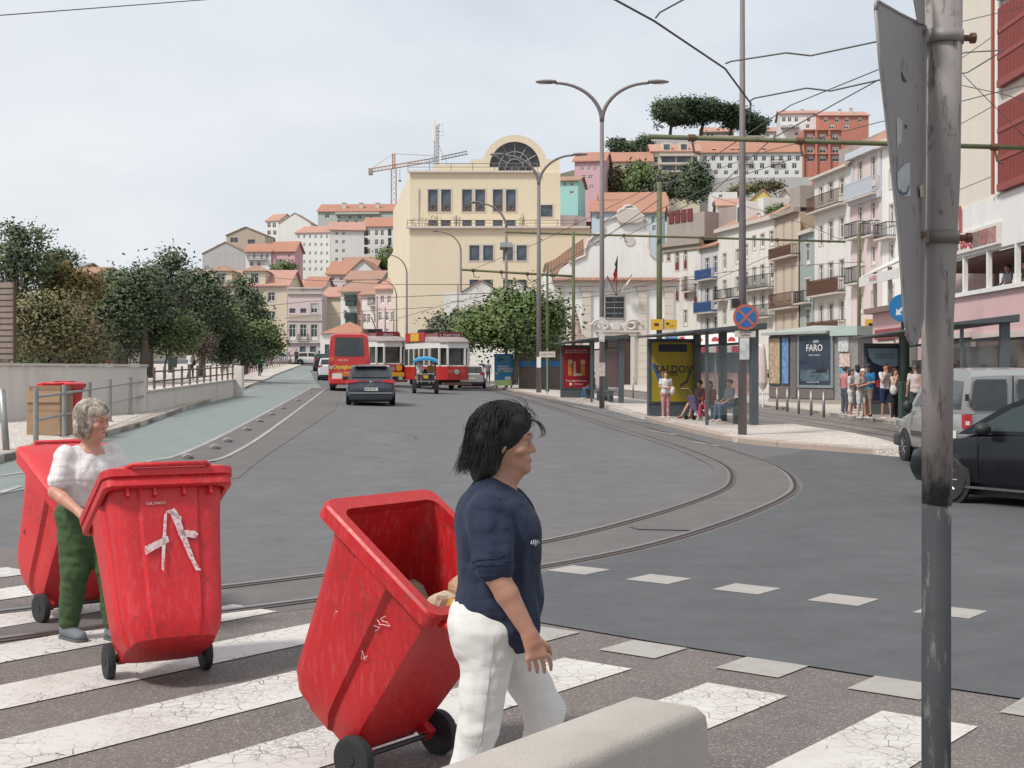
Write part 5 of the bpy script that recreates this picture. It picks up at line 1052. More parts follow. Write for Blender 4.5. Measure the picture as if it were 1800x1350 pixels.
# --- tram shelters
adframe = M('shelter_grey', (.075,.09,.10), .4, .12); roofm = M('shelter_roof_grey', (.06,.07,.075), .5, .15); shglass = CLEAR('shelter_glass', (.55,.65,.65), .16)
def shelter(label, P_, B, H, depth, ad_w, ad_h, poster, benchx=(.12,.95)):
    """P_: foot of the advert case at the back row, B: foot of the last back post; local x runs along the shelter, y across it."""
    dv = (B-P_); L_ = Vector((dv.x, dv.y)).length; rz = math.atan2(dv.y, dv.x); yd = Vector((-math.sin(rz), math.cos(rz), 0)); A = P_-yd*ad_w
    t = thing('tram_shelter', label, 'shelter', A, rz, 'tram shelters on the pavements'); D_ = ad_w
    m = MB(); x0, x1, y0, y1 = -.3, L_+.35, -.35, D_+.25
    m.hexa([(x0,y0,H-.10),(x1,y0,H-.10),(x1,y1,H),(x0,y1,H),(x0,y0,H-.03),(x1,y0,H-.03),(x1,y1,H+.2),(x0,y1,H+.2)]); m.build('roof', roofm, t, bevel=.02)
    for s in (.03, .5, 1.0): x = L_*s; MB().box(x-.10,D_-.14,-.05,x+.10,D_+.08,H).build('post', adframe, t)
    MB().box(L_-.05,.12,-.05,L_+.05,.2,H-.06).build('front_post', adframe, t)
    MB().box(.2,D_-.02,H-.42,L_,D_+.04,H-.34).build('rail', adframe, t)
    a = MB().box(-.04,0,-.1,ad_w+.0,.2,ad_h).build('advert_case', adframe, t, bevel=.02); a.rotation_euler.z = R(90); pz0 = ad_h*.20
    MB().box(-.035,-.01,pz0-.10,ad_w-.005,-.001,pz0-.07).build('case_joint', black, a)
    po = MB().box(.08,-.014,pz0,ad_w-.1,-.002,ad_h-.12).build('poster', poster[0], a); poster[1](po, .08, ad_w-.1, pz0, ad_h-.12, -.018)
    for x0_, x1_ in ((.2, L_*.5-.14), (L_*.5+.14, L_-.15)): MB().box(x0_,D_-.02,.25,x1_,D_-.005,H-.45).build('glass_pane', shglass, t)
    MB().box(L_-.01,.22,.25,L_+.01,D_-.2,H-.45).build('glass_pane', shglass, t)
    b0, b1 = L_*benchx[0], L_*benchx[1]; MB().box(b0,D_-.55,.42,b1,D_-.2,.47).build('bench_seat', adframe, t)
    for x in (b0+.25, (b0+b1)/2, b1-.25): MB().box(x-.04,D_-.48,-.03,x+.04,D_-.26,.42).build('bench_leg', adframe, t)
    return t, L_, rz
def poster_saldos(po, x0, x1, z0, z1, y):
    w, h = x1-x0, z1-z0; c = (x0+x1)/2
    MB().box(x0+w*.16, y-.002, z1-h*.16, x1-w*.16, y, z1-h*.03).build('dark_band', M('poster_navy', (.02,.03,.05), .4, .5, 9), po)
    for p in ([(x0,z0+h*.62),(x0+w*.08,z0+h*.66),(x0+w*.26,z0+h*.36),(x0+w*.16,z0+h*.34)],): MB().prism([(q[0], y, q[1]) for q in p], (0,.003,0)).build('blue_strap', M('poster_blue', (.05,.12,.32), .4, .5, 12), po)
    MB().prism([(q[0], y, q[1]) for q in ((x1-w*.06,z0+h*.6),(x1,z0+h*.62),(x1-w*.14,z0+h*.32),(x1-w*.34,z0+h*.24),(x1-w*.33,z0+h*.28),(x1-w*.18,z0+h*.36))], (0,.003,0)).build('dark_strap', M('poster_grey', (.07,.075,.06), .4), po)
    ink = M('poster_ink', (.025,.02,.015), .5); text('lettering', 'SALDOS', w*.235, ink, po, (c, y-.003, z0+h*.54), UPX, bold=.004); text('lettering', 'os nossos', w*.07, ink, po, (c, y-.003, z0+h*.60), UPX); text('lettering', '-50%', w*.13, ink, po, (c, y-.003, z0+h*.46), UPX)
def poster_beer(po, x0, x1, z0, z1, y):
    w, h = x1-x0, z1-z0; c = (x0+x1)/2; gold = M('beer_gold', (.42,.20,.04), .4, .5, 7); cream = M('beer_foam', (.55,.36,.22), .5, .4, 9); wl = M('poster_white', (.62,.58,.55), .6)
    for s in (-1, 1): MB().box(c+s*w*.24-w*.075, y-.002, z0+h*.30, c+s*w*.24+w*.075, y, z0+h*.62).build('beer_glass', gold, po); MB().lathe([(w*.095,-.003),(w*.095,0)], 14, (c+s*w*.24, y, z0+h*.64), 'y').build('beer_foam', cream, po)
    MB().prism([(q[0], y, q[1]) for q in ((c-w*.10,z0+h*.66),(c-w*.03,z0+h*.66),(c-w*.02,z0+h*.36),(c+w*.18,z0+h*.36),(c+w*.19,z0+h*.29),(c-w*.12,z0+h*.29))], (0,-.003,0)).build('tall_glass', cream, po)
    text('lettering', 'SEM LIMITES ESTE VERÃO\nMARCHA E BOM REFRESCO', w*.075, wl, po, (c, y-.003, z1-h*.10), UPX); text('lettering', 'É um milagre dos Santos', w*.08, wl, po, (c, y-.003, z0+h*.17), UPX, bold=.002); text('lettering', 'Cervejaria', w*.08, wl, po, (c+w*.08, y-.003, z0+h*.09), UPX)
    MB().lathe([(w*.06,-.003),(w*.06,0)], 14, (c-w*.22, y, z0+h*.09), 'y').build('emblem', wl, po)
def poster_navy(po, x0, x1, z0, z1, y):
    w, h = x1-x0, z1-z0; MB().prism([(q[0], y, q[1]) for q in ((x0+w*.02,z1-h*.03),(x1-w*.02,z1-h*.03),(x1-w*.02,z1-h*.36),(x0+w*.6,z1-h*.38),(x0+w*.2,z1-h*.30),(x0+w*.05,z1-h*.18))], (0,-.003,0)).build('pale_shape', M('poster_pale', (.25,.38,.45), .5), po)
    text('lettering', 'e ainda mais férias\nna palma da mão', w*.09, black, po, (x0+w*.55, y-.005, z1-h*.17), UPX); MB().lathe([(w*.16,-.003),(w*.16,0)], 16, (x0+w*.82, y, z1-h*.46), 'y').build('red_badge', signred, po); MB().box(x0+w*.3,y-.003,z0+h*.25,x0+w*.8,y,z0+h*.38).build('red_shape', M('poster_red', (.45,.03,.05), .5), po)
A, B = G(1224, 733, .135), G(1327, 747, .135); s1, L1, rz1 = shelter('big tram shelter with the yellow SALDOS advertisement', A, B, 2.75, 1.5, 1.62, 2.62, (M('poster_yellow', (.36,.27,.02), .35, .25, 1.2), poster_saldos)); SH1 = (A, rz1, L1)
A, B = G(1040, 700, .135), G(1093, 709, .135); s2, L2, rz2 = shelter('far tram shelter with the red beer advertisement', A, B, 2.75, 1.5, 1.5, 2.62, (M('poster_beer_red', (.30,.012,.02), .35, .3, 1.5), poster_beer)); SH2 = (A, rz2, L2)
MB().box(L2*.58,1.44,.6,L2-.2,1.45,2.2).build('rear_poster', M('rear_poster_red', (.22,.04,.05), .5, .5, 3), s2)
A, B = G(1584, 729, .135), G(1768, 764, .135); s3, L3, rz3 = shelter('tram shelter behind the silver van with the navy advertisement', A, B, 2.75, 1.5, 1.25, 2.5, (M('poster_night', (.012,.02,.05), .35, .3, 2), poster_navy))
MB().box(L3*.55,1.30,.3,L3-.2,1.31,2.2).build('rear_poster', M('brown_red_panel', (.17,.06,.05), .5, .25, 3), s3)
# --- news kiosk
kA, kB = G(1350, 706, .135), G(1508, 712, .135); dv = kB-kA; Lk = Vector((dv.x, dv.y)).length; rzk = math.atan2(dv.y, dv.x)
kio = thing('news_kiosk', 'grey newspaper kiosk with a dark FARO poster', 'kiosk', kA, rzk); km = M('kiosk_metal', (.23,.225,.22), .5, .2); kd = M('kiosk_brown', (.15,.12,.115), .6, .2); Hk = hgt(kA, 590)
MB().box(0,0,-.1,Lk,2.2,.15).build('plinth', M('kiosk_plinth', (.3,.26,.22), .8), kio); MB().box(.05,.05,.15,Lk-.05,2.1,Hk).build('body', km, kio)
MB().hexa([(-.15,-.3,Hk+.01),(Lk*.72,-.3,Hk+.01),(Lk*.72,2.3,Hk+.01),(-.15,2.3,Hk+.01),(-.15,-.3,Hk+.12),(Lk*.72,-.3,Hk+.12),(Lk*.72,2.3,Hk+.35),(.6,2.3,Hk+.5)]).build('roof', M('kiosk_roof', (.34,.37,.34), .6, .12), kio); MB().box(Lk*.74,-.2,Hk-.12,Lk+.15,2.2,Hk+.28).build('side_canopy', M('kiosk_canopy_green', (.36,.45,.41), .6, .1), kio)
pxk = lambda px: (px-1350)/(1508-1350)*Lk; zk = lambda py: (712-py)*kA.y/F*.98
for x0, x1, nm, mt in ((1352,1374,'magazine_rack', M('magazines', (.30,.22,.15), .6, 1.0, 7)), (1376,1390,'magazine_rack', M('magazines_blue', (.10,.18,.33), .5, 1.0, 6))):
    o = MB().box(pxk(x0), -.02, zk(682), pxk(x1), .045, zk(596)).build('glazed_case', dkgrey, kio); MB().box(pxk(x0)+.05, -.03, zk(679), pxk(x1)-.05, -.021, zk(599)).build(nm, mt, o)
MB().box(pxk(1393), -.02, .2, pxk(1403), .045, zk(596)).build('brown_pillar', kd, kio); MB().box(pxk(1352), -.01, .2, pxk(1390), .045, zk(684)).build('lower_panel', kd, kio); MB().box(pxk(1406), -.01, .2, pxk(1468), .045, zk(688)).build('lower_panel', kd, kio)
o = MB().box(pxk(1405), -.05, zk(686), pxk(1468), .045, zk(591)).build('poster_case', M('case_grey', (.2,.23,.24), .5), kio); f = MB().box(pxk(1409), -.06, zk(681), pxk(1464), -.051, zk(596)).build('poster', M('faro_poster', (.035,.05,.075), .3, .4, 1.2), o); wl = M('poster_white', (.62,.58,.55), .6); cxk = pxk(1436.5)
text('lettering', 'FARO', .42, wl, f, (cxk, -.064, zk(618)), UPX, bold=.006); text('lettering', 'RTP1', .16, wl, f, (cxk+.12, -.064, zk(607)), UPX, bold=.006); text('lettering', 'CRIME E SEGREDO', .09, wl, f, (cxk, -.064, zk(630)), UPX); text('lettering', 'terça-feira às 21h00', .1, wl, f, (cxk-.1, -.064, zk(676)), UPX)
MB().box(pxk(1412), -.064, zk(674), pxk(1462), -.061, zk(655)).build('sea_picture', M('poster_sea', (.08,.12,.15), .4, .6, 3), f); b = MB(); b.box(pxk(1440), -.066, zk(660), pxk(1458), -.0641, zk(654)); b.box(pxk(1450), -.066, zk(654), pxk(1451), -.0641, zk(635)); b.prism([(pxk(1430),-.066,zk(660)),(pxk(1447),-.066,zk(660)),(pxk(1446),-.066,zk(655))], (0,.001,0)); b.build('boat_picture', black, f)
for i, (x0, x1, y0, y1, c) in enumerate(((1476,1493,600,625,(.4,.4,.4)),(1478,1495,628,650,(.45,.35,.3)),(1478,1492,652,664,(.10,.25,.35)),(1478,1492,680,694,(.10,.30,.5)))): MB().box(pxk(x0), -.02, zk(y1), pxk(x1), .045, zk(y0)).build('newspaper_board', M(f'newspapers_{i}', c, .6, .8, 10), kio)
for i, px in enumerate((1366, 1384, 1404, 1426, 1448)):
    q = G(px, 716+i*3.2, .135); o = thing('bollard', f'{NTH[i] if i else "leftmost"} steel bollard from the left before the kiosk', 'bollard', q, 0, 'steel bollards before the kiosk'); m = MB(); m.tube([(0,0,-.1),(0,0,.78)], .05, 10); m.build('post', steel, o, True); MB().ball((0,0,.78), (.05,.05,.025)).build('cap', steel, o, True)
# ticket pillar and arrow sign
q = G(1592, 742, .135); tp = thing('signal_pillar', 'dark green signal pillar under the blue arrow sign', 'pillar', q); kk = q.y/F
MB().box(-.18,-.15,0,.22,.2,1.25).build('cabinet', dkgreen, tp, bevel=.02); m = MB(); m.tube([(0,.05,0),(0,.05,8.2)], .13, 12); m.build('shaft', M('dark_green_shaft', (.05,.085,.06), .5, .2), tp, True)
za = HC-(542-HY)/F*q.y-q.z; MB().lathe([(.43,0),(.43,.02)], 28, (-.14,-.2,za), 'y').build('sign_plate', signblue2, tp)
c = (-.14, za); ar = [(-.22,-.22),(-.04,-.2),(-.09,-.13),(.2,.14),(.13,.2),(-.14,-.07),(-.2,-.02)]; MB().prism([(c[0]+x, -.204, c[1]+z) for x, z in ar], (0,.003,0)).build('arrow', white, tp)
MB().box(-.08,-.2,za-.85,.16,-.12,za-.6).build('small_plate', white, tp); MB().box(.24,-.1,.7,.5,.15,1.9).build('ticket_box', M('ticket_grey', (.28,.3,.29), .5), tp)
# yellow tram stop flags
for px, py, lab in ((1144,590,'yellow tram stop sign on the thick olive pole'),(1521,590,'yellow tram stop sign on the pole before the pink house')):
    ref = G(1159, 690, .135).y-.4 if px < 1200 else G(1510, 700, .135).y-.4; p = PX(px, py-10, ref); o = thing('stop_sign', lab, 'sign', p, 0, 'yellow tram stop signs'); kk = ref/F; yl = M('stop_yellow', (.62,.36,.03), .5)
    MB().box(0,0,0,20*kk,.06,19*kk).build('panel', yl, o); MB().box(6*kk,-.005,7*kk,14*kk,-.001,12*kk).build('tram_symbol', black, o)
    if px < 1200: MB().box(21*kk,0,0,24*kk,.06,20*kk).build('bracket', postgrey, o); s = MB().box(24*kk,0,2*kk,46*kk,.06,18*kk).build('panel', yl, o); text('lettering', '12 28', 4*kk, black, s, (36*kk,-.004,7*kk), UPX); MB().box(27*kk,-.005,9*kk,32*kk,-.001,13*kk).build('tram_symbol', black, s)
p = PX(1170, 597, G(1159, 690, .135).y-.45); o = thing('info_sign', 'small blue sign under the yellow tram stop sign', 'sign', p); kk = p.y/F; s = MB().box(0,0,0,21*kk,.04,11*kk).build('panel', signblue2, o); text('lettering', 'Martim', 6*kk, white, s, (10*kk,-.004,5.5*kk), UPX); MB().box(8*kk,.045,5*kk,12*kk,.3,7*kk).build('bracket', steel, o)
# --- billboard, container kiosk and street name sign near the tree
p = G(869, 682, .135); kk = p.y/F; bb = thing('billboard', 'blue campaign billboard beside the silver estate car', 'billboard', p); Hb = (682-622)*kk; wb = 34*kk
pa = MB().box(0,0,.15,wb,.06,Hb).build('panel', M('billboard_blue', (.012,.17,.38), .5, .08), bb); MB().box(0,-.006,.15,wb,-.001,.15+Hb*.16).build('green_band', M('billboard_green', (.35,.48,.18), .5), pa); wl = M('poster_white', (.62,.58,.55), .6)
text('lettering', 'TRABALHO\nHONESTIDADE\nCOMPETÊNCIA', wb*.125, wl, pa, (wb*.14,-.008,Hb*.56), UPX, 'LEFT', .004); text('lettering', 'para mudar', wb*.1, M('lettering_green', (.3,.5,.2), .5), pa, (wb*.5,-.008,Hb*.78), UPX); text('lettering', 'Cidade Nova', wb*.09, wl, pa, (wb*.5,-.008,Hb*.9), UPX)
MB().prism([(wb*.05,-.008,Hb*.38),(wb*.05,-.008,Hb*.47),(wb*.22,-.008,Hb*.42)], (0,.002,0)).build('green_arrow', M('lettering_green', (.3,.5,.2), .5), pa); MB().box(wb*.55,-.008,Hb*.24,wb*.85,-.003,Hb*.33).build('white_shape', wl, pa)
for x in (.1, wb-.2): MB().box(x,.06,-.1,x+.1,.14,Hb*.9).build('leg', postgrey, bb)
p = G(912, 683, .135); kk = p.y/F; ct = thing('container_kiosk', 'brown container kiosk with a blue band beside the motorcycles', 'kiosk', p); wc, hc_ = 76*kk, 72*kk; brn = M('container_brown', (.21,.17,.15), .8, .2, 3)
MB().box(0,.2,-.1,wc,2.6,hc_).build('body', brn, ct)
for i in range(26): MB().box(wc*i/26,.15,.1,wc*i/26+wc*.018,.199,hc_-.15).build('rib', brn, ct)
MB().box(-.02,.12,hc_*.54,wc+.02,.148,hc_*.68).build('blue_band', signblue2, ct); b = MB(); b.prism([(-.1,.05,hc_+.01),(wc+.1,.05,hc_+.01),(wc*.92,.05,hc_+.25),(wc*.08,.05,hc_+.25)], (0,2.7,0)); b.build('roof', brn, ct)
p = G(962, 692, .135); kk = p.y/F; o = thing('street_name_sign', 'pale street name sign on a thin post by the motorcycles', 'sign', p); MB().tube([(0,0,-.1),(0,0,2.5)], .04, 8).build('post', steel, o); s = MB().box(-14*kk,-.06,(692-628)*kk,14*kk,-.02,(692-618)*kk).build('plate', M('plate_cream', (.55,.48,.42), .6), o); text('lettering', 'LARGO S. JOÃO', 3.2*kk, dkgrey, s, (0,-.064,(692-623)*kk), UPX)
# --- church railing with plants
p = G(1112, 675, .135); kk = p.y/F; o = thing('iron_railing', 'black iron church railing with green plants behind it', 'railing', p); n = 14; wr = 36*kk
MB().box(-.05,0,-.1,wr,.25,.32).build('plinth', stone, o)
for i in range(n+1): MB().tube([(wr*i/n,.1,.3),(wr*i/n,.1,1.75)], .03, 5).build('bar', iron, o)
for z in (.5, 1.65): MB().tube([(0,.1,z),(wr,.1,z)], .035, 5).build('rail', iron, o)
ol, _ = leaves('plants', [((wr*.4,.7,.9),(.9,.3,.5)),((wr*.8,.7,.8),(.5,.3,.4))], 700, .09, L_mid, o, 77, .2, .2); ol['kind'] = 'stuff'
for px, py, lab in ((1113,700,'left of the two plain posts before the church railing'),(1140,703,'right of the two plain posts before the church railing')): q = G(px, py, .02); o = thing('bollard', lab, 'bollard', q, 0, 'plain posts before the church'); m = MB(); m.tube([(0,0,-.1),(0,0,1.15)], .045, 10); m.build('post', steel, o, True); MB().ball((0,0,1.15), (.045,.045,.02)).build('cap', steel, o)
# --- parasol stall behind the big shelter
p = G(1186, 694, .135); kk = p.y/F; st = thing('market_stall', 'snack stall with red and white canopy behind the big shelter', 'stall', p); ws, hs = 146*kk, 108*kk
MB().box(0,.6,0,ws*.95,.75,hs*.36).build('counter', M('stall_red_white', (.5,.22,.2), .6, .9, 2.5), st); MB().box(0,2.4,0,ws,2.5,hs*.8).build('back', M('stall_blue', (.16,.23,.28), .7, .7, 1.6), st)
for x in (0, ws*.5, ws): MB().box(x-.05,.3,0,x+.05,.4,hs*.8).build('post', steel, st)
cn = M('canopy_white', (.66,.63,.6), .8); cnr = M('canopy_red', (.52,.06,.08), .8); b = MB(); b.add([(-.3,0,hs*.8),(ws+.3,0,hs*.8),(ws+.3,2.6,hs*.8),(-.3,2.6,hs*.8),(ws*.3,1.3,hs*1.04),(ws*.7,1.3,hs*1.04)], [(0,1,5,4),(1,2,5),(2,3,4,5),(3,0,4)]); b.build('canopy', cn, st)
for i in range(12): MB().box(-.3+(ws+.6)*i/12,-.03,hs*.69,-.3+(ws+.6)*(i+1)/12-.02,-.005,hs*.8).build('valance', cn if i % 2 else cnr, st)
for i in range(5): x = ws*(.1+.2*i); MB().lathe([(.22,0),(.22,.01)], 10, (x, .38, hs*.885), 'y').build('red_dot', cnr, st)
p = G(1341, 716, .135); o = thing('closed_parasol', 'folded pale pink parasol left of the kiosk', 'parasol', p); kk = p.y/F; MB().tube([(0,0,0),(0,0,2.5)], .03, 8).build('pole', white, o); b = MB(); b.lathe([(.10,.75),(.2,1.0),(.17,1.7),(.10,2.4),(.02,2.6)], 9); b.build('cloth', M('parasol_pink', (.55,.44,.42), .9), o)
p = G(1532, 702, .135); o = thing('cafe_parasol', 'white and yellow cafe parasol behind the waiting group', 'parasol', p+V(.6,6,0)); MB().tube([(0,0,0),(0,0,3.2)], .04, 8).build('pole', steel, o); b = MB(); b.lathe([(1.7,2.55),(1.68,2.65),(.05,3.25)], 8); b.build('cloth', M('parasol_yellow', (.62,.50,.22), .9), o)
# wrapped statue beside the church
p = PX(1010, 655, 99); o = thing('wrapped_monument', 'pointed netting wrapped monument in front of the church', 'monument', (p.x, p.y, .7)); kk = 99/F; hm_ = (665-525)*kk; b = MB(); b.lathe([(15*kk,0),(16*kk,hm_*.45),(12*kk,hm_*.7),(5*kk,hm_*.92),(1*kk,hm_)], 16); b.build('netting', M('netting', (.40,.31,.27), .9, .8, 1.6), o, True)
MB().lathe([(19*kk,-.5),(19*kk,.4),(17*kk,.5)], 16).build('plinth', stone, o)
# --- cardboard box on the pavement (its flaps open) 
q = G(77, 765, .135); kk = q.y/F; cb = thing('cardboard_box', 'tall brown cardboard box beside the far red bin', 'box', q, R(-6)); card = M('cardboard', (.30,.20,.125), .85, .2, 5); wb_, hb_ = 62*kk, 78*kk
MB().box(-wb_/2,-.02,0,wb_/2,.55,hb_).build('carton', card, cb, bevel=.01); MB().box(-wb_/2+.02,.03,hb_+.002,wb_/2-.02,.5,hb_+.09).build('flat_cartons', M('cardboard_dark', (.25,.16,.10), .85), cb); MB().hexa([(-wb_/2,-.05,hb_-.22),(wb_/2,-.05,hb_-.22),(wb_/2,-.024,hb_-.22),(-wb_/2,-.024,hb_-.22),(-wb_/2,-.03,hb_),(wb_/2,-.03,hb_),(wb_/2,-.024,hb_),(-wb_/2,-.024,hb_)]).build('flap', card, cb); MB().box(-wb_/2+.02,-.026,hb_*.55,wb_/2-.02,-.021,hb_*.58).build('tape', M('brown_tape', (.30,.17,.09), .4), cb)
# --- concrete barrier in the foreground
bar = thing('concrete_barrier', 'pale concrete barrier with rounded top in the near foreground', 'barrier'); conc = SPECKLE('barrier_concrete', (.42,.372,.33), (.49,.44,.395), (.53,.48,.43), 240, 2.2, .9, .0, sp=.6)
e0 = PX(1188, 1226, 3.05); d_ = Vector((-.60,-.80,0)).normalized(); n_ = Vector((.80,-.60,0)); bar.location = (e0.x, e0.y, 0); zt = e0.z
def brow(s, inset=0, dz=0):
    h = zt+dz; pr = [(-.30,0),(-.30,.08),(-.17,.3),(-.105,.7),(-.10,h-.03),(-.095,h-.010),(-.08,h),(.08,h),(.095,h-.010),(.10,h-.03),(.105,.7),(.17,.3),(.30,.08),(.30,0)]
    return [tuple(d_*s+n_*(x*(1-inset))+V(0,0,z)) for x, z in pr]
m = MB(); m.loft([brow(0,.25,-.05), brow(.02,.08,-.015), brow(.05), brow(.8), brow(1.6), brow(2.6)]); m.build('body', conc, bar, 50)
m = MB(); c0 = d_*.35+n_*.104+V(0,0,zt-.2); m.lathe([(.018,-.01),(.018,.004)], 10, tuple(c0), 'y'); m.build('lifting_hole', M('hole_dark', (.12,.10,.08), .9), bar)
# --- near post with traffic sign
q = V((1647-900)/F*3.25, 3.25, 0); np_ = thing('sign_post', 'scuffed grey steel post with the back of a traffic sign, nearest the camera', 'sign post', q); kk = 3.25/F
Z = lambda py: HC-(py-HY)/F*3.25; Xp = lambda px: (px-900)/F*3.25-q.x
def SCUFF(name, col, dk, thr):
    m, nt, bs, N, L = newmat(name); v = coords(nt); s = coords(nt, (9,9,2.2)); a = noise(nt, 3, 7, s, .7); b = noise(nt, 14, 5, v, .7); c = mixc(nt, noise(nt, 5, 4, v), sc(col,.85), sc(col,1.15)); c = mixc(nt, ramp(nt, a, thr, thr+.1, 0, .9), c, dk); c = mixc(nt, ramp(nt, b, .62, .7, 0, .6), c, sc(dk,.5)); L(c, bs.inputs['Base Color']); bs.inputs['Roughness'].default_value = .55; bs.inputs['Metallic'].default_value = .15; bump(nt, bs, a, .25, .004); return m
up_m = SCUFF('post_paint_grey', (.27,.245,.235), (.07,.062,.06), .56); lo_m = SCUFF('post_dark_steel', (.045,.048,.052), (.13,.12,.11), .60)
def TWO(name):
    m, nt, bs, N, L = newmat(name); v = coords(nt); s = coords(nt, (9,9,2.2)); a = noise(nt, 3, 7, s, .7); b = noise(nt, 14, 5, v, .7); x = N('ShaderNodeSeparateXYZ'); L(coords(nt), x.inputs[0])
    e = mth(nt, 'ADD', x.outputs[2], mth(nt, 'MULTIPLY', mth(nt, 'SUBTRACT', noise(nt, 9, 6, coords(nt, (1.6,1.6,.7)), .7), .5), .55)); k = ramp(nt, e, Z(842)-.05, Z(842)+.05)
    up = mixc(nt, noise(nt, 5, 4, v), (.225,.20,.19), (.31,.285,.27)); up = mixc(nt, ramp(nt, a, .55, .66, 0, .9), up, (.075,.066,.064)); lo = mixc(nt, noise(nt, 5, 4, v), (.034,.037,.041), (.055,.058,.062)); lo = mixc(nt, ramp(nt, a, .57, .66, 0, .8), lo, (.15,.14,.13)); c = mixc(nt, k, lo, up); c = mixc(nt, ramp(nt, b, .62, .7, 0, .6), c, (.04,.035,.035)); L(c, bs.inputs['Base Color']); bs.inputs['Roughness'].default_value = .7; bs.inputs['Specular IOR Level'].default_value = .2; bump(nt, bs, a, .3, .004); return m
two_m = TWO('worn_painted_post'); zj = Z(885); m = MB(); m.tube([(Xp(1645),0,-.1),(Xp(1646),0,zj)], 25*kk, 24); m.build('lower_tube', two_m, np_, True); m = MB(); m.tube([(Xp(1647),0,zj-.002),(Xp(1648),0,Z(560)),(Xp(1656),0,Z(300)),(Xp(1659),0,Z(-60))], [25.8*kk,27.5*kk,31*kk,32.5*kk], 24); m.build('upper_tube', two_m, np_, True)
sgp = thing('traffic_sign', 'rear of a scratched down pointing triangular sign clamped to the near post', 'traffic sign', (0,0,0)); sback = SCUFF('sign_back_aluminium', (.25,.235,.23), (.10,.09,.095), .58)
# triangle seen almost edge on from behind: vertical plane turned about the post
th = R(68); ux = Vector((-math.cos(th), -math.sin(th)*0.0-math.sin(th)*.28, 0)); 
def SP(px, py, Y): return PX(px, py, Y)
yb_, yf_ = 3.22, 2.98
tri = [SP(1540,18,yf_), SP(1543,4,yf_), SP(1552,0,yf_), SP(1590,22,3.08), SP(1627,46,yb_), SP(1627,120,yb_), SP(1627,330,yb_), SP(1626,470,yb_), SP(1622,560,yb_), SP(1612,600,3.19), SP(1604,606,3.17), SP(1597,596,3.15), SP(1592,560,3.13), SP(1582,420,3.10), SP(1566,260,3.05), SP(1550,110,3.0)]
nrm = (tri[4]-tri[0]).cross(tri[8]-tri[0]).normalized()
if nrm.y < 0: nrm = -nrm
pl_c = tri[8]; tri = [p-nrm*(p-pl_c).dot(nrm) for p in tri]
m = MB(); m.prism(tri, nrm*.003); m.build('plate', sback, sgp)
rim = MB(); rim.tube([p+nrm*.001 for p in tri]+[tri[0]+nrm*.001], .0045, 6); rim.build('folded_rim', sback, sgp, True)
# part of a second plate above
tri2 = [SP(1598,-40,3.12), SP(1612,40,3.16), SP(1624,44,3.2), SP(1626,-40,3.2)]; nr2 = (tri2[1]-tri2[0]).cross(tri2[2]-tri2[0]).normalized(); pl2 = MB(); pl2.prism([p-nr2*(p-tri2[0]).dot(nr2) for p in tri2], nr2*.003); pl2.build('upper_plate', sback, sgp)
for py, mt in ((67, up_m), (418, SCUFF('clamp_worn', (.16,.14,.13), (.10,.22,.27), .60))):
    z = Z(py); r = (34 if py < 200 else 31)*kk; cx_ = Xp(1656) if py < 200 else Xp(1652); cl = MB(); cl.lathe([(r,z-11*kk),(r*1.08,z-11*kk),(r*1.08,z+11*kk),(r,z+11*kk)], 24, (cx_,0,0)); c_ = cl.build('clamp', mt, np_, True)
    MB().box(Xp(1606),-.03,z-12*kk,Xp(1632),.02,z+12*kk).build('clamp_lug', mt, c_, bevel=.003); b = MB(); b.tube([(cx_+r,0,z),(cx_+r+.028,0,z)], .008, 8); b.tube([(cx_+r+.022,0,z),(cx_+r+.034,0,z)], .0135, 6); b.build('bolt', rust, c_); b = MB(); b.tube([(Xp(1612),-.045,z+2*kk),(Xp(1612),-.03,z+2*kk)], .009, 6); b.build('nut', rust, c_)
def on_plate(pts, name, mat, d=.0015):
    q = []
    for px, py in pts:
        r_ = PX(px, py, 1)-V(0,0,HC); o_ = V(0,0,HC); t_ = (pl_c-o_).dot(nrm)/r_.dot(nrm); q.append(o_+r_*t_-nrm*d)
    m = MB(); m.poly(q); return m.build(name, mat, sgp)
on_plate([(1576,302),(1590,288),(1599,286),(1599,345),(1584,345),(1577,330)], 'faded_sticker', M('sticker_grey', (.40,.42,.43), .5, .2, 30)); on_plate([(1581,332),(1586,339),(1593,336),(1597,322),(1597,330),(1593,341),(1586,344),(1581,338)], 'sticker_curve', M('sticker_navy', (.04,.06,.13), .5), .0025)
on_plate([(1583,122),(1588,135),(1594,145),(1586,142)], 'dent', M('scratch_dark', (.04,.035,.035), .8)); on_plate([(1589,218),(1594,222),(1592,228)], 'dent', M('scratch_dark', (.04,.035,.035), .8)); on_plate([(1575,205),(1586,212),(1584,250),(1576,258)], 'sticker_trace', M('sticker_trace', (.42,.40,.39), .7), .001)
on_plate([(1612,328),(1618,324),(1620,345),(1614,348)], 'rubber_stub', M('stub_cream', (.42,.35,.25), .6), .006)
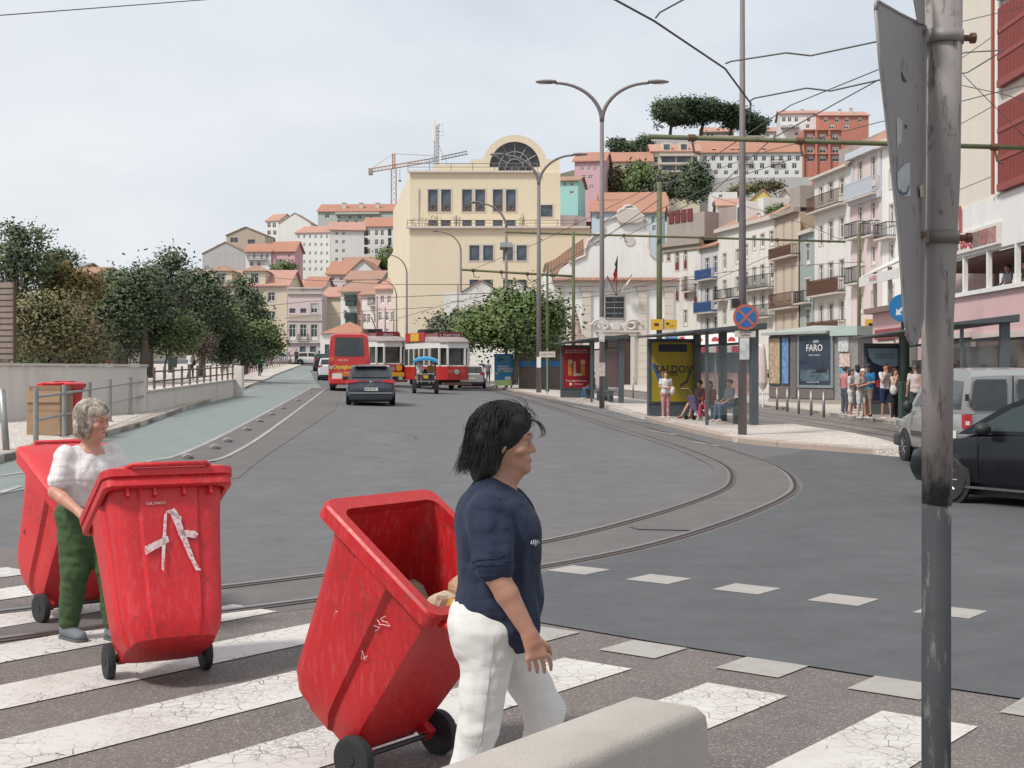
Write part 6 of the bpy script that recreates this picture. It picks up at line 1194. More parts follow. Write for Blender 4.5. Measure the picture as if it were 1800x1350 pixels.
# ================================================================ vehicles
def carpaint(name, col=None, rough=.25, metal=.3): return M(name, col, rough, .06, 3, metal=metal, coat=.6)
redlamp = M('tail_lamp_red', (.45,.02,.03), .2); amber = M('amber_lamp', (.5,.15,.02), .3); chrome = M('chrome', (.5,.5,.5), .2, .1, metal=.9); platew = M('number_plate', (.62,.62,.58), .5)
wing = M('car_interior', (.03,.03,.032), .8); carglass = GLASS('car_glass', (.03,.035,.04), .04); carclear = CLEAR('car_side_glass', (.25,.35,.36), .45)
def wheel(parent, x, y, r, w, spokes=8):
    t = MB(); t.lathe([(r*.62,-w/2),(r*.92,-w/2),(r,-w*.35),(r,w*.35),(r*.92,w/2),(r*.62,w/2)], 24, (0,0,0), 'y'); o = t.build('wheel', rubber, parent, 40, loc=(x,y,r)); s = 1 if y > 0 else -1
    m = MB(); m.lathe([(r*.64,-w*.3),(r*.64,w*.42)], 20, (0,0,0), 'y'); m.build('rim_dish', black, o); m = MB(); m.lathe([(r*.16,s*w*.36),(r*.16,s*w*.48)], 12, (0,0,0), 'y'); m.lathe([(r*.63,s*w*.40),(r*.63,s*w*.47),(r*.54,s*w*.47),(r*.54,s*w*.40)], 20, (0,0,0), 'y')
    for i in range(spokes):
        a = 2*math.pi*i/spokes; m.tube([(r*.1*math.cos(a), s*w*.43, r*.1*math.sin(a)), (r*.58*math.cos(a), s*w*.43, r*.58*math.sin(a))], r*.07, 5)
    m.build('rim', M('alloy', (.35,.35,.35), .35, .1, metal=.7), o); return o
def car(name, label, loc, rz, Lh, W, paint, body, cab, sidewins, rear=None, front=None, wb=(-.3,.3), wr=.31, trim=None, tum=.13, group='', cat='car', sideglass=None, detail=True):
    """body: stations (x, half width factor, z bottom, z top); cab: side outline [(x, z)...] from the rear foot over the roof to the front foot."""
    t = thing(name, label, cat, loc, rz, group or None); hw = W/2
    rings = []
    for x, f, zb, zt in body:
        w = hw*f; zm = (zb+zt)/2; rings.append([(x,-w*.86,zb),(x,-w*.97,zb+.1),(x,-w,zm),(x,-w*.985,zt-.12),(x,-w*.93,zt-.03),(x,-w*.75,zt),(x,0,zt+.015),(x,w*.75,zt),(x,w*.93,zt-.03),(x,w*.985,zt-.12),(x,w,zm),(x,w*.97,zb+.1),(x,w*.86,zb)])
    m = MB(); m.loft(rings); bd = m.build('body', paint, t, 35)
    zb, zt = min(p[1] for p in cab), max(p[1] for p in cab); yw = lambda z: hw*.93-tum*max(0, z-zb)/(zt-zb)*W/1.75
    m = MB(); n = len(cab); rg = []
    for x, z in cab: rg.append([(x,-yw(z),z),(x,-yw(z)*.6,z+.022*(z > zb+.1)),(x,0,z+.03*(z > zb+.1)),(x,yw(z)*.6,z+.022*(z > zb+.1)),(x,yw(z),z)])
    m.loft(rg, False, False); m.poly([r[0] for r in rg]); m.poly([r[-1] for r in rg][::-1]); m.build('cabin', paint, t, 30)
    for poly in sidewins:
        for s in (-1, 1):
            b = MB(); b.poly([(x, s*(yw(z)+.006), z) for x, z in poly]); b.build('side_window', sideglass or carglass, t)
    def screen(i, j, f0, f1, nm, wk=.88):
        (x0, z0), (x1, z1) = cab[i], cab[j]; q = []
        for f, k in ((f0, wk), (f1, wk*.97)):
            x, z = lerp(x0, x1, f), lerp(z0, z1, f); q += [(x, z, yw(z)*k)]
        nx, nz = (z1-z0), -(x1-x0); l = math.hypot(nx, nz); nx, nz = nx/l, nz/l; 
        if (i == 0) == (nx > 0): nx, nz = -nx, -nz
        if nz < 0 and abs(nx) < .2: nx, nz = -nx, -nz
        b = MB(); o_ = .035
        rows_ = [[(lerp(q[0][0],q[1][0],v)+nx*o_, lerp(-q[0][2],-q[1][2],v)*(1-2*u), lerp(q[0][1],q[1][1],v)+nz*o_) for u in (0,.25,.5,.75,1)] for v in (0,1)]
        b.loft(rows_, False, False); return b.build(nm, carglass, t)
    if rear: screen(0, 1, *rear, 'rear_window')
    if front: screen(len(cab)-1, len(cab)-2, *front, 'windscreen')
    for k, f in enumerate(wb):
        for s in (-1, 1):
            m = MB(); m.lathe([(wr*1.17,0),(wr*1.17,.006)], 24, (f, s*(hw*.985)-(0 if s > 0 else .006), wr*1.02), 'y'); m.build('wheel_arch', black, t); wheel(t, f, s*(hw-.08), wr, .2)
    if trim: MB().box(body[0][0]+.1,-hw*.8,trim[0],body[-1][0]-.3,hw*.8,trim[1]).build('underbody', black, t)
    return t
def box_on(t, name, mat, *a, **k): return MB().box(*a).build(name, mat, t, **k)
# --- dark grey hatchback seen from behind
p = G(647, 713); t = car('parked_car', 'dark grey hatchback driving away in the middle of the road', p+V(-.1,1.9,0), R(96), 4.4, 1.81, carpaint('grey_car_paint', (.055,.065,.085)),
    [(-2.2,.86,.36,.86),(-2.12,.95,.26,1.0),(-1.7,1,.22,1.02),(-.5,1,.2,.98),(.9,1,.2,.93),(1.9,.96,.22,.82),(2.2,.82,.3,.66)], [(-2.02,.98),(-1.5,1.46),(-.4,1.53),(.35,1.5),(1.25,.93)],
    [[(-1.65,1.02),(-1.3,1.40),(-.5,1.44),(-.45,1.0)],[(-.35,1.0),(-.4,1.44),(.28,1.42),(.85,.97)]], (.12,.9), (.1,.9), (-1.35,1.35), .33, (.14,.4))
for s in (-1, 1):
    m = MB(); m.hexa([(-2.235,s*.88,.84),(-2.24,s*.45,.89),(-2.0,s*.45,.89),(-1.9,s*.91,.84),(-2.22,s*.88,.97),(-2.22,s*.45,.97),(-2.0,s*.45,.98),(-1.9,s*.9,.97)]); m.build('tail_light', redlamp, t); box_on(t, 'tail_light', redlamp, -2.235, min(s*.1,s*.4), .90, -2.2, max(s*.1,s*.4), .93)
    box_on(t, 'mirror', black, .62, s*.9-.02 if s > 0 else s*.9-.2, .95, .8, s*.9+.2 if s > 0 else s*.9+.02, 1.1, bevel=.03)
pl_ = box_on(t, 'number_plate', platew, -2.245, -.27, .56, -2.215, .27, .68); MB().box(-2.25,.22,.56,-2.246,.268,.68).build('plate_band', signblue, pl_); text('lettering', 'BI 20 PO', .105, black, pl_, (-2.249,0,.62), (R(90),0,R(-90)))
m = MB(); m.prism([(-2.245,0,.97),(-2.245,.045,.90),(-2.245,0,.83),(-2.245,-.045,.90)], (-.01,0,0)); m.build('badge', chrome, t); text('lettering', 'MEGANE', .06, chrome, t, (-2.25,0,.775), (R(90),0,R(-90)))
box_on(t, 'bumper', black, -2.26, -.8, .2, -2.1, .8, .42, bevel=.04); box_on(t, 'bumper_line', M('bumper_grey', (.16,.17,.2), .4), -2.275, -.82, .43, -2.15, .82, .5, bevel=.02); box_on(t, 'spoiler', carpaint('grey_car_paint'), -1.72, -.6, 1.45, -1.4, .6, 1.5, bevel=.02)
# --- red sightseeing bus
p = G(614, 688); kk = p.y/F; W_, H_ = 73*kk, 102*kk; bus = thing('tour_bus', 'red sightseeing minibus seen from behind with big rear window', 'bus', p, R(7)); busred = M('bus_red', (.50,.025,.022), .35, .08, 2, coat=.4)
m = MB(); rr = []
for y, f, z0, z1 in ((0,.98,.55,H_*.98),(.15,1,.35,H_),(6.8,1,.35,H_),(7.2,.9,.5,H_*.9)):
    w = W_/2*f; rr.append([(-w*.97,y,z0),(-w,y,z0+.2),(-w,y,H_*.45),(-w*.92,y,z1-.4),(-w*.86,y,z1-.12),(-w*.7,y,z1),(w*.7,y,z1),(w*.86,y,z1-.12),(w*.92,y,z1-.4),(w,y,H_*.45),(w,y,z0+.2),(w*.97,y,z0)])
m.loft(rr); m.build('body', busred, bus, 35)
b = MB(); a = W_/2; b.prism([(-a*.66,-.012,H_*.60),(a*.66,-.012,H_*.60),(a*.72,-.012,H_*.64),(a*.66,-.012,H_*.93),(-a*.66,-.012,H_*.93),(-a*.72,-.012,H_*.64)], (0,.05,0)); b.build('rear_window', carglass, bus, bevel=.01)
wl = M('poster_white', (.62,.58,.55), .6); text('lettering', 'Citysightseeing', .27, M('bus_yellow', (.62,.42,.06), .5), bus, (-.1,-.012,H_*.42), UPX, bold=.012, sx=.95); MB().lathe([(.16,-.01),(.16,.0)], 16, (.93,-.01,H_*.435), 'y').build('emblem', signblue2, bus); text('lettering', '190 ON', .17, wl, bus, (-.35,-.012,H_*.535), UPX); text('lettering', 'hop on hop off', .12, wl, bus, (.1,-.012,H_*.33), UPX); text('lettering', '15', .25, M('bus_yellow', (.62,.42,.06), .5), bus, (-.95,-.012,H_*.555), UPX)
for s in (-1, 1):
    for i in range(3): MB().lathe([(.1,-.02),(.1,.01)], 12, (s*a*.88,-.01,1.0+i*.26), 'y').build('tail_light', (redlamp, chrome, redlamp)[i], bus)
b = MB(); b.prism([(-a*.8,-.012,.75),(a*.9,-.012,.75),(a*.9,-.012,.92),(-a*.5,-.012,1.05),(-a*.8,-.012,.95)], (0,.02,0)); b.build('orange_stripe', amber, bus); box_on(bus, 'number_plate', platew, -.9, -.03, .62, -.38, -.012, .95); box_on(bus, 'bumper', busred, -a*.97, -.08, .38, a*.97, .1, .68, bevel=.05)
for s in (-1, 1):
    for y in (1.4, 5.6): m = MB(); m.lathe([(.2,-.13),(.43,-.13),(.43,.13),(.2,.13)], 20, (s*(a-.2),y,.43), 'x'); m.build('wheel', rubber, bus)
box_on(bus, 'mudguard', black, -a*.95, .3, .25, -a*.6, .4, .6)
# --- cars further up the road
def simple_car(label, px, py, rz, paint, suv=False, dy=2.1):
    h = .18 if suv else 0
    return car('parked_car', label, G(px, py)+V(0,dy,0), rz, 4.3, 1.8, paint, [(-2.1,.86,.36,.9+h),(-2.0,.95,.26,.98+h),(-.5,1,.22,.97+h),(.9,1,.22,.92+h),(1.8,.96,.24,.82+h),(2.1,.82,.32,.66+h)], [(-2.0,.96+h),(-1.6,1.45+h),(-.4,1.5+h),(.35,1.47+h),(1.15,.92+h)],
        [[(-1.6,1.0+h),(-1.35,1.37+h),(-.5,1.41+h),(-.45,.99+h)],[(-.35,.99+h),(-.4,1.41+h),(.28,1.39+h),(.8,.96+h)]], (.12,.88), (.1,.9), (-1.3,1.3), .33, (.14,.4), group='cars queuing up the road')
def tails(t, z=.9, x=-2.06):
    for s in (-1, 1): box_on(t, 'tail_light', redlamp, x-.04, min(s*.55,s*.86), z-.06, x+.1, max(s*.55,s*.86), z+.1)
    box_on(t, 'number_plate', platew, x-.05, -.26, .6, x-.02, .26, .71); box_on(t, 'bumper', black, x-.06, -.8, .24, x+.1, .8, .44, bevel=.03)
t = simple_car('white crossover half hidden left of the red bus', 573, 669, R(98), carpaint('white_car', (.62,.62,.62), .3, 0), True); tails(t, 1.05)
t = simple_car('black off roader ahead of the white crossover', 562, 653, R(100), carpaint('black_suv', (.02,.021,.024)), True); tails(t, 1.05)
t = simple_car('white car standing across the far end of the road', 540, 642, R(20), carpaint('white_car2', (.62,.62,.62), .3, 0))
t = simple_car('dark car farthest up the road behind the off roader', 566, 641, R(98), carpaint('dark_car2', (.05,.07,.075)), True); tails(t, 1.05)
t = simple_car('silver car parked behind the park fence', 490, 641, R(0), carpaint('silver_far', (.45,.45,.46)))
p = G(829, 683); t = simple_car('silver estate car beside the blue billboard', 828, 683, R(91), carpaint('silver_estate', (.42,.42,.43))); tails(t, .95)
# --- trams
tramred = M('tram_red', (.40,.022,.02), .4, .1, 2); tramcream = M('tram_white', (.66,.65,.62), .5, .08); tramroof = M('tram_roof', (.30,.25,.24), .8, .2, 1.5)
def tram(label, px, py, yaw, headcol, sign, yellow, deco):
    p = G(px, py, .02); d = Vector((math.sin(yaw), -math.cos(yaw), 0)); t = thing('tram', label, 'tram', p-d*3.5, math.atan2(d.y, d.x), 'historic trams side by side'); Lh, hw = 3.5, 1.18
    out = lambda s, z: [(x*s, y*s2, z) for x, y, s2 in ((-Lh,-.55,1),(-Lh+.35,-.95,1),(-Lh+1.3,-hw,1),(Lh-1.3,-hw,1),(Lh-.35,-.95,1),(Lh,-.55,1),(Lh,.55,1),(Lh-.35,.95,1),(Lh-1.3,hw,1),(-Lh+1.3,hw,1),(-Lh+.35,.95,1),(-Lh,.55,1))]
    m = MB(); m.loft([out(1,.62), out(1,1.42)]); m.build('lower_body', headcol, t, 20); m = MB(); m.loft([out(.985,1.421), out(.985,1.50)]); m.build('sill_band', tramcream, t)
    m = MB(); m.loft([out(1,2.52), out(1,2.84)]); m.build('cornice', tramcream, t)
    m = MB(); m.loft([out(.93,1.5), out(.93,2.52)]); m.build('window_glass', GLASS('tram_glass', (.06,.06,.055), .08), t)
    m = MB(); m.loft([out(1.03,2.84), out(1.03,2.9), out(.9,3.1), out(.7,3.22)]); m.build('roof', tramroof, t, 30); m = MB(); m.loft([out(.62,3.2), out(.6,3.42)]); m.build('clerestory', M('clerestory_brown', (.2,.08,.08), .7), t)
    ring = out(1,0)
    for i in range(12):
        a, b_ = Vector(ring[i]), Vector(ring[(i+1) % 12]); n = max(1, int((b_-a).length/.75)); ns = range(n)
        for k in ns: q = a.lerp(b_, k/n); MB().box(q.x-.05,q.y-.05,1.5,q.x+.05,q.y+.05,2.53).build('window_post', tramcream, t)
    box_on(t, 'truck', black, -2.2, -.8, .3, 2.2, .8, .62)
    for x in (-1.4, 1.4):
        for s in (-1, 1): m = MB(); m.lathe([(.1,-.06),(.34,-.06),(.34,.06),(.1,.06)], 18, (x,s*.55,.34), 'y'); m.build('wheel', rust, t)
    box_on(t, 'fender', rust, Lh-.05, -.9, .3, Lh+.25, .9, .45); s = box_on(t, 'roof_board', M('board_dark_red', (.17,.015,.02), .5), Lh-1.1, -.75, 3.1, Lh-1.0, .75, 3.5)
    text('lettering', sign, .2, wl, s, (Lh-.985,0,3.3), (R(90),0,R(90))); s = box_on(t, 'side_board', tramred, -1.9, -hw-.05, 2.95, 1.4, -hw+.03, 3.5); MB().box(-.9,-hw-.07,2.98,.5,-hw-.052,3.47).build('yellow_notice', M('stop_yellow', (.62,.36,.03), .5), s)
    b = MB(); b.tube([(0,0,3.4),(-1.2,.2,4.0),(-2.4,.3,4.6)], .04, 6); b.build('trolley_pole', black, t); box_on(t, 'resistor_box', black, -1.6, -.5, 3.4, -.4, .5, 3.75)
    MB().lathe([(.16,Lh+.0),(.16,Lh+.08)], 14, (0,0,1.1), 'x').build('headlamp', chrome, t)
    if yellow: box_on(t, 'yellow_bumper', M('stop_yellow', (.62,.36,.03), .5), Lh-.02, -.75, .62, Lh+.1, .75, .9, bevel=.02); MB().lathe([(.2,Lh+.0),(.2,Lh+.03)], 16, (0,.42,1.2), 'x').build('yellow_badge', M('stop_yellow', (.62,.36,.03), .5), t); box_on(t, 'picture', M('tram_advert', (.25,.05,.08), .5, .9, 5), Lh+.002, -.5, .95, Lh+.015, .2, 1.4)
    else: text('lettering', 'ELÉCTRICO', .2, M('worn_gold', (.45,.25,.15), .6), t, (Lh+.012,0,1.12), (R(90),0,R(90)))
    return t
tram('front red and white tram with a yellow roof notice', 802, 686, R(25), tramred, 'E. TRAM TOUR', False, 0)
tram('rear red and white tram with a yellow bumper', 690, 680, R(22), tramred, 'GRAÇA', True, 0)
# --- tourist jeep with blue canopy
p = G(748, 692); kk = p.y/F; jp = thing('tourist_jeep', 'open tourist jeep with bright blue canopy driving away', 'jeep', p, R(4)); a = 24*kk; grn = M('jeep_dark', (.03,.035,.04), .4)
box_on(jp, 'chassis', black, -a*.75, 0, .4, a*.75, 2.7, .6); m = MB(); m.loft([[(-a*.8,y,.55),(a*.8,y,.55),(a*.8,y,z),(-a*.8,y,z)] for y, z in ((0,.95),(1.6,.95),(1.7,1.0),(2.7,.95))]); m.build('tub', grn, jp, bevel=.03)
for s in (-1, 1):
    for y in (.35, 2.2): m = MB(); m.lathe([(.12,-.1),(.34,-.1),(.36,-.07),(.36,.07),(.34,.1),(.12,.1)], 20, (s*a*.82,y,.36), 'x'); m.build('wheel', rubber, jp)
    m = MB(); m.lathe([(.11,-.03),(.11,.0)], 14, (s*a*.62,-.005,.85), 'y'); m.build('tail_light', chrome, jp); m = MB(); m.lathe([(.055,-.04),(.055,.0)], 12, (s*a*.62,-.012,.85), 'y'); m.build('lamp_red', redlamp, jp)
    for y in (.05, 1.7): MB().tube([(s*a*.75,y,.9),(s*a*.72,y+.05,1.75)], .03, 6).build('roof_post', black, jp)
    box_on(jp, 'mudguard', black, s*a*.82-.12, -.02, .2, s*a*.82+.12, .02, .55)
m = MB(); rr = []
for i in range(7):
    u = -1+2*i/6; rr.append([(u*a*.92,-.25,1.72+.16*(1-u*u)),(u*a*.92,.9,1.80+.18*(1-u*u)),(u*a*.92,2.1,1.72+.16*(1-u*u))])
m.loft(rr, False, False); m.build('canopy', M('canopy_blue', (.03,.27,.50), .6, .08), jp, True); m = MB(); m.loft([[(q[0],q[1]-.004,q[2]) for q in (r[0],)]+[(r[0][0],r[0][1]-.004,r[0][2]-.12)] for r in rr], False, False); m.build('canopy_valance', M('canopy_blue'), jp)
box_on(jp, 'rear_seat', M('seat_dark', (.05,.045,.045), .8), -a*.7, .55, .9, a*.7, .7, 1.3); box_on(jp, 'number_plate', M('stop_yellow', (.62,.36,.03), .5), -.14, -.03, .8, .14, -.005, .98); box_on(jp, 'footboard', steel, -a*.7, -.25, .62, a*.7, -.03, .68); box_on(jp, 'rear_rail', chrome, -a*.7, -.2, 1.02, a*.7, -.16, 1.06)
# --- black car, grey van and silver van on the right
yaw = R(123.5); ctr = V(7.31,17.49,0); ctr.z = gh(ctr.x, ctr.y)
bc = car('black_car', 'black hatchback entering from the right edge with a driver', ctr, yaw, 4.2, 1.76, M('black_car_paint', (.004,.005,.007), .28, .1, 3, spec=.35, coat=.25),
    [(-2.1,.86,.36,.86),(-2.0,.95,.24,1.0),(-1.2,1,.2,1.0),(.2,1,.2,.97),(.95,1,.2,.93),(1.6,.97,.22,.83),(1.95,.9,.26,.70),(2.1,.74,.32,.58)], [(-1.95,.98),(-1.5,1.38),(-.9,1.47),(-.3,1.49),(.1,1.46),(.45,1.33),(1.15,.93)],
    [[(-1.3,1.02),(-1.2,1.36),(-.62,1.42),(-.5,1.02)],[(-.42,1.01),(-.5,1.42),(.0,1.40),(.36,1.28),(.92,.98)]], (.15,.88), None, (-1.28,1.27), .32, (.12,.35), sideglass=carclear, cat='car')
b = MB(); b.poly([(.50,-.66,1.29),(.50,.66,1.29),(1.12,.72,.97),(1.12,-.72,.97)]); b.build('windscreen', carclear, bc)
for s in (-1, 1):
    m = MB(); m.ball((.62, s*.98, 1.02), (.10,.12,.085), 10, 7); m.build('mirror', black, bc, True); m = MB(); m.hexa([(2.0,s*.5,.62),(1.72,s*.84,.66),(1.62,s*.86,.68),(1.9,s*.5,.66),(1.98,s*.5,.74),(1.66,s*.82,.80),(1.5,s*.84,.83),(1.86,s*.5,.78)]); m.build('headlight', chrome, bc); box_on(bc, 'door_handle', black, -.62, min(s*.885,s*.91), .86, -.42, max(s*.885,s*.91), .89)
    for x in (-.46, .78): b = MB(); b.box(x-.004, s*.885-.003, .35, x+.004, s*.885+.003, .98); b.build('door_seam', M('seam_black', (.002,.002,.002), .9), bc)
    b = MB(); b.box(-1.0, min(s*.86,s*.885), .22, 1.0, max(s*.86,s*.885), .25); b.build('side_sill', M('sill_grey', (.08,.085,.09), .4), bc)
box_on(bc, 'grille', black, 2.06, -.4, .42, 2.11, .4, .56); box_on(bc, 'badge_plate', platew, 1.2, .74, .87, 1.42, .78, .97); box_on(bc, 'seat', wing, -.35, .15, .5, -.2, .6, 1.15); box_on(bc, 'seat', wing, -.35, -.6, .5, -.2, -.15, 1.15); m = MB(); m.lathe([(.18,-.012),(.19,0),(.18,.012)], 18, (.42,.38,.92), 'x'); m.build('steering_wheel', black, bc)
vb = [(-2.05,.93,.34,1.05),(-1.95,.98,.26,1.08),(-.5,1,.24,1.06),(.9,1,.24,1.05),(1.15,.98,.24,1.0),(1.7,.95,.26,.90),(2.0,.86,.34,.72)]
ctr = V(7.83+.86, 23.3+2.05, 0); ctr.z = gh(ctr.x, ctr.y)
sv = car('silver_van', 'silver van with dark rear door windows standing behind the black car', ctr, R(91), 4.1, 1.72, carpaint('silver_van_paint', (.30,.30,.297), .35, .25), vb, [(-2.04,1.05),(-1.99,1.70),(-1.88,1.80),(-1.4,1.84),(.1,1.84),(.35,1.78),(1.2,1.02)], [[(-1.7,1.12),(-1.65,1.62),(-.6,1.66),(-.6,1.12)],[(-.5,1.12),(-.5,1.66),(.18,1.66),(.42,1.53),(.88,1.12)]], None, (.08,.92), (-1.3,1.3), .31, (.14,.4), tum=.12, cat='van')
for s in (-1, 1):
    b = MB(); b.poly([(-2.075,s*.10,1.12),(-2.075,s*.70,1.12),(-2.07,s*.73,1.2),(-2.04,s*.68,1.60),(-2.03,s*.62,1.66),(-2.03,s*.10,1.66)]); b.build('rear_window', carglass, sv)
    m = MB(); m.ball((.72, s*.97, 1.12), (.08,.10,.12), 10, 7); m.build('mirror', black, sv, True); box_on(sv, 'headlight', chrome, 1.75, min(s*.5,s*.82), .66, 1.98, max(s*.5,s*.82), .84, bevel=.03)
    box_on(sv, 'tail_light', redlamp, -2.09, min(s*.74,s*.85), .80, -1.92, max(s*.74,s*.85), 1.04); box_on(sv, 'tail_light_lens', platew, -2.095, min(s*.77,s*.84), .86, -2.0, max(s*.77,s*.84), .93); box_on(sv, 'rear_hinge', black, -2.09, min(s*.78,s*.83), 1.28, -2.03, max(s*.78,s*.83), 1.40)
    box_on(sv, 'side_strip', M('bumper_plastic', (.06,.06,.062), .7), -.9, min(s*.855,s*.875), .55, .85, max(s*.855,s*.875), .65)
box_on(sv, 'door_split', black, -2.085, -.006, .45, -2.04, .006, 1.72); box_on(sv, 'wiper', black, -2.10, -.5, 1.2, -2.085, -.48, 1.5); box_on(sv, 'bumper', M('bumper_plastic', (.06,.06,.062), .7), -2.14, -.84, .3, -1.95, .84, .52, bevel=.05); box_on(sv, 'front_bumper', M('bumper_plastic', (.06,.06,.062), .7), 1.85, -.84, .3, 2.1, .84, .55, bevel=.05); box_on(sv, 'number_plate', platew, -2.1, -.1, .6, -2.06, .42, .71)
# --- parked motorcycles by the container
def moto(label, px, py, rz, col, green=False):
    p = G(px, py, .135); t = thing('motorcycle', label, 'motorcycle', p, rz, 'motorcycles beside the container kiosk'); c = M(label[:9].replace(' ','_')+'_moto', col, .35, .1, coat=.3)
    for x in (-.65,.65): m = MB(); m.lathe([(.2,-.05),(.28,-.06),(.30,0),(.28,.06),(.2,.05)], 18, (x,0,.3), 'y'); m.build('wheel', rubber, t)
    b = MB(); b.loft([[(x,-w,z0),(x,w,z0),(x,w*.8,z1),(x,-w*.8,z1)] for x, w, z0, z1 in ((-.85,.08,.62,.75),(-.5,.14,.42,.8),(0,.13,.32,.62),(.25,.13,.32,.6),(.45,.18,.35,.9),(.62,.1,.6,1.05))]); b.build('body', c, t, 40)
    m = MB(); m.box(-.8,-.13,.76,-.05,.13,.86); m.build('seat', black, t, bevel=.04); m = MB(); m.tube([(.65,0,.3),(.5,0,1.0)], .04, 6); m.tube([(.48,-.35,1.08),(.5,0,1.02),(.48,.35,1.08)], .02, 6); m.build('fork', dkgrey, t); m = MB(); m.hexa([(.5,-.2,.95),(.5,.2,.95),(.54,.2,.95),(.54,-.2,.95),(.38,-.14,1.35),(.38,.14,1.35),(.4,.14,1.35),(.4,-.14,1.35)]); m.build('windshield', glassb, t)
    if green: box_on(t, 'green_box', M('green_box', (.05,.30,.14), .6), -1.0, -.25, .88, -.5, .25, 1.25, bevel=.05)
moto('pale grey scooter beside the lamp post', 934, 681, R(-55), (.42,.42,.42)); moto('black motorcycle with a green delivery box', 978, 682, R(190), (.03,.03,.03), True); moto('dark scooter between the pale one and the delivery one', 958, 680, R(-75), (.04,.042,.045))
# ================================================================ wheeled bins
def PLASTIC(name, col):
    m, nt, bs, N, L = newmat(name); v = coords(nt); s = coords(nt, (6,6,1.2)); a = noise(nt, 1.6, 6, v, .6); b = noise(nt, 7, 6, s, .75); c_ = noise(nt, 30, 4, v, .7)
    c = mixc(nt, a, sc(col, .82), sc(col, 1.12)); c = mixc(nt, ramp(nt, b, .52, .74, 0, .40), c, (.60,.16,.15)); c = mixc(nt, ramp(nt, mth(nt,'MULTIPLY',noise(nt, 2.4, 6, v, .7), c_), .28, .40, 0, .55), c, (.15,.025,.025)); L(c, bs.inputs['Base Color'])
    L(ramp(nt, b, .4, .75, .38, .6), bs.inputs['Roughness']); bump(nt, bs, noise(nt, 260, 2, v), .12, .001); return m
binred = PLASTIC('bin_red_plastic', (.56,.016,.022)); binred2 = PLASTIC('bin_faded_red', (.60,.035,.04)); binred_shaded = PLASTIC('bin_dark_red', (.47,.011,.015))  # open bin: same red plastic, with shade put into its colour
def bin_ring(hx, y0, y1, z, rib=1.0, inset=0):
    hx -= inset; y0 += inset; y1 -= inset; r = rib*(0 if inset else 1); e = .018*r; g = .022*r
    half = [(0,y1+e*.9),(hx*.5,y1+e*.9),(hx*.555,y1),(hx*.74,y1),(hx-.03,y1-.012),(hx-.008,y1-.035),(hx,y1-.075),(hx,y0+.70*(y1-y0)),(hx+g,y0+.66*(y1-y0)),(hx+g,y0+.36*(y1-y0)),(hx,y0+.32*(y1-y0)),(hx,y0+.12*(y1-y0)),(hx-.012,y0+.015),(hx-.045,y0),(hx*.45,y0),(hx*.4,y0)]
    R_ = [(x, y, z) for x, y in half]; L_ = [(-x, y, z) for x, y in half[1:]][::-1]; return R_+L_
def rrect(x0, x1, y0, y1, r, z, n=4):
    o = []
    for cx, cy, a0 in ((x1-r,y1-r,0),(x0+r,y1-r,90),(x0+r,y0+r,180),(x1-r,y0+r,270)):
        for i in range(n+1): a = R(a0+90*i/n); o.append((cx+r*math.cos(a), cy+r*math.sin(a), z))
    return o
TOPZ = .91; XW = 1.13
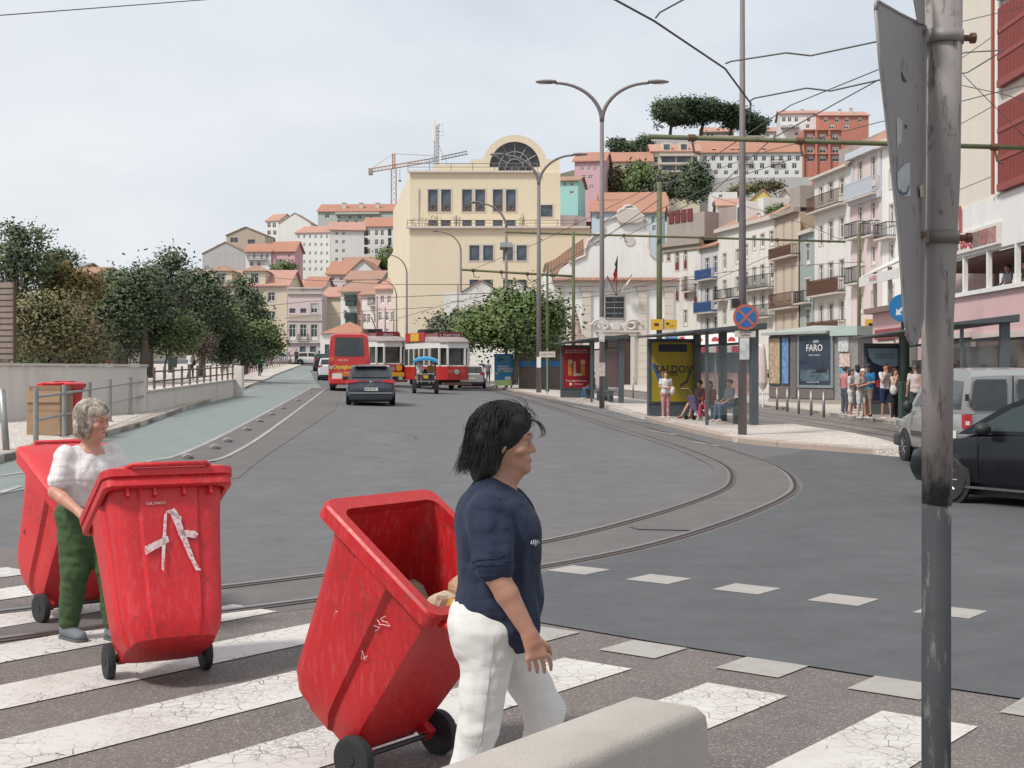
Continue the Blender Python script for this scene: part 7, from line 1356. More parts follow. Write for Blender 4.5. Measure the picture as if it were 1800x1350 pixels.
def wheeled_bin(label, loc, rz, tilt, lid, mat, group='red wheeled bins'):
    t = thing('wheeled_bin', label, 'bin', loc, rz, group); B_ = bpy.data.objects.new('tub', None)
    prof = [(.150,.08,.40,.055,0),(.195,.04,.47,.07,.6),(.226,.03,.505,.16,1),(.238,.028,.512,.24,1),(.249,.015,.55,.45,1),(.262,0.,.60,.70,1),(.275,-.012,.635,.85,1),(.278,-.014,.64,TOPZ,.7)]
    rings = [bin_ring(a, b_, c, z, rb) for a, b_, c, z, rb in prof]; rings += [bin_ring(.278,-.014,.64,TOPZ,0,.012), bin_ring(.262,0,.60,.75,0,.012), bin_ring(.228,.03,.505,.14,0,.012)]
    rot = Matrix.Translation((0,0,.1)) @ Matrix.Rotation(tilt, 4, 'X') @ Matrix.Translation((0,0,-.1))
    def T(mb): mb.v = [tuple(rot @ Vector((p[0]*XW, p[1], p[2]))) for p in mb.v]; return mb
    m = MB(); m.loft(rings); body = T(m).build('body', mat, t, 38)
    # flared rim with hanging skirt
    m = MB(); o1 = rrect(-.31,.31,-.045,.70,.05,0); o2 = rrect(-.302,.302,-.04,.692,.05,0); i1 = rrect(-.262,.262,.002,.622,.05,0)
    pt = lambda r, z: [(x, y, z) for x, y, _ in r]
    m.loft([pt(o2,TOPZ-.055), pt(o1,TOPZ-.05), pt(o1,TOPZ+.005), pt(o2,TOPZ+.016), pt(i1,TOPZ+.016), pt(i1,TOPZ-.03), pt(rrect(-.272,.272,-.008,.634,.05,0),TOPZ-.03), pt(rrect(-.285,.285,-.02,.66,.05,0),TOPZ-.055)], cap=False)
    n = len(o1); f0 = 0; m.f += [(7*n+j, 7*n+(j+1) % n, (j+1) % n, j) for j in range(n)]; T(m).build('rim', mat, t, 38)
    for x in (-.2,-.07,.07,.2): T(MB().box(x-.006,.645,TOPZ-.10,x+.006,.675,TOPZ-.045)).build('rim_gusset', mat, t)
    if lid:
        m = MB(); m.loft([pt(rrect(-.318,.318,-.055,.715,.06,0),TOPZ+.0), pt(rrect(-.320,.320,-.06,.72,.06,0),TOPZ+.04), pt(rrect(-.30,.30,-.03,.69,.07,0),TOPZ+.062), pt(rrect(-.22,.22,.05,.60,.1,0),TOPZ+.078)]); l = T(m).build('lid', mat, t, 40); m = MB()
        for x in (-.16,.12): m.box(x,.10,TOPZ+.078,x+.03,.34,TOPZ+.098)
        m.box(-.16,.2,TOPZ+.078,.15,.235,TOPZ+.096); T(m).build('lid_ribs', mat, l); m = MB(); m.tube([(-.2,.69,TOPZ+.05),(-.18,.735,TOPZ+.052),(.18,.735,TOPZ+.052),(.2,.69,TOPZ+.05)], .015, 8); T(m).build('lid_grip', mat, l, True)
    m = MB(); m.tube([(-.24,-.04,TOPZ-.03),(-.24,-.10,TOPZ-.01),(.24,-.10,TOPZ-.01),(.24,-.04,TOPZ-.03)], .017, 10); T(m).build('handle', mat, t, True)
    for s in (-1, 1):
        m = MB(); m.lathe([(.062,-.02),(.085,-.024),(.097,-.02),(.1,-.008),(.1,.008),(.097,.02),(.085,.024),(.062,.02)], 28, (0,0,0), 'x'); w = m.build('wheel', rubber, t, 40, loc=(s*.27,-.01,.1)); m = MB(); m.lathe([(.066,-.012),(.066,.012)], 20, (0,0,0), 'x'); m.lathe([(.022,-.024),(.022,.024)], 12, (0,0,0), 'x')
        for i in range(10): a = 2*math.pi*i/10; m.tube([(s*.014,.02*math.cos(a),.02*math.sin(a)),(s*.014,.062*math.cos(a),.062*math.sin(a))], .005, 5)
        m.build('hub', black, w)
    MB().tube([(-.27,-.01,.1),(.27,-.01,.1)], .012, 10).build('axle', black, t); 
    for x in (-.2, .16): T(MB().box(x,-.02,.085,x+.04,.08,.14)).build('axle_bracket', mat, t)
    return t, rot
def mark(t, rot, name, pts, face_y, mat, d=.003):   # flat paint on the front panel: points (x, z)
    fy = lambda z: .505+(z-.13)/(TOPZ-.13)*.137+.018+d; m = MB(); m.poly([tuple(rot @ Vector((x*1.15, fy(z*.91), z*.91))) for x, z in pts]); return m.build(name, mat, t)
tapew = PAINT('tape_white', (.66,.58,.58), (.52,.06,.07), 0, .30); scr = M('scratch_white', (.70,.45,.42), .7)
c1 = V(-1.99,7.52,0); bin1, rot1 = wheeled_bin('red wheeled bin with white tape marks pushed by the woman in white', c1, R(208), R(27), True, binred)
# hand painted mark: two strokes and a bar, seen mirrored in local x
for nm, pts in (('paint_stroke', [(.005,.80),(-.02,.82),(-.035,.79),(-.10,.50),(-.125,.44),(-.10,.44),(-.06,.56)]), ('paint_stroke', [(.03,.78),(.015,.80),(.035,.58),(.05,.45),(.06,.46),(.05,.60)]), ('paint_stroke', [(.13,.55),(.13,.60),(.02,.655),(.015,.62)]), ('paint_stroke', [(-.03,.655),(-.11,.63),(-.125,.655),(-.11,.675),(-.03,.69)]), ('paint_stroke', [(.02,.80),(-.05,.74),(-.05,.765),(.0,.81)])): mark(bin1, rot1, nm, pts, 0, tapew)
q = MB(); 
lt = text('lettering', 'OSL MADE', .022, scr, bin1, (0,0,0), (0,0,0)); fy = .505+(.76-.13)/(TOPZ-.13)*.137+.022; lt.matrix_local = rot1 @ Matrix.Translation((.075,fy,.775)) @ Matrix.Rotation(R(180),4,'Z') @ Matrix.Rotation(R(84),4,'X')
c2 = V(-3.02,9.28,0); bin2, rot2 = wheeled_bin('red wheeled bin with dark scribbles trailing behind the woman in white', c2, R(47), R(30), True, binred2)
m = MB(); rs = random.Random(5); z = .45; pts = []
for i in range(34): pts.append(tuple(rot2 @ Vector((-.30, .34+.06*math.sin(i*2.3)+rs.uniform(-.05,.05), .42+.011*i+rs.uniform(-.03,.03)))))
m.tube(pts, .004, 4); m.build('scribble', M('marker_dark', (.07,.012,.012), .7), bin2)
c3 = V(-.50,5.75,0); bin3, rot3 = wheeled_bin('open red wheeled bin with paper rubbish pulled by the woman in navy', c3, R(53), R(35), False, binred_shaded)
rs = random.Random(9)
for k in range(7):                               # pale scratches on the near side
    m = MB(); y0, z0 = .3+rs.uniform(-.14,.14), .62+rs.uniform(-.1,.16); pts = [(y0,z0)]
    for i in range(7): pts.append((pts[-1][0]+rs.uniform(-.03,.035), pts[-1][1]+rs.uniform(-.025,.03)))
    m.tube([tuple(rot3 @ Vector((-.268*XW-.05*(z-.62), y, z))) for y, z in pts], .0018, 4); m.build('scratch', scr, bin3)
# crumpled paper in the open bin
bw = Matrix.Translation(c3) @ Matrix.Rotation(R(53),4,'Z') @ rot3
def crumple(name, label, c, r, mat, seed, cat='paper'):
    bm = bmesh.new(); bmesh.ops.create_icosphere(bm, subdivisions=3, radius=1); rr = random.Random(seed); ds = [(Vector((rr.gauss(0,1),rr.gauss(0,1),rr.gauss(0,1))).normalized(), rr.uniform(.55,1.0)) for _ in range(26)]
    for v in bm.verts:
        k = min(o/max(.05, v.co.normalized().dot(d_)) for d_, o in ds if v.co.dot(d_) > 0); v.co = v.co.normalized()*min(1.25, k); v.co = Vector((v.co.x*r[0], v.co.y*r[1], v.co.z*r[2]))
    me = bpy.data.meshes.new(name); bm.to_mesh(me); bm.free(); o = link(name, me, mat); o.location = bw @ Vector(c); o.rotation_euler = (rr.uniform(0,3), rr.uniform(0,3), rr.uniform(0,3)); return tag(o, label, cat, 'rubbish in the open bin')
crumple('paper_bag', 'crumpled brown paper bag sticking out of the open bin', (.14,.13,.80), (.085,.06,.12), M('brown_paper', (.44,.30,.19), .8, .3, 9), 1); crumple('paper_bag', 'pale crumpled paper lying in the open bin', (.05,.18,.72), (.12,.09,.08), M('pale_paper', (.52,.42,.31), .8, .3, 9), 2); crumple('plastic_bag', 'yellow plastic bag lying in the open bin', (.08,.10,.72), (.11,.09,.08), M('yellow_bag', (.55,.30,.04), .4, .35, 9), 3, 'bag'); crumple('rubbish_sack', 'dark rubbish filling the bottom of the open bin', (0,.3,.56), (.23,.25,.15), M('dark_rubbish', (.09,.06,.045), .7, .4, 9), 4, 'sack')
q = G(119, 757, .135); wheeled_bin('red wheeled bin with closed lid against the white wall', q+V(0,.1,0), R(172), 0, True, binred)
# ================================================================ people
def surface_nets(D, org, res):
    nx, ny, nz = D.shape; neg = D < 0; idx = -np.ones((nx-1, ny-1, nz-1), np.int64); S_ = np.zeros((nx-1, ny-1, nz-1, 3), np.float32); C = np.zeros((nx-1, ny-1, nz-1), np.float32)
    cor = [(i, j, k) for i in (0,1) for j in (0,1) for k in (0,1)]
    sl = lambda o: tuple(slice(o[a], D.shape[a]-1+o[a]) for a in range(3))
    for a in cor:
        for ax in range(3):
            if a[ax]: continue
            b = list(a); b[ax] = 1; b = tuple(b); da, db = D[sl(a)], D[sl(b)]; cr = (da < 0) != (db < 0); t = np.where(cr, da/np.where(cr, da-db, 1), 0)
            for q in range(3): S_[..., q] += np.where(cr, a[q]+(t if q == ax else 0), 0)
            C += cr
    m = C > 0; idx[m] = np.arange(m.sum()); ii = np.argwhere(m); Vt = (ii+S_[m]/C[m][:, None])*res+org; Fs = []
    for ax in range(3):
        u, v = (ax+1) % 3, (ax+2) % 3; s0 = [slice(None)]*3; s1 = [slice(None)]*3; s0[ax] = slice(0, -1); s1[ax] = slice(1, None); a, b = neg[tuple(s0)], neg[tuple(s1)]; e = np.argwhere(a != b)
        e = e[(e[:, u] > 0) & (e[:, v] > 0) & (e[:, u] < D.shape[u]-1) & (e[:, v] < D.shape[v]-1)]
        if not len(e): continue
        def g(du, dv): q = e.copy(); q[:, u] -= du; q[:, v] -= dv; return idx[q[:, 0], q[:, 1], q[:, 2]]
        f = np.stack([g(1,1), g(0,1), g(0,0), g(1,0)], 1); fl = ~a[e[:, 0], e[:, 1], e[:, 2]]; f[fl] = f[fl][:, ::-1]; Fs.append(f)
    return Vt, np.concatenate(Fs)
def sdf(name, prims, res, mat, parent, fold=0, seed=0, fscale=(9,9,9)):
    """prims: ('c', a, b, ra, rb, k) tapered capsule, ('e', centre, radii, k[, rot]) ellipsoid, ('-e', ...) carve, ('-h', axis, sign, limit, k) cut by a half space, applied in order."""
    lo = np.full(3, 9e9); hi = -lo
    for p in prims:
        if p[0] == 'c': r = max(p[3], p[4]); pts = np.array([p[1], p[2]], float); lo = np.minimum(lo, pts.min(0)-r); hi = np.maximum(hi, pts.max(0)+r)
        elif p[0] == 'e': lo = np.minimum(lo, np.array(p[1])-max(p[2])); hi = np.maximum(hi, np.array(p[1])+max(p[2]))
    lo -= 4*res+fold; hi += 4*res+fold; n = np.ceil((hi-lo)/res).astype(int)+1; ax = [lo[i]+np.arange(n[i])*res for i in range(3)]; D = np.full(n, .08, np.float32)
    for p in prims:
        kind = p[0]; k = p[5] if kind == 'c' else p[3] if kind in ('e', '-e') else p[4]; mar = k*1.5+.03
        if kind == 'c': r = max(p[3], p[4]); pts = np.array([p[1], p[2]], float); a, b = pts.min(0)-r-mar, pts.max(0)+r+mar
        elif kind in ('e', '-e'): a, b = np.array(p[1])-max(p[2])-mar, np.array(p[1])+max(p[2])+mar
        else: a, b = lo, hi
        i0 = np.clip(np.floor((a-lo)/res).astype(int), 0, n-1); i1 = np.clip(np.ceil((b-lo)/res).astype(int)+1, 1, n)
        if (i1 <= i0).any(): continue
        X = ax[0][i0[0]:i1[0]][:, None, None]; Y = ax[1][i0[1]:i1[1]][None, :, None]; Z = ax[2][i0[2]:i1[2]][None, None, :]; sub = D[i0[0]:i1[0], i0[1]:i1[1], i0[2]:i1[2]]
        if kind == 'c':
            A, B = np.array(p[1], float), np.array(p[2], float); d = B-A; L2 = max(1e-9, d@d); t = np.clip(((X-A[0])*d[0]+(Y-A[1])*d[1]+(Z-A[2])*d[2])/L2, 0, 1)
            q = np.sqrt((X-A[0]-t*d[0])**2+(Y-A[1]-t*d[1])**2+(Z-A[2]-t*d[2])**2)-(p[3]+(p[4]-p[3])*t)
        elif kind in ('e', '-e'):
            x, y, z = X-p[1][0], Y-p[1][1], Z-p[1][2]
            if len(p) > 4 and p[4] is not None: Rm = np.array(p[4].inverted()); x, y, z = Rm[0][0]*x+Rm[0][1]*y+Rm[0][2]*z, Rm[1][0]*x+Rm[1][1]*y+Rm[1][2]*z, Rm[2][0]*x+Rm[2][1]*y+Rm[2][2]*z
            rx, ry, rz = p[2]; k0 = np.sqrt((x/rx)**2+(y/ry)**2+(z/rz)**2); k1 = np.sqrt((x/rx**2)**2+(y/ry**2)**2+(z/rz**2)**2); q = k0*(k0-1)/(k1+1e-9)
        else: q = p[2]*((X, Y, Z)[p[1]]-p[3])+0*(X+Y+Z)   # '-h': carve where the value is negative
        if kind[0] == '-':
            if kind == '-e': q = -q
            else: q = -q
            h = np.clip(.5+.5*(sub-q)/k, 0, 1) if k > 0 else (sub > q)*1.; h = np.clip(.5-.5*(q-sub)/max(k, 1e-6), 0, 1); sub[...] = np.maximum(sub, q) if k <= 0 else (q*(1-h)+sub*h+k*h*(1-h))
        else:
            if k <= 0: sub[...] = np.minimum(sub, q)
            else: h = np.clip(.5+.5*(sub-q)/k, 0, 1); sub[...] = sub*(1-h)+q*h-k*h*(1-h)
    Vt, Fc = surface_nets(D, lo, res)
    if fold:                                  # cloth folds: sum of directed sines, displaced along the normal
        r = np.random.default_rng(seed); e1 = Vt[Fc[:, 1]]-Vt[Fc[:, 0]]; e2 = Vt[Fc[:, 2]]-Vt[Fc[:, 0]]; fn = np.cross(e1, e2); vn = np.zeros_like(Vt)
        for c in range(4): np.add.at(vn, Fc[:, c], fn)
        vn /= np.linalg.norm(vn, axis=1)[:, None]+1e-12; w = np.zeros(len(Vt)); P_ = Vt*np.array(fscale)
        for i in range(9): d = r.normal(size=3); d /= np.linalg.norm(d); wob = np.sin(P_@(r.normal(size=3)*.6)+r.uniform(0,6)); f_ = r.uniform(1.2,3.2); w += np.sin(P_@d*f_+1.6*wob+r.uniform(0,6))/f_
        Vt = Vt+vn*(w*fold)[:, None]
    me = bpy.data.meshes.new(name); me.from_pydata(Vt.tolist(), [], Fc.tolist()); me.polygons.foreach_set('use_smooth', [True]*len(me.polygons)); me.update()
    return link(name, me, mat, parent)
def SKIN(name, col):
    if name in MATS: return MATS[name]
    m, nt, bs, N, L = newmat(name); MATS[name] = m; v = coords(nt); c = mixc(nt, noise(nt, 22, 4, v), sc(col, .85), sc(col, 1.12)); c = mixc(nt, ramp(nt, noise(nt, 7, 3, v), .45, .7, 0, .35), c, (col[0]*1.0, col[1]*.72, col[2]*.66)); L(c, bs.inputs['Base Color']); bs.inputs['Roughness'].default_value = .5; bs.inputs['Subsurface Weight'].default_value = .08; bs.inputs['Subsurface Radius'].default_value = (.01,.004,.002); bump(nt, bs, noise(nt, 120, 3, v), .12, .002); return m
def CLOTH(name, col, scale=40, rough=.9, b=.25, fold=.6):
    if name in MATS: return MATS[name]
    m, nt, bs, N, L = newmat(name); MATS[name] = m; v = coords(nt); c = mixc(nt, noise(nt, 5, 5, v), sc(col, .86), sc(col, 1.1)); c = mixc(nt, ramp(nt, noise(nt, 90, 2, v), .35, .65, .12, 0), c, sc(col, .6)); L(c, bs.inputs['Base Color']); bs.inputs['Roughness'].default_value = rough; bs.inputs['Sheen Weight'].default_value = .02
    f1 = mth(nt, 'ABSOLUTE', mth(nt, 'SUBTRACT', noise(nt, 8, 1.5, coords(nt, (1.6,1.6,.8)), .4), .5)); f2 = mth(nt, 'ABSOLUTE', mth(nt, 'SUBTRACT', noise(nt, 6, 1.5, coords(nt, (.7,.7,2.2), loc=(3,1,2)), .4), .5)); hgt_ = mth(nt, 'ADD', mth(nt, 'ADD', mth(nt, 'MULTIPLY', f1, 1.0), mth(nt, 'MULTIPLY', f2, 1.2)), mth(nt, 'MULTIPLY', noise(nt, scale, 4, v), .12*b/.25)); bump(nt, bs, hgt_, fold, .045); return m
skinA = SKIN('skin_tan', (.46,.25,.17)); skinB = SKIN('skin_fair', (.55,.31,.23)); skinC = SKIN('skin_dark', (.16,.085,.055))
def hand(w, pd, side, fl=1.0, curl=.5, r=.0088, spread=1.0):
    """Palm, four unequal bent fingers and a thumb; w wrist, pd unit direction of the hand, side unit direction towards the thumb."""
    w, pd, side = Vector(w), Vector(pd).normalized(), Vector(side).normalized(); n = pd.cross(side).normalized(); o = []; pc = w+pd*.05
    o.append(('c', w, w+pd*.03, .024, .026, .012))
    for i in range(4): b0 = w+pd*.035+side*(.026-.0175*i); o.append(('c', w+pd*.01+side*(.012-.008*i), b0+pd*.045, .017, .0125, .012))
    for i, ln in enumerate((.066,.074,.069,.054)):
        b0 = w+pd*.085+side*(.027-.018*i)*spread; c1 = b0+(pd*math.cos(curl*.7)-n*math.sin(curl*.7))*ln*.5*fl; c2 = c1+(pd*math.cos(curl*1.7)-n*math.sin(curl*1.7))*ln*.5*fl; o.append(('c', b0, c1, r*1.08, r, .005)); o.append(('c', c1, c2, r, r*.82, .003))
    t0 = w+pd*.03+side*.024; t1 = t0+(side*.75+pd*.7-n*.3).normalized()*.036; t2 = t1+(pd*.9+side*.15-n*.35).normalized()*.032; o += [('c', t0, t1, .0135, .011, .01), ('c', t1, t2, .011, .0088, .004)]
    return o
def head_prims(c, f, s=1.0, up=Vector((0,0,1)), detail=True):
    """Skull, jaw and features; c centre of the head, f unit facing direction; s scale (head height .22 m)."""
    c, f = Vector(c), Vector(f).normalized(); r_ = f.cross(up).normalized(); Rm = Matrix((r_, f, up)).transposed(); P = lambda x, y, z: c+(r_*x+f*y+up*z)*s; E = lambda x, y, z, a, b, d, k: ('e', P(x,y,z), (a*s,b*s,d*s), k, Rm)
    o = [E(0,-.012,.028,.074,.092,.084,.01), E(0,.012,-.03,.060,.070,.075,.03), E(0,.045,-.078,.034,.034,.028,.03), E(0,.066,.03,.056,.022,.028,.02)]
    if detail:
        o += [('c', P(0,.078,.016), P(0,.100,-.026), .009*s, .0115*s, .012), E(-.011,.088,-.030,.009,.010,.008,.006), E(.011,.088,-.030,.009,.010,.008,.006)]
        for x in (-1,1): o += [('-e', P(x*.031,.099,.006), (.019*s,.018*s,.011*s), .014, Rm), E(x*.031,.070,.006,.0155,.0145,.0125,.006), ('c', P(x*.014,.092,.026), P(x*.05,.076,.024), .008*s, .006*s, .010), E(x*.043,.058,-.022,.024,.024,.022,.02), E(x*.077,-.006,-.002,.008,.020,.032,.006), ('-e', P(x*.086,-.002,.0), (.005*s,.010*s,.018*s), .004, Rm)]
        o += [E(0,.078,-.057,.024,.014,.009,.010), E(0,.077,-.070,.021,.014,.009,.008), E(0,.072,-.094,.024,.020,.020,.014)]
    return o, P, Rm
def strands(name, roots, mat, parent, r=.0016):
    m = MB()
    for pts in roots: n = len(pts); m.tube(pts, [r*(1-.75*i/(n-1)) for i in range(n)], 3, False)
    me = bpy.data.meshes.new(name); me.from_pydata(m.v, [], m.f); me.polygons.foreach_set('use_smooth', [True]*len(me.polygons)); o = link(name, me, mat, parent); o['kind'] = 'stuff'; return o
def HAIR(name, c0, c1, rough=.4):
    m, nt, bs, N, L = newmat(name); g = N('ShaderNodeNewGeometry'); v = coords(nt); c = mixc(nt, g.outputs['Random Per Island'], c0, c1); c = mixc(nt, ramp(nt, noise(nt, 30, 3, v), .4, .65), c, sc(c1, 1.15)); L(c, bs.inputs['Base Color']); bs.inputs['Roughness'].default_value = rough; bs.inputs['Specular IOR Level'].default_value = .35; MATS[name] = m; return m
def combed(P, Rm, rs, n, rad, cz, fall, mess, curl, fr0=.4):
    """Strands from the crown over the skull, then hanging; none across the face."""
    out = []; c = P(0,-.018,cz)
    for i in range(n):
        a = rs.uniform(0, 2*math.pi); fr = math.sin(a); swp = rs.uniform(.1,.5)*(1 if math.cos(a) > 0 else -1); pts = []; k = 1.0+rs.uniform(0,.09); end = R(100) if fr < fr0 else R(rs.uniform(50,74)); ln = fall*rs.uniform(.6,1.1) if fr < fr0 else rs.uniform(.0,.02); th = R(rs.uniform(2,30)); ph = rs.uniform(0,6)
        while th < end:
            aa = a-swp*max(0, fr)*th; w = 1+mess*.10*math.sin(th*7+ph); pts.append(c+Rm @ Vector((rad[0]*math.sin(th)*math.cos(aa), rad[1]*math.sin(th)*math.sin(aa), rad[2]*math.cos(th)))*k*w); th += R(13)
        if len(pts) < 2: continue
        o = (pts[-1]-c); o.z = 0; o.normalize(); m_ = max(2, int(ln/.016))
        for q in range(m_): pts.append(pts[-1]+Vector((0,0,-ln/m_))+o*(ln/m_)*curl*(.2+.8*(q/m_)**2)*rs.uniform(.3,1.2)+Vector((rs.uniform(-1,1), rs.uniform(-1,1), 0))*mess*.008)
        out.append(pts)
    return out
# --- generic figures for the middle distance
def figure(label, loc, rz, H=1.68, pose='stand', shirt=(.6,.6,.6), legs=(.1,.12,.2), shorts=False, hair=(.04,.03,.025), skin=None, arms='down', res=.019, hat=None, hairlen=0, sleeves=.5, shoes=(.5,.5,.5), bag=None, build=1.0, group=None, top_only=False, lean=0):
    t = thing('person', label, 'person', loc, rz, group); s = H/1.7; skin = skin or skinB; v = lambda x, y, z: (x*s, y*s, z*s); b = build; dz = 0.
    hip = [(-.085,0,.90),(.085,0,.90)]; kn = [(-.09,-.01,.48),(.09,-.01,.48)]; an = [(-.095,.02,.08),(.095,.02,.08)]
    if pose == 'walk': kn = [(-.09,-.12,.5),(.09,.04,.48)]; an = [(-.095,-.14,.09),(.095,.26,.14)]
    if pose == 'relax': kn = [(-.09,-.02,.48),(.11,-.09,.49)]; an = [(-.095,.02,.08),(.15,-.12,.08)]
    if pose in ('sit', 'sitleg'): dz = -.42; hip = [(-.09,0,.50),(.09,0,.50)]; kn = [(-.10,-.44,.50),(.10,-.44,.50)]; an = [(-.11,-.46,.09),(.11,-.40,.09)]
    if pose == 'sitleg': an = [(-.11,-.72,.10),(.11,-.55,.09)]
    if pose == 'cycle': dz = -.02; hip = [(-.09,0,.90),(.09,0,.90)]; kn = [(-.1,-.35,.75),(.1,-.2,.5)]; an = [(-.1,-.2,.35),(.1,-.05,.12)]
    ly = -lean; Z = lambda z: z+dz; sh = [(-.17*b,ly,Z(1.40)),(.17*b,ly,Z(1.40))]
    el = {'down': [(-.23,.03,Z(1.12)),(.23,.03,Z(1.12))], 'phone': [(-.22,.0,Z(1.12)),(.22,.0,Z(1.12))], 'face': [(-.2,-.14,Z(1.16)),(.22,.0,Z(1.12))], 'fold': [(-.23,-.02,Z(1.13)),(.23,-.02,Z(1.13))], 'lap': [(-.22,-.06,Z(1.14)),(.22,-.06,Z(1.14))], 'bars': [(-.24,-.22,Z(1.2)),(.24,-.22,Z(1.2))]}[arms]
    wr = {'down': [(-.24,-.05,Z(.87)),(.24,-.05,Z(.87))], 'phone': [(-.08,-.25,Z(1.2)),(.08,-.25,Z(1.2))], 'face': [(-.06,-.14,Z(1.42)),(.05,-.14,Z(1.14))], 'fold': [(.06,-.16,Z(1.12)),(-.06,-.17,Z(1.1))], 'lap': [(-.1,-.32,Z(1.0)),(.1,-.32,Z(1.0))], 'bars': [(-.24,-.5,Z(1.1)),(.24,-.5,Z(1.1))]}[arms]
    el = [(x, y+ly*.7, z) for x, y, z in el]; wr = [(x, y+ly*.5, z) for x, y, z in wr]
    body = [('c', v(0,ly,Z(1.40)), v(0,ly*1.2-.01,Z(1.52)), .05*s, .048*s, .02), ('e', v(0,ly,Z(1.25)), (.14*s,.085*s,.2*s), .04)]
    hp, P, Rm = head_prims(v(0,ly*1.3-.02,Z(1.595)), (0,-1,0), s*.98, detail=res < .02); body += hp
    for i in (0,1):
        sg = -1 if i == 0 else 1; body += [('c', v(*sh[i]), v(*el[i]), .046*s, .038*s, .03), ('c', v(*el[i]), v(*wr[i]), .037*s, .026*s, .01)]; d = Vector(wr[i])-Vector(el[i]); d.normalize(); tip = Vector(wr[i])+d*.09
        body += [('c', v(*wr[i]), v(*(Vector(wr[i])+d*.06)), .028*s, .03*s, .01)]+[('c', v(*(Vector(wr[i])+d*.05+Vector((sg*(j-1)*.018,0,0)))), v(*(tip+Vector((sg*(j-1)*.02,0,0))+d*.02)), .013*s, .011*s, .006) for j in range(4)]
        if not top_only: body += [('c', v(*hip[i]), v(*kn[i]), .078*s*b, .052*s, .03), ('c', v(*kn[i]), v(*an[i]), .052*s, .034*s, .01), ('c', v(*an[i]), v(an[i][0],an[i][1]-.12,an[i][2]-.03), .035*s, .03*s, .02)]
    sdf('body', body, res, skin, t)
    sp = [('e', v(0,ly*.9,Z(1.29)), (.175*s*b,.115*s*b,.17*s), .05), ('e', v(0,ly*.4+.0,Z(1.06)), (.16*s*b,.118*s*b,.18*s), .08), ('e', v(0,ly*.2,Z(.93)), (.168*s*b,.122*s*b,.08*s), .06)]
    for i in (0,1): e = Vector(sh[i]).lerp(Vector(el[i]), min(1, sleeves*1.3)); sp.append(('c', v(*sh[i]), v(*e), .062*s, .056*s, .05))
    if sleeves > .9:
        for i in (0,1): sp.append(('c', v(*el[i]), v(*Vector(el[i]).lerp(Vector(wr[i]), .85)), .05*s, .04*s, .02))
    sdf('shirt', sp, res, CLOTH('cloth_%.2f_%.2f_%.2f' % shirt, shirt), t, .004, len(label))
    if not top_only:
        lp = [('e', v(0,0,hip[0][2]+.0), (.165*s*b,.122*s*b,.11*s), .05)]
        for i in (0,1):
            k = Vector(hip[i]).lerp(Vector(kn[i]), .85 if shorts else 1.0); lp.append(('c', v(*hip[i]), v(*k), .095*s*b, .075*s if shorts else .064*s, .04))
            if not shorts: lp.append(('c', v(*kn[i]), v(*Vector(kn[i]).lerp(Vector(an[i]), .93)), .064*s, .055*s, .02))
        sdf('shorts' if shorts else 'trousers', lp, res, CLOTH('cloth_%.2f_%.2f_%.2f' % legs, legs), t, .004, len(label)+3)
        for i in (0,1): sdf('shoe', [('c', v(an[i][0],an[i][1]+.02,an[i][2]-.035), v(an[i][0],an[i][1]-.15,an[i][2]-.045), .042*s, .036*s, .01)], res, CLOTH('cloth_%.2f_%.2f_%.2f' % shoes, shoes), t)
    hm = M('hair_%.2f_%.2f' % hair[:2], hair, .55, .3, 40); f = P(0,-.02,.04); hp2 = [('e', P(0,-.028,.048), (.086*s,.094*s,.088*s), .01), ('e', P(0,.03,.085), (.07*s,.06*s,.04*s), .02)]
    if hairlen: hp2 += [('e', P(0,-.07,-.05), (.082*s,.05*s,.09*s), .03), ('c', P(0,-.07,-.06), P(0,-.075,-.06-hairlen), .07*s, .04*s, .04)]
    hp2.append(('-e', P(0,.095,-.03), (.075*s,.07*s,.10*s), .01, Rm)); sdf('hair', hp2, res*.85, hm, t)
    if hat is not None:
        b_ = MB(); q = P(0,-.005,.07); b_.lathe([(.092*s,-.01),(.095*s,.02),(.085*s,.06),(.05*s,.085),(.005,.09)], 14, tuple(q)); b_.loft([[tuple(q+Vector((x*.07*s, -.06*s-y*s, -.008+z))) for x in (-1,-.5,0,.5,1)] for y, z in ((0,0),(.07,-.02),(.072,-.012),(0,.01))], False, False) if hat[1] == 'cap' else b_.lathe([(.09*s,-.005),(.15*s,-.012),(.15*s,-.004),(.09*s,.01)], 16, tuple(q)); b_.build('hat', CLOTH('cloth_%.2f_%.2f_%.2f' % hat[0], hat[0]), t, True)
    if bag:
        sdf('bag', [('e', v(bag[1]*.22,-.02+bag[2],Z(1.0)), (.10*s,.13*s,.16*s) if abs(bag[1]) < 1.2 else (.16*s,.12*s,.2*s), .02)], res, CLOTH('cloth_%.2f_%.2f_%.2f' % bag[0], bag[0]), t, .004, 5)
    return t
def at(px, py, off=.135): return G(px, py, off)
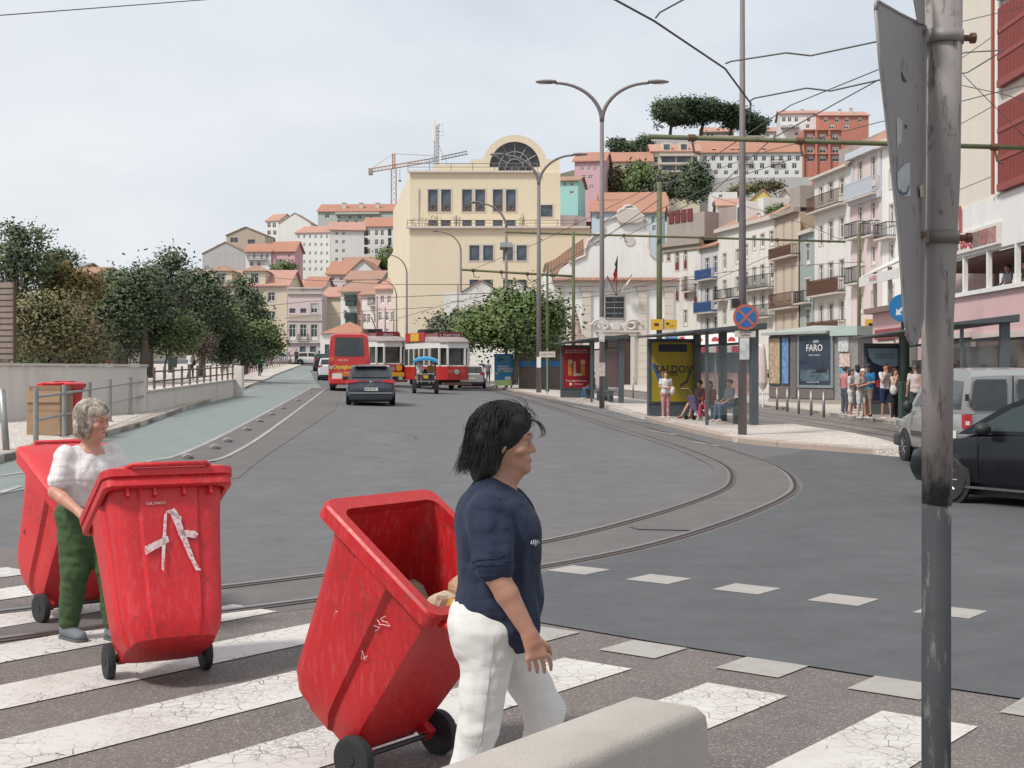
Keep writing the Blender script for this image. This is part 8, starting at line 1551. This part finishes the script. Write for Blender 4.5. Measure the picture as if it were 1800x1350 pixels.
# waiting at the big shelter
XS1 = (SH1[0], SH1[1], SH1[2])
def on_s1(a, b):  # point in the shelter frame
    o = s1.matrix_basis @ Vector((a, b, 0)); return o
face_road = rz1-R(0)
figure('standing woman in white blouse and pink trousers with a white bag', at(1170, 735), R(10), 1.5, 'stand', (.64,.64,.63), (.50,.25,.26), hair=(.16,.05,.03), arms='fold', hairlen=.0, sleeves=.4, shoes=(.6,.6,.6), bag=((.6,.58,.54), 1.0, -.12), build=1.12, group='people at the big shelter')
pS = on_s1(L1*.28, 1.25); figure('seated person in brown top and black shorts with bare legs', pS, R(-58), 1.62, 'sitleg', (.17,.11,.09), (.02,.02,.022), True, skin=skinA, arms='lap', shoes=(.2,.1,.07), hair=(.05,.03,.02), group='people at the big shelter')
pS = on_s1(L1*.46, 1.25); figure('seated woman in red jacket behind the pushchair', pS, R(-40), 1.6, 'sit', (.28,.04,.035), (.35,.05,.08), arms='lap', sleeves=1.0, hair=(.10,.025,.02), hairlen=.04, group='people at the big shelter')
pS = on_s1(L1*.80, 1.25); figure('seated person in striped top and jeans with a dark backpack', pS, R(-68), 1.68, 'sit', (.30,.30,.32), (.05,.10,.19), arms='lap', hair=(.07,.055,.04), bag=((.02,.025,.035), 0.0, .26), group='people at the big shelter')
# pushchair with a child
q = at(1226, 738); pc = thing('pushchair', 'small pushchair with pale wheels in front of the seated people', 'pushchair', q, R(-60)); m = MB()
for s in (-1,1): m.tube([(s*.2,.25,.06),(s*.2,-.25,.65),(s*.2,-.5,1.0)], .012, 6); m.tube([(s*.2,-.3,.06),(s*.2,.1,.6)], .012, 6)
m.tube([(-.2,-.5,1.0),(.2,-.5,1.0)], .014, 6); m.build('frame', steel, pc)
for x in (-.2,.2):
    for y in (-.3,.25): w_ = MB(); w_.lathe([(.03,-.02),(.075,-.02),(.075,.02),(.03,.02)], 12, (x,y,.075), 'x'); w_.build('wheel', black, pc)
m = MB(); m.hexa([(-.17,-.15,.3),(.17,-.15,.3),(.17,.2,.34),(-.17,.2,.34),(-.17,-.3,.75),(.17,-.3,.75),(.17,-.22,.78),(-.17,-.22,.78)]); m.build('seat', CLOTH('pushchair_violet', (.12,.09,.2)), pc, bevel=.02); MB().box(-.17,.0,.12,.17,.2,.28).build('basket', CLOTH('pushchair_pink', (.5,.18,.25)), pc)
figure('small child in white sitting in the pushchair', q+V(0,.02,-.12), R(10), .95, 'sit', (.6,.6,.6), (.5,.5,.52), arms='face', hair=(.12,.06,.04), res=.016)
pS = s2.matrix_basis @ Vector((L2*.35, 1.1, 0)); figure('seated man in dark clothes and jeans at the far shelter', pS, R(-75), 1.7, 'sit', (.10,.07,.075), (.06,.11,.19), skin=skinC, hair=(.012,.01,.01), arms='lap', sleeves=1.0, shoes=(.6,.6,.6))
# group before the kiosk
GQ = 'people waiting beside the kiosk'
figure('woman in white dress holding a phone, leftmost of the waiting group', at(1496, 733), R(60), 1.6, 'stand', (.6,.58,.56), (.62,.6,.58), True, arms='phone', hair=(.05,.035,.03), hairlen=.15, shoes=(.6,.6,.6), bag=((.04,.03,.03), 1.0, .1), group=GQ)
figure('woman in white cap and white shorts bending over a phone', at(1512, 736), R(40), 1.58, 'relax', (.42,.36,.32), (.6,.6,.6), True, hair=(.30,.18,.09), hairlen=.12, arms='phone', hat=((.66,.66,.65), 'cap'), lean=.08, shoes=(.6,.6,.6), group=GQ)
figure('man in bright blue shirt, khaki shorts and dark cap', at(1526, 732), R(-40), 1.74, 'relax', (.02,.17,.36), (.20,.18,.13), True, skin=skinA, arms='fold', hat=((.05,.055,.06), 'cap'), shoes=(.10,.03,.03), bag=((.08,.075,.06), 0.0, .16), build=1.1, group=GQ)
figure('man in white shirt and navy shorts with a hand at his face', at(1556, 737), R(20), 1.78, 'relax', (.64,.64,.66), (.018,.025,.07), True, skin=skinA, arms='face', hair=(.025,.018,.015), shoes=(.62,.62,.6), group=GQ)
figure('woman in pale top and black trousers with a white jacket', at(1573, 738), R(35), 1.62, 'stand', (.58,.45,.38), (.015,.015,.018), hair=(.05,.03,.025), hairlen=.18, arms='face', bag=((.62,.6,.57), -1.0, -.1), group=GQ)
figure('dark haired person behind the waiting group by the olive pole', at(1507, 722), R(190), 1.72, 'stand', (.5,.52,.55), (.05,.06,.08), skin=skinC, hair=(.012,.012,.012), hairlen=.12, group=GQ)
figure('older man in pale sleeveless shirt seen from behind', at(1610, 745), R(165), 1.76, 'stand', (.58,.50,.47), (.05,.05,.055), hair=(.17,.15,.14), sleeves=.3, group=GQ)
figure('white haired person beside the older man', at(1628, 745), R(200), 1.68, 'stand', (.55,.3,.2), (.1,.1,.12), hair=(.45,.43,.4), group=GQ)
for px, py, c, l_, lab, rz_ in ((1540,728,(.62,.6,.58),(.12,.14,.2),'person in white half hidden between the blue and white shirted men',30),(1485,727,(.5,.2,.2),(.1,.1,.12),'person in faded red standing at the kiosk corner',120),(1519,722,(.1,.1,.11),(.3,.28,.25),'person in black behind the woman in the white cap',200),(1600,735,(.45,.12,.1),(.2,.2,.22),'person in rust red beside the signal pillar',150),(1640,738,(.6,.58,.55),(.08,.09,.12),'person in cream behind the near post',170)): figure(lab, at(px, py), R(rz_), 1.66, 'stand', c, l_, hair=(.05,.035,.03), group=GQ)
# heads over the silver van
for px, py, c, lab, hr in ((1682,655,(.2,.2,.22),'grey haired man whose head shows over the van',(.14,.13,.12)),(1728,640,(.62,.62,.62),'person in white shirt and dark cap under the right shelter',(.03,.03,.03)),(1755,652,(.4,.3,.3),'man with red face and sunglasses over the van',(.3,.16,.1)),(1780,650,(.5,.45,.42),'man in dark cap over the van roof',(.03,.03,.03)),(1797,646,(.6,.6,.62),'person at the right edge over the van roof',(.5,.45,.4))):
    k = 33.0 if px != 1728 else 36; p_ = PX(px, py, k); p_.z = gh(p_.x, p_.y)+.13; figure(lab, p_, R(15), 1.62 if px not in (1728, 1780) else 1.74, 'stand', c, (.1,.1,.12), hair=hr, hat=((.03,.03,.035), 'cap') if px in (1728,1780) else None, group='people behind the silver van')
# diners upstairs
for px, py, lab, c in ((1723,500,'man in grey shirt sitting at the restaurant window',(.32,.33,.35)),(1752,497,'dark haired diner beside the man in grey',(.05,.05,.06)),(1772,495,'diner in dark jacket at the right of the restaurant window',(.03,.03,.035))):
    u_, z_ = rb.uv(px, py); w_ = rb.root.matrix_basis @ Vector((u_, .9, zb0-.35)); figure(lab, w_, R(-75 if px < 1740 else -100), 1.7, 'sit', c, (.05,.05,.06), arms='lap', hair=(.02,.015,.015), top_only=True, skin=skinA, group='diners at the open restaurant window')
# park and road
PK = 'people walking along the park'
figure('man in white shirt with shoulder bag walking in the park', at(335, 668), R(170), 1.74, 'walk', (.66,.66,.66), (.05,.05,.06), skin=skinC, hair=(.03,.015,.01), arms='face', group=PK, bag=((.03,.03,.03), -1.0, 0), res=.03)
figure('woman in brown dress and pale hat by the olive pole', at(390, 655), R(150), 1.62, 'stand', (.25,.16,.12), (.25,.16,.12), hat=((.5,.42,.36), 'brim'), arms='fold', group=PK, res=.03); figure('person in white hat beside the woman in brown', at(396, 654), R(200), 1.66, 'stand', (.4,.38,.4), (.12,.12,.16), hat=((.66,.65,.63), 'brim'), group=PK, res=.03)
figure('man in white shirt leaning on the picket fence', at(441, 649), R(200), 1.7, 'stand', (.62,.62,.63), (.25,.2,.2), group=PK, res=.03); figure('second man in pale blue shirt by the picket fence', at(449, 648), R(160), 1.72, 'stand', (.5,.55,.6), (.2,.2,.24), group=PK, res=.03); figure('person in purple walking beyond the picket fence', at(475, 643), R(180), 1.6, 'walk', (.2,.13,.2), (.1,.09,.12), group=PK, res=.03); figure('person in dark clothes standing at the end of the cycle lane', at(521, 641, .02), R(180), 1.74, 'stand', (.04,.04,.05), (.03,.03,.04), group=PK, res=.03)
figure('person sitting low on the park wall in black', at(164, 660), R(150), 1.5, 'sit', (.03,.025,.025), (.02,.02,.022), hair=(.02,.012,.01), hairlen=.1, arms='lap', group=PK, res=.03)
q = at(458, 664, .01); bk = thing('bicycle', 'bicycle ridden up the green lane by the courier', 'bicycle', q, R(100)); m = MB()
for x in (-.5,.5): w_ = MB(); w_.lathe([(.31,-.015),(.335,-.02),(.335,.02),(.31,.015)], 20, (x,0,.34), 'y'); w_.build('wheel', rubber, bk)
m.tube([(-.5,0,.34),(-.1,0,.85),(.4,0,.85),(.5,0,.34)], .02, 5); m.tube([(-.1,0,.85),(0,0,.34),(.4,0,.85)], .02, 5); m.tube([(.38,-.25,1.0),(.4,0,.95),(.38,.25,1.0)], .015, 5); m.build('frame', black, bk)
cy = figure('courier with a bright green delivery backpack on a bicycle', q+V(0,-.1,.02), R(188), 1.75, 'cycle', (.05,.06,.06), (.04,.04,.045), arms='bars', hair=(.03,.02,.02), lean=.1, res=.026); MB().box(-.24,.12,1.02,.24,.5,1.5).build('delivery_backpack', M('courier_green', (.04,.33,.10), .6), cy, bevel=.04)
# people beyond the trams, in the jeep and in the black car
for px, py, c, lab in ((858,674,(.14,.14,.16),'person in grey beside the blue billboard'),(847,672,(.03,.03,.035),'person in black behind the silver estate car'),(908,674,(.35,.05,.05),'person in red right of the blue billboard'),(640,664,(.45,.3,.32),'pedestrian between the red bus and the trams')): figure(lab, at(px, py), R(170), 1.68, 'stand', c, (.06,.07,.1), group='pedestrians near the trams', res=.03)
jw = jp.matrix_basis
figure('passenger in white shirt on the left of the tourist jeep', jw @ Vector((-.32,.35,.52)), R(4), 1.6, 'sit', (.62,.62,.62), (.2,.16,.14), arms='lap', hair=(.03,.02,.02), group='passengers of the tourist jeep', res=.024); figure('passenger in mustard top on the right of the tourist jeep', jw @ Vector((.3,.35,.52)), R(4), 1.58, 'sit', (.30,.17,.05), (.05,.05,.06), arms='lap', hair=(.05,.03,.02), group='passengers of the tourist jeep', res=.024)
figure('driver seen through the side glass of the black car', bc.matrix_basis @ Vector((-.12,.38,.06)), yaw+R(90), 1.66, 'sit', (.10,.10,.11), (.04,.04,.05), arms='bars', hair=(.10,.09,.08), top_only=True)

# ================================================================ the two women in front
def woman_navy():
    t = thing('person', 'dark haired woman in navy T-shirt and white jeans walking with the open bin', 'person', (-.045, 4.85, 0), R(90))
    Fd = lambda fwd, x, z: (x, -fwd, z)          # forward, towards her left, up
    f = Vector((0,-1,0)); f = Matrix.Rotation(R(-8),3,'Z') @ f
    shR, shL = Fd(-.04,-.168,1.215), Fd(-.05,.168,1.215); elR, wrR = Fd(-.015,-.235,1.01), Fd(.105,-.245,.80); elL, wrL = Fd(-.11,.235,1.03), Fd(-.13,.27,.85)
    hipR, hipL = Fd(-.03,-.085,.78), Fd(-.01,.085,.78); knR, knL = Fd(-.075,-.095,.43), Fd(.165,.085,.45); anR, anL = Fd(-.17,-.095,.09), Fd(.12,.085,.09)
    hp, P, Rm = head_prims(Fd(.025,0,1.445), f, .98)
    body = [('c', Fd(-.03,0,1.24), Fd(.008,0,1.37), .058, .054, .02), ('e', Fd(-.01,0,1.15), (.15,.11,.16), .05)]+hp+[('e', Fd(.03,0,1.325), (.045,.05,.03), .03)]
    for sh, el, wr in ((shR, elR, wrR), (shL, elL, wrL)): body += [('c', sh, el, .054, .043, .03), ('c', el, Vector(el).lerp(Vector(wr), .35), .043, .041, .01), ('c', Vector(el).lerp(Vector(wr), .35), wr, .041, .027, .01)]
    body += hand(wrR, Vector(wrR)-Vector(elR)+Vector((0,.0,-.12)), Vector((.25,-1,.1)), 1.05, .5, .0078, 1.4); body += hand(wrL, Vector((0,.15,-1)), Vector((0,-1,0)), 1, 1.0)
    body += [('c', hipR, knR, .07, .05, .03), ('c', knR, anR, .05, .035, .01), ('c', hipL, knL, .07, .05, .03), ('c', knL, anL, .05, .035, .01)]
    sdf('body', body, .0052, SKIN('skin_woman', (.42,.22,.15)), t)
    navy = CLOTH('navy_jersey', (.014,.022,.050), 60, .9, .05, .5)
    sh_ = [('e', Fd(-.015,0,1.16), (.185,.148,.145), .05), ('e', Fd(.035,-.07,1.11), (.085,.105,.085), .06), ('e', Fd(.035,.07,1.11), (.085,.105,.085), .06), ('e', Fd(-.0,0,.99), (.175,.148,.17), .08), ('e', Fd(.0,0,.87), (.185,.155,.09), .07), ('e', Fd(.055,-.1,.80), (.08,.09,.09), .05), ('c', shR, Vector(shR).lerp(Vector(elR), .88), .070, .072, .05), ('c', shL, Vector(shL).lerp(Vector(elL), .80), .070, .068, .05), ('c', Fd(-.04,-.06,1.265), Fd(-.04,.06,1.265), .05, .05, .06)]
    sh_ += [('-e', Fd(.03,0,1.36), (.072,.105,.075), .006), ('-e', Fd(.105,0,1.245), (.03,.06,.09), .008)]
    sdf('t_shirt', sh_, .0075, navy, t, .0036, 3, (30,30,17))
    jean = CLOTH('white_denim', (.64,.625,.60), 90, .9, .05, .28)
    jn = [('e', Fd(-.045,0,.80), (.172,.142,.13), .05), ('c', hipR, knR, .104, .071, .04), ('c', knR, Vector(knR).lerp(Vector(anR), .96), .071, .060, .02), ('c', hipL, knL, .104, .071, .03), ('c', knL, Vector(knL).lerp(Vector(anL), .96), .071, .060, .02), ('e', Fd(-.10,-.07,.76), (.085,.07,.10), .05), ('e', Fd(-.10,.07,.76), (.085,.07,.10), .05)]
    j = sdf('jeans', jn, .0085, jean, t, .0018, 8, (24,24,44))
    for an in (anR, anL): sdf('shoe', [('c', (an[0],an[1]+.03,.045), (an[0],an[1]-.15,.038), .045, .036, .01), ('c', (an[0],an[1]+.01,.07), (an[0],an[1]-.03,.07), .04, .036, .02)], .01, CLOTH('sneaker_pale', (.5,.5,.48)), t)
    # seam down the outer leg
    m = MB(); pts = []
    for i in range(13):
        k = i/12; a = Vector(hipR).lerp(Vector(knR), k) if k < .5 else None; u = k*2; c = Vector(hipR).lerp(Vector(knR), u) if u <= 1 else Vector(knR).lerp(Vector(anR), u-1); r = lerp(.103,.071,min(1,u)) if u <= 1 else lerp(.071,.061,u-1); pts.append((c.x-r-.004, c.y-.015, c.z))
    m.tube(pts, .0028, 5); m.build('side_seam', CLOTH('seam_grey', (.42,.41,.40)), j)
    for sh, el, k_, r0 in ((shR, elR, .885, .0745), (shR, elR, .80, .0735)):
        c = Vector(sh).lerp(Vector(el), k_); ax = (Vector(el)-Vector(sh)).normalized(); u = ax.orthogonal().normalized(); w = ax.cross(u); m = MB(); m.tube([c+(u*math.cos(a)+w*math.sin(a))*r0 for a in [2*math.pi*i/24 for i in range(25)]], .0022, 5, False); m.build('sleeve_hem', navy, t)
    m = MB(); m.tube([(-.172,.075,.80),(-.150,.118,.795),(-.135,.125,.70),(-.165,.085,.69)], .0022, 5); m.build('back_pocket_seam', CLOTH('seam_grey', (.42,.41,.40)), j)
    # shirt print and necklace
    wl2 = M('print_pale', (.45,.48,.52), .8); m = MB(); rr_ = random.Random(3); pts = []
    for i in range(44): x = -.150+i*.0032; pts.append((x, -(.022+.128*math.sqrt(max(0,1-((abs(x)-.05)/.14)**2))) if x < -.05 else -.150, 1.10+.009*math.sin(i*1.9)+rr_.uniform(-.005,.005)))
    m.tube(pts, .0017, 4); m.build('script_print', wl2, t)
    m = MB(); pts = [(.062*math.sin(a), .012-.088*math.cos(a), 1.305-.085*max(0, math.cos(a))**1.6) for a in [R(-110+220*i/16) for i in range(17)]]; m.tube(pts, .0014, 5); m.build('necklace', M('gold', (.5,.3,.1), .3, metal=.8), t)
    # face details
    for s in (-1, 1):
        q = P(s*.031,.0775,.006); b = MB(); b.ball(tuple(q), .0095, 10, 8); b.build('eye', M('eyeball', (.35,.30,.27), .2), t, True); b = MB(); b.ball(tuple(P(s*.031,.0845,.004)), .0042, 8, 6); b.build('iris', M('iris_brown', (.03,.018,.012), .2), t, True)
        m = MB(); m.tube([P(s*.014,.0945,.030), P(s*.034,.0905,.034), P(s*.052,.078,.029)], [.003,.0028,.0014], 6); m.build('eyebrow', M('brow_dark', (.05,.03,.022), .8), t); m = MB(); m.tube([P(s*.018,.083,.0125), P(s*.031,.0865,.0145), P(s*.045,.080,.0115)], .003, 6); m.build('eyelid', SKIN('skin_lid', (.33,.16,.11)), t)
    m = MB(); m.tube([P(-.023,.080,-.0640), P(-.008,.0895,-.0625), P(0,.090,-.0635), P(.008,.0895,-.0625), P(.023,.080,-.0640)], [.0016,.0042,.0038,.0042,.0016], 6); m.build('lips', SKIN('skin_lips', (.33,.13,.11)), t); m = MB(); m.ball(tuple(P(.0845,-.004,-.03)), .005); m.ball(tuple(P(-.0845,-.004,-.03)), .005); m.build('earrings', M('gold', (.5,.3,.1), .3, metal=.8), t)
    hm = HAIR('hair_black', (.004,.004,.005), (.012,.011,.013), .55)
    hb = [('e', P(0,-.022,.042), (.096,.110,.096), .01, Rm), ('e', P(0,.026,.078), (.080,.055,.038), .03, Rm), ('e', P(0,-.075,-.03), (.092,.062,.10), .04, Rm), ('e', P(0,-.072,-.10), (.080,.055,.07), .04, Rm), ('e', P(.07,-.045,-.02), (.030,.045,.09), .03, Rm), ('e', P(-.07,-.045,-.005), (.030,.045,.08), .03, Rm), ('-e', P(0,.105,-.05), (.098,.094,.098), .012, Rm)]
    sdf('hair', hb, .0075, hm, t, .004, 5, (22,22,10))
    rs = random.Random(11); st_ = combed(P, Rm, rs, 2400, (.100,.116,.106), .034, .125, .8, .9, .02)
    for i in range(46):                           # wisps lifted by the wind
        back = i % 2; p0 = P(rs.uniform(-.07,.07), rs.uniform(.03,.07) if not back else rs.uniform(-.13,-.09), rs.uniform(.08,.12) if not back else rs.uniform(-.10,.06)); pts = [Vector(p0)]; th = rs.uniform(.8,1.5) if not back else rs.uniform(2.3,3.4); cv = rs.choice((-1,1))*rs.uniform(.15,.42)
        for k in range(10): pts.append(pts[-1]+Vector((rs.uniform(-.003,.003), -math.cos(th)*.0085, math.sin(th)*.0085))); th += cv
        st_.append(pts)
    for i in range(16):
        p0 = P(rs.uniform(-.06,.02), .085, .085); pts = [Vector(p0)]; th = -.1
        for k in range(9): pts.append(pts[-1]+Vector((rs.uniform(-.004,.002), -math.cos(th)*.010, math.sin(th)*.010))); th -= rs.uniform(.12,.30)
        st_.append(pts)
    strands('hair_strands', st_, hm, t, .0017)
    return t
def woman_white():
    t = thing('person', 'grey haired woman in white blouse and green trousers pushing the taped bin', 'person', (-2.70, 8.50, 0), R(48)); Fd = lambda fwd, x, z: (x, -fwd, z)
    shR, shL = Fd(.02,-.165,1.185), Fd(.02,.165,1.185); elR, wrR = Fd(.05,-.25,.96), Fd(.24,-.20,.85); elL, wrL = Fd(.10,.24,.97), Fd(.28,.16,.85); hipR, hipL = Fd(-.03,-.08,.80), Fd(-.03,.08,.80); knR, knL = Fd(.0,-.085,.45), Fd(.12,.09,.46); anR, anL = Fd(-.08,-.085,.09), Fd(.16,.09,.09)
    f = Matrix.Rotation(R(22),3,'Z') @ Vector((0,-1,0)); f = (f+Vector((0,0,-.12))).normalized(); hp, P, Rm = head_prims(Fd(.075,0,1.395), f, .97, (Vector((0,0,1))+Vector((0,-.12,0))).normalized())
    body = [('c', Fd(.02,0,1.17), Fd(.055,0,1.31), .056, .052, .02), ('e', Fd(.02,0,1.10), (.145,.10,.15), .05), ('e', Fd(.07,0,1.28), (.045,.05,.03), .03)]+hp
    for sh, el, wr in ((shR, elR, wrR), (shL, elL, wrL)): body += [('c', sh, el, .050, .041, .03), ('c', el, Vector(el).lerp(Vector(wr), .35), .041, .039, .01), ('c', Vector(el).lerp(Vector(wr), .35), wr, .039, .026, .01)]
    body += hand(wrR, Vector(wrR)-Vector(elR), Vector((.9,-.2,.3)), 1, 1.1)+hand(wrL, Vector(wrL)-Vector(elL), Vector((-.9,-.2,.3)), 1, 1.1)
    body += [('c', hipR, knR, .065, .048, .03), ('c', knR, anR, .048, .033, .01), ('c', hipL, knL, .065, .048, .03), ('c', knL, anL, .048, .033, .01)]
    sdf('body', body, .0068, SKIN('skin_woman_fair', (.52,.27,.20)), t)
    bl = CLOTH('white_crinkle', (.68,.66,.65), 60, .9, .4, .5)
    sdf('blouse', [('e', Fd(.015,0,1.09), (.178,.125,.135), .05), ('e', Fd(.06,-.065,1.05), (.08,.085,.075), .06), ('e', Fd(.06,.065,1.05), (.08,.085,.075), .06), ('e', Fd(.0,0,.95), (.17,.125,.16), .08), ('c', shR, Vector(shR).lerp(Vector(elR), .70), .062, .064, .05), ('c', shL, Vector(shL).lerp(Vector(elL), .70), .062, .064, .05), ('c', Fd(.015,-.07,1.195), Fd(.015,.07,1.195), .045, .045, .05), ('-e', Fd(.075,0,1.265), (.085,.095,.072), .006)], .0085, bl, t, .0022, 4, (46,46,30))
    gr = CLOTH('green_cotton', (.045,.088,.032), 80, .9, .05, .35)
    sdf('trousers', [('e', Fd(-.03,0,.82), (.158,.125,.13), .05), ('c', hipR, knR, .110, .086, .05), ('c', knR, Vector(knR).lerp(Vector(anR), .90), .086, .066, .03), ('c', hipL, knL, .110, .086, .05), ('c', knL, Vector(knL).lerp(Vector(anL), .90), .086, .066, .03)], .009, gr, t, .003, 6, (26,26,40))
    for an in (anR, anL): s_ = sdf('shoe', [('c', (an[0],an[1]+.03,.055), (an[0],an[1]-.15,.045), .043, .036, .01), ('c', (an[0],an[1]+.01,.085), (an[0],an[1]-.03,.085), .042, .036, .02), ('-h', 2, 1, .022, .004)], .0085, CLOTH('sneaker_grey', (.15,.17,.19), 50), t); m = MB(); m.loft([rrect(an[0]-.045,an[0]+.045,an[1]-.19,an[1]+.075,.04,z) for z in (.0,.028)]); m.build('sole', M('sole_grey', (.10,.10,.10), .8), s_)
    m = MB(); pts = [(.068*math.sin(a), -.03-.085*math.cos(a), 1.20-.11*max(0, math.cos(a))**1.5) for a in [R(-110+220*i/16) for i in range(17)]]; m.tube(pts, .0016, 5); m.tube([(0,-.137,1.085),(0,-.142,1.05)], [.006,.009], 8); m.build('necklace', M('pendant_dark', (.08,.06,.055), .4), t)
    for s in (-1, 1):
        b = MB(); b.ball(tuple(P(s*.031,.0775,.006)), .0095, 10, 8); b.build('eye', M('eyeball', (.35,.30,.27), .2), t, True); b = MB(); b.ball(tuple(P(s*.031,.0845,.003)), .0042, 8, 6); b.build('iris', M('iris_brown', (.03,.018,.012), .2), t, True); m = MB(); m.tube([P(s*.014,.0945,.029), P(s*.034,.0905,.032), P(s*.052,.078,.026)], [.0028,.0026,.0014], 6); m.build('eyebrow', M('brow_grey', (.14,.09,.07), .8), t); m = MB(); m.tube([P(s*.018,.083,.0125), P(s*.031,.0865,.0135), P(s*.045,.080,.0105)], .0034, 6); m.build('eyelid', SKIN('skin_lid', (.33,.16,.11)), t)
    m = MB(); m.tube([P(-.023,.080,-.0640), P(-.008,.0895,-.0625), P(.008,.0895,-.0625), P(.023,.080,-.0640)], [.0016,.004,.004,.0016], 6); m.build('lips', SKIN('skin_lips', (.33,.13,.11)), t)
    hm = HAIR('hair_grey', (.12,.095,.07), (.50,.44,.37), .5)
    hb = [('e', P(0,-.020,.045), (.090,.102,.088), .01, Rm), ('e', P(.01,.028,.074), (.074,.05,.034), .03, Rm), ('e', P(0,-.065,-.04), (.088,.055,.09), .04, Rm), ('e', P(.074,-.015,-.03), (.026,.05,.085), .03, Rm), ('e', P(-.074,-.015,-.03), (.026,.05,.085), .03, Rm), ('-e', P(0,.112,-.045), (.078,.085,.105), .012, Rm)]
    sdf('hair', hb, .0075, hm, t, .003, 5, (30,30,9)); rs = random.Random(21); st_ = combed(P, Rm, rs, 1700, (.097,.111,.100), .036, .13, .07, -.25)
    strands('hair_strands', st_, hm, t, .0019); return t
woman_navy(); woman_white()
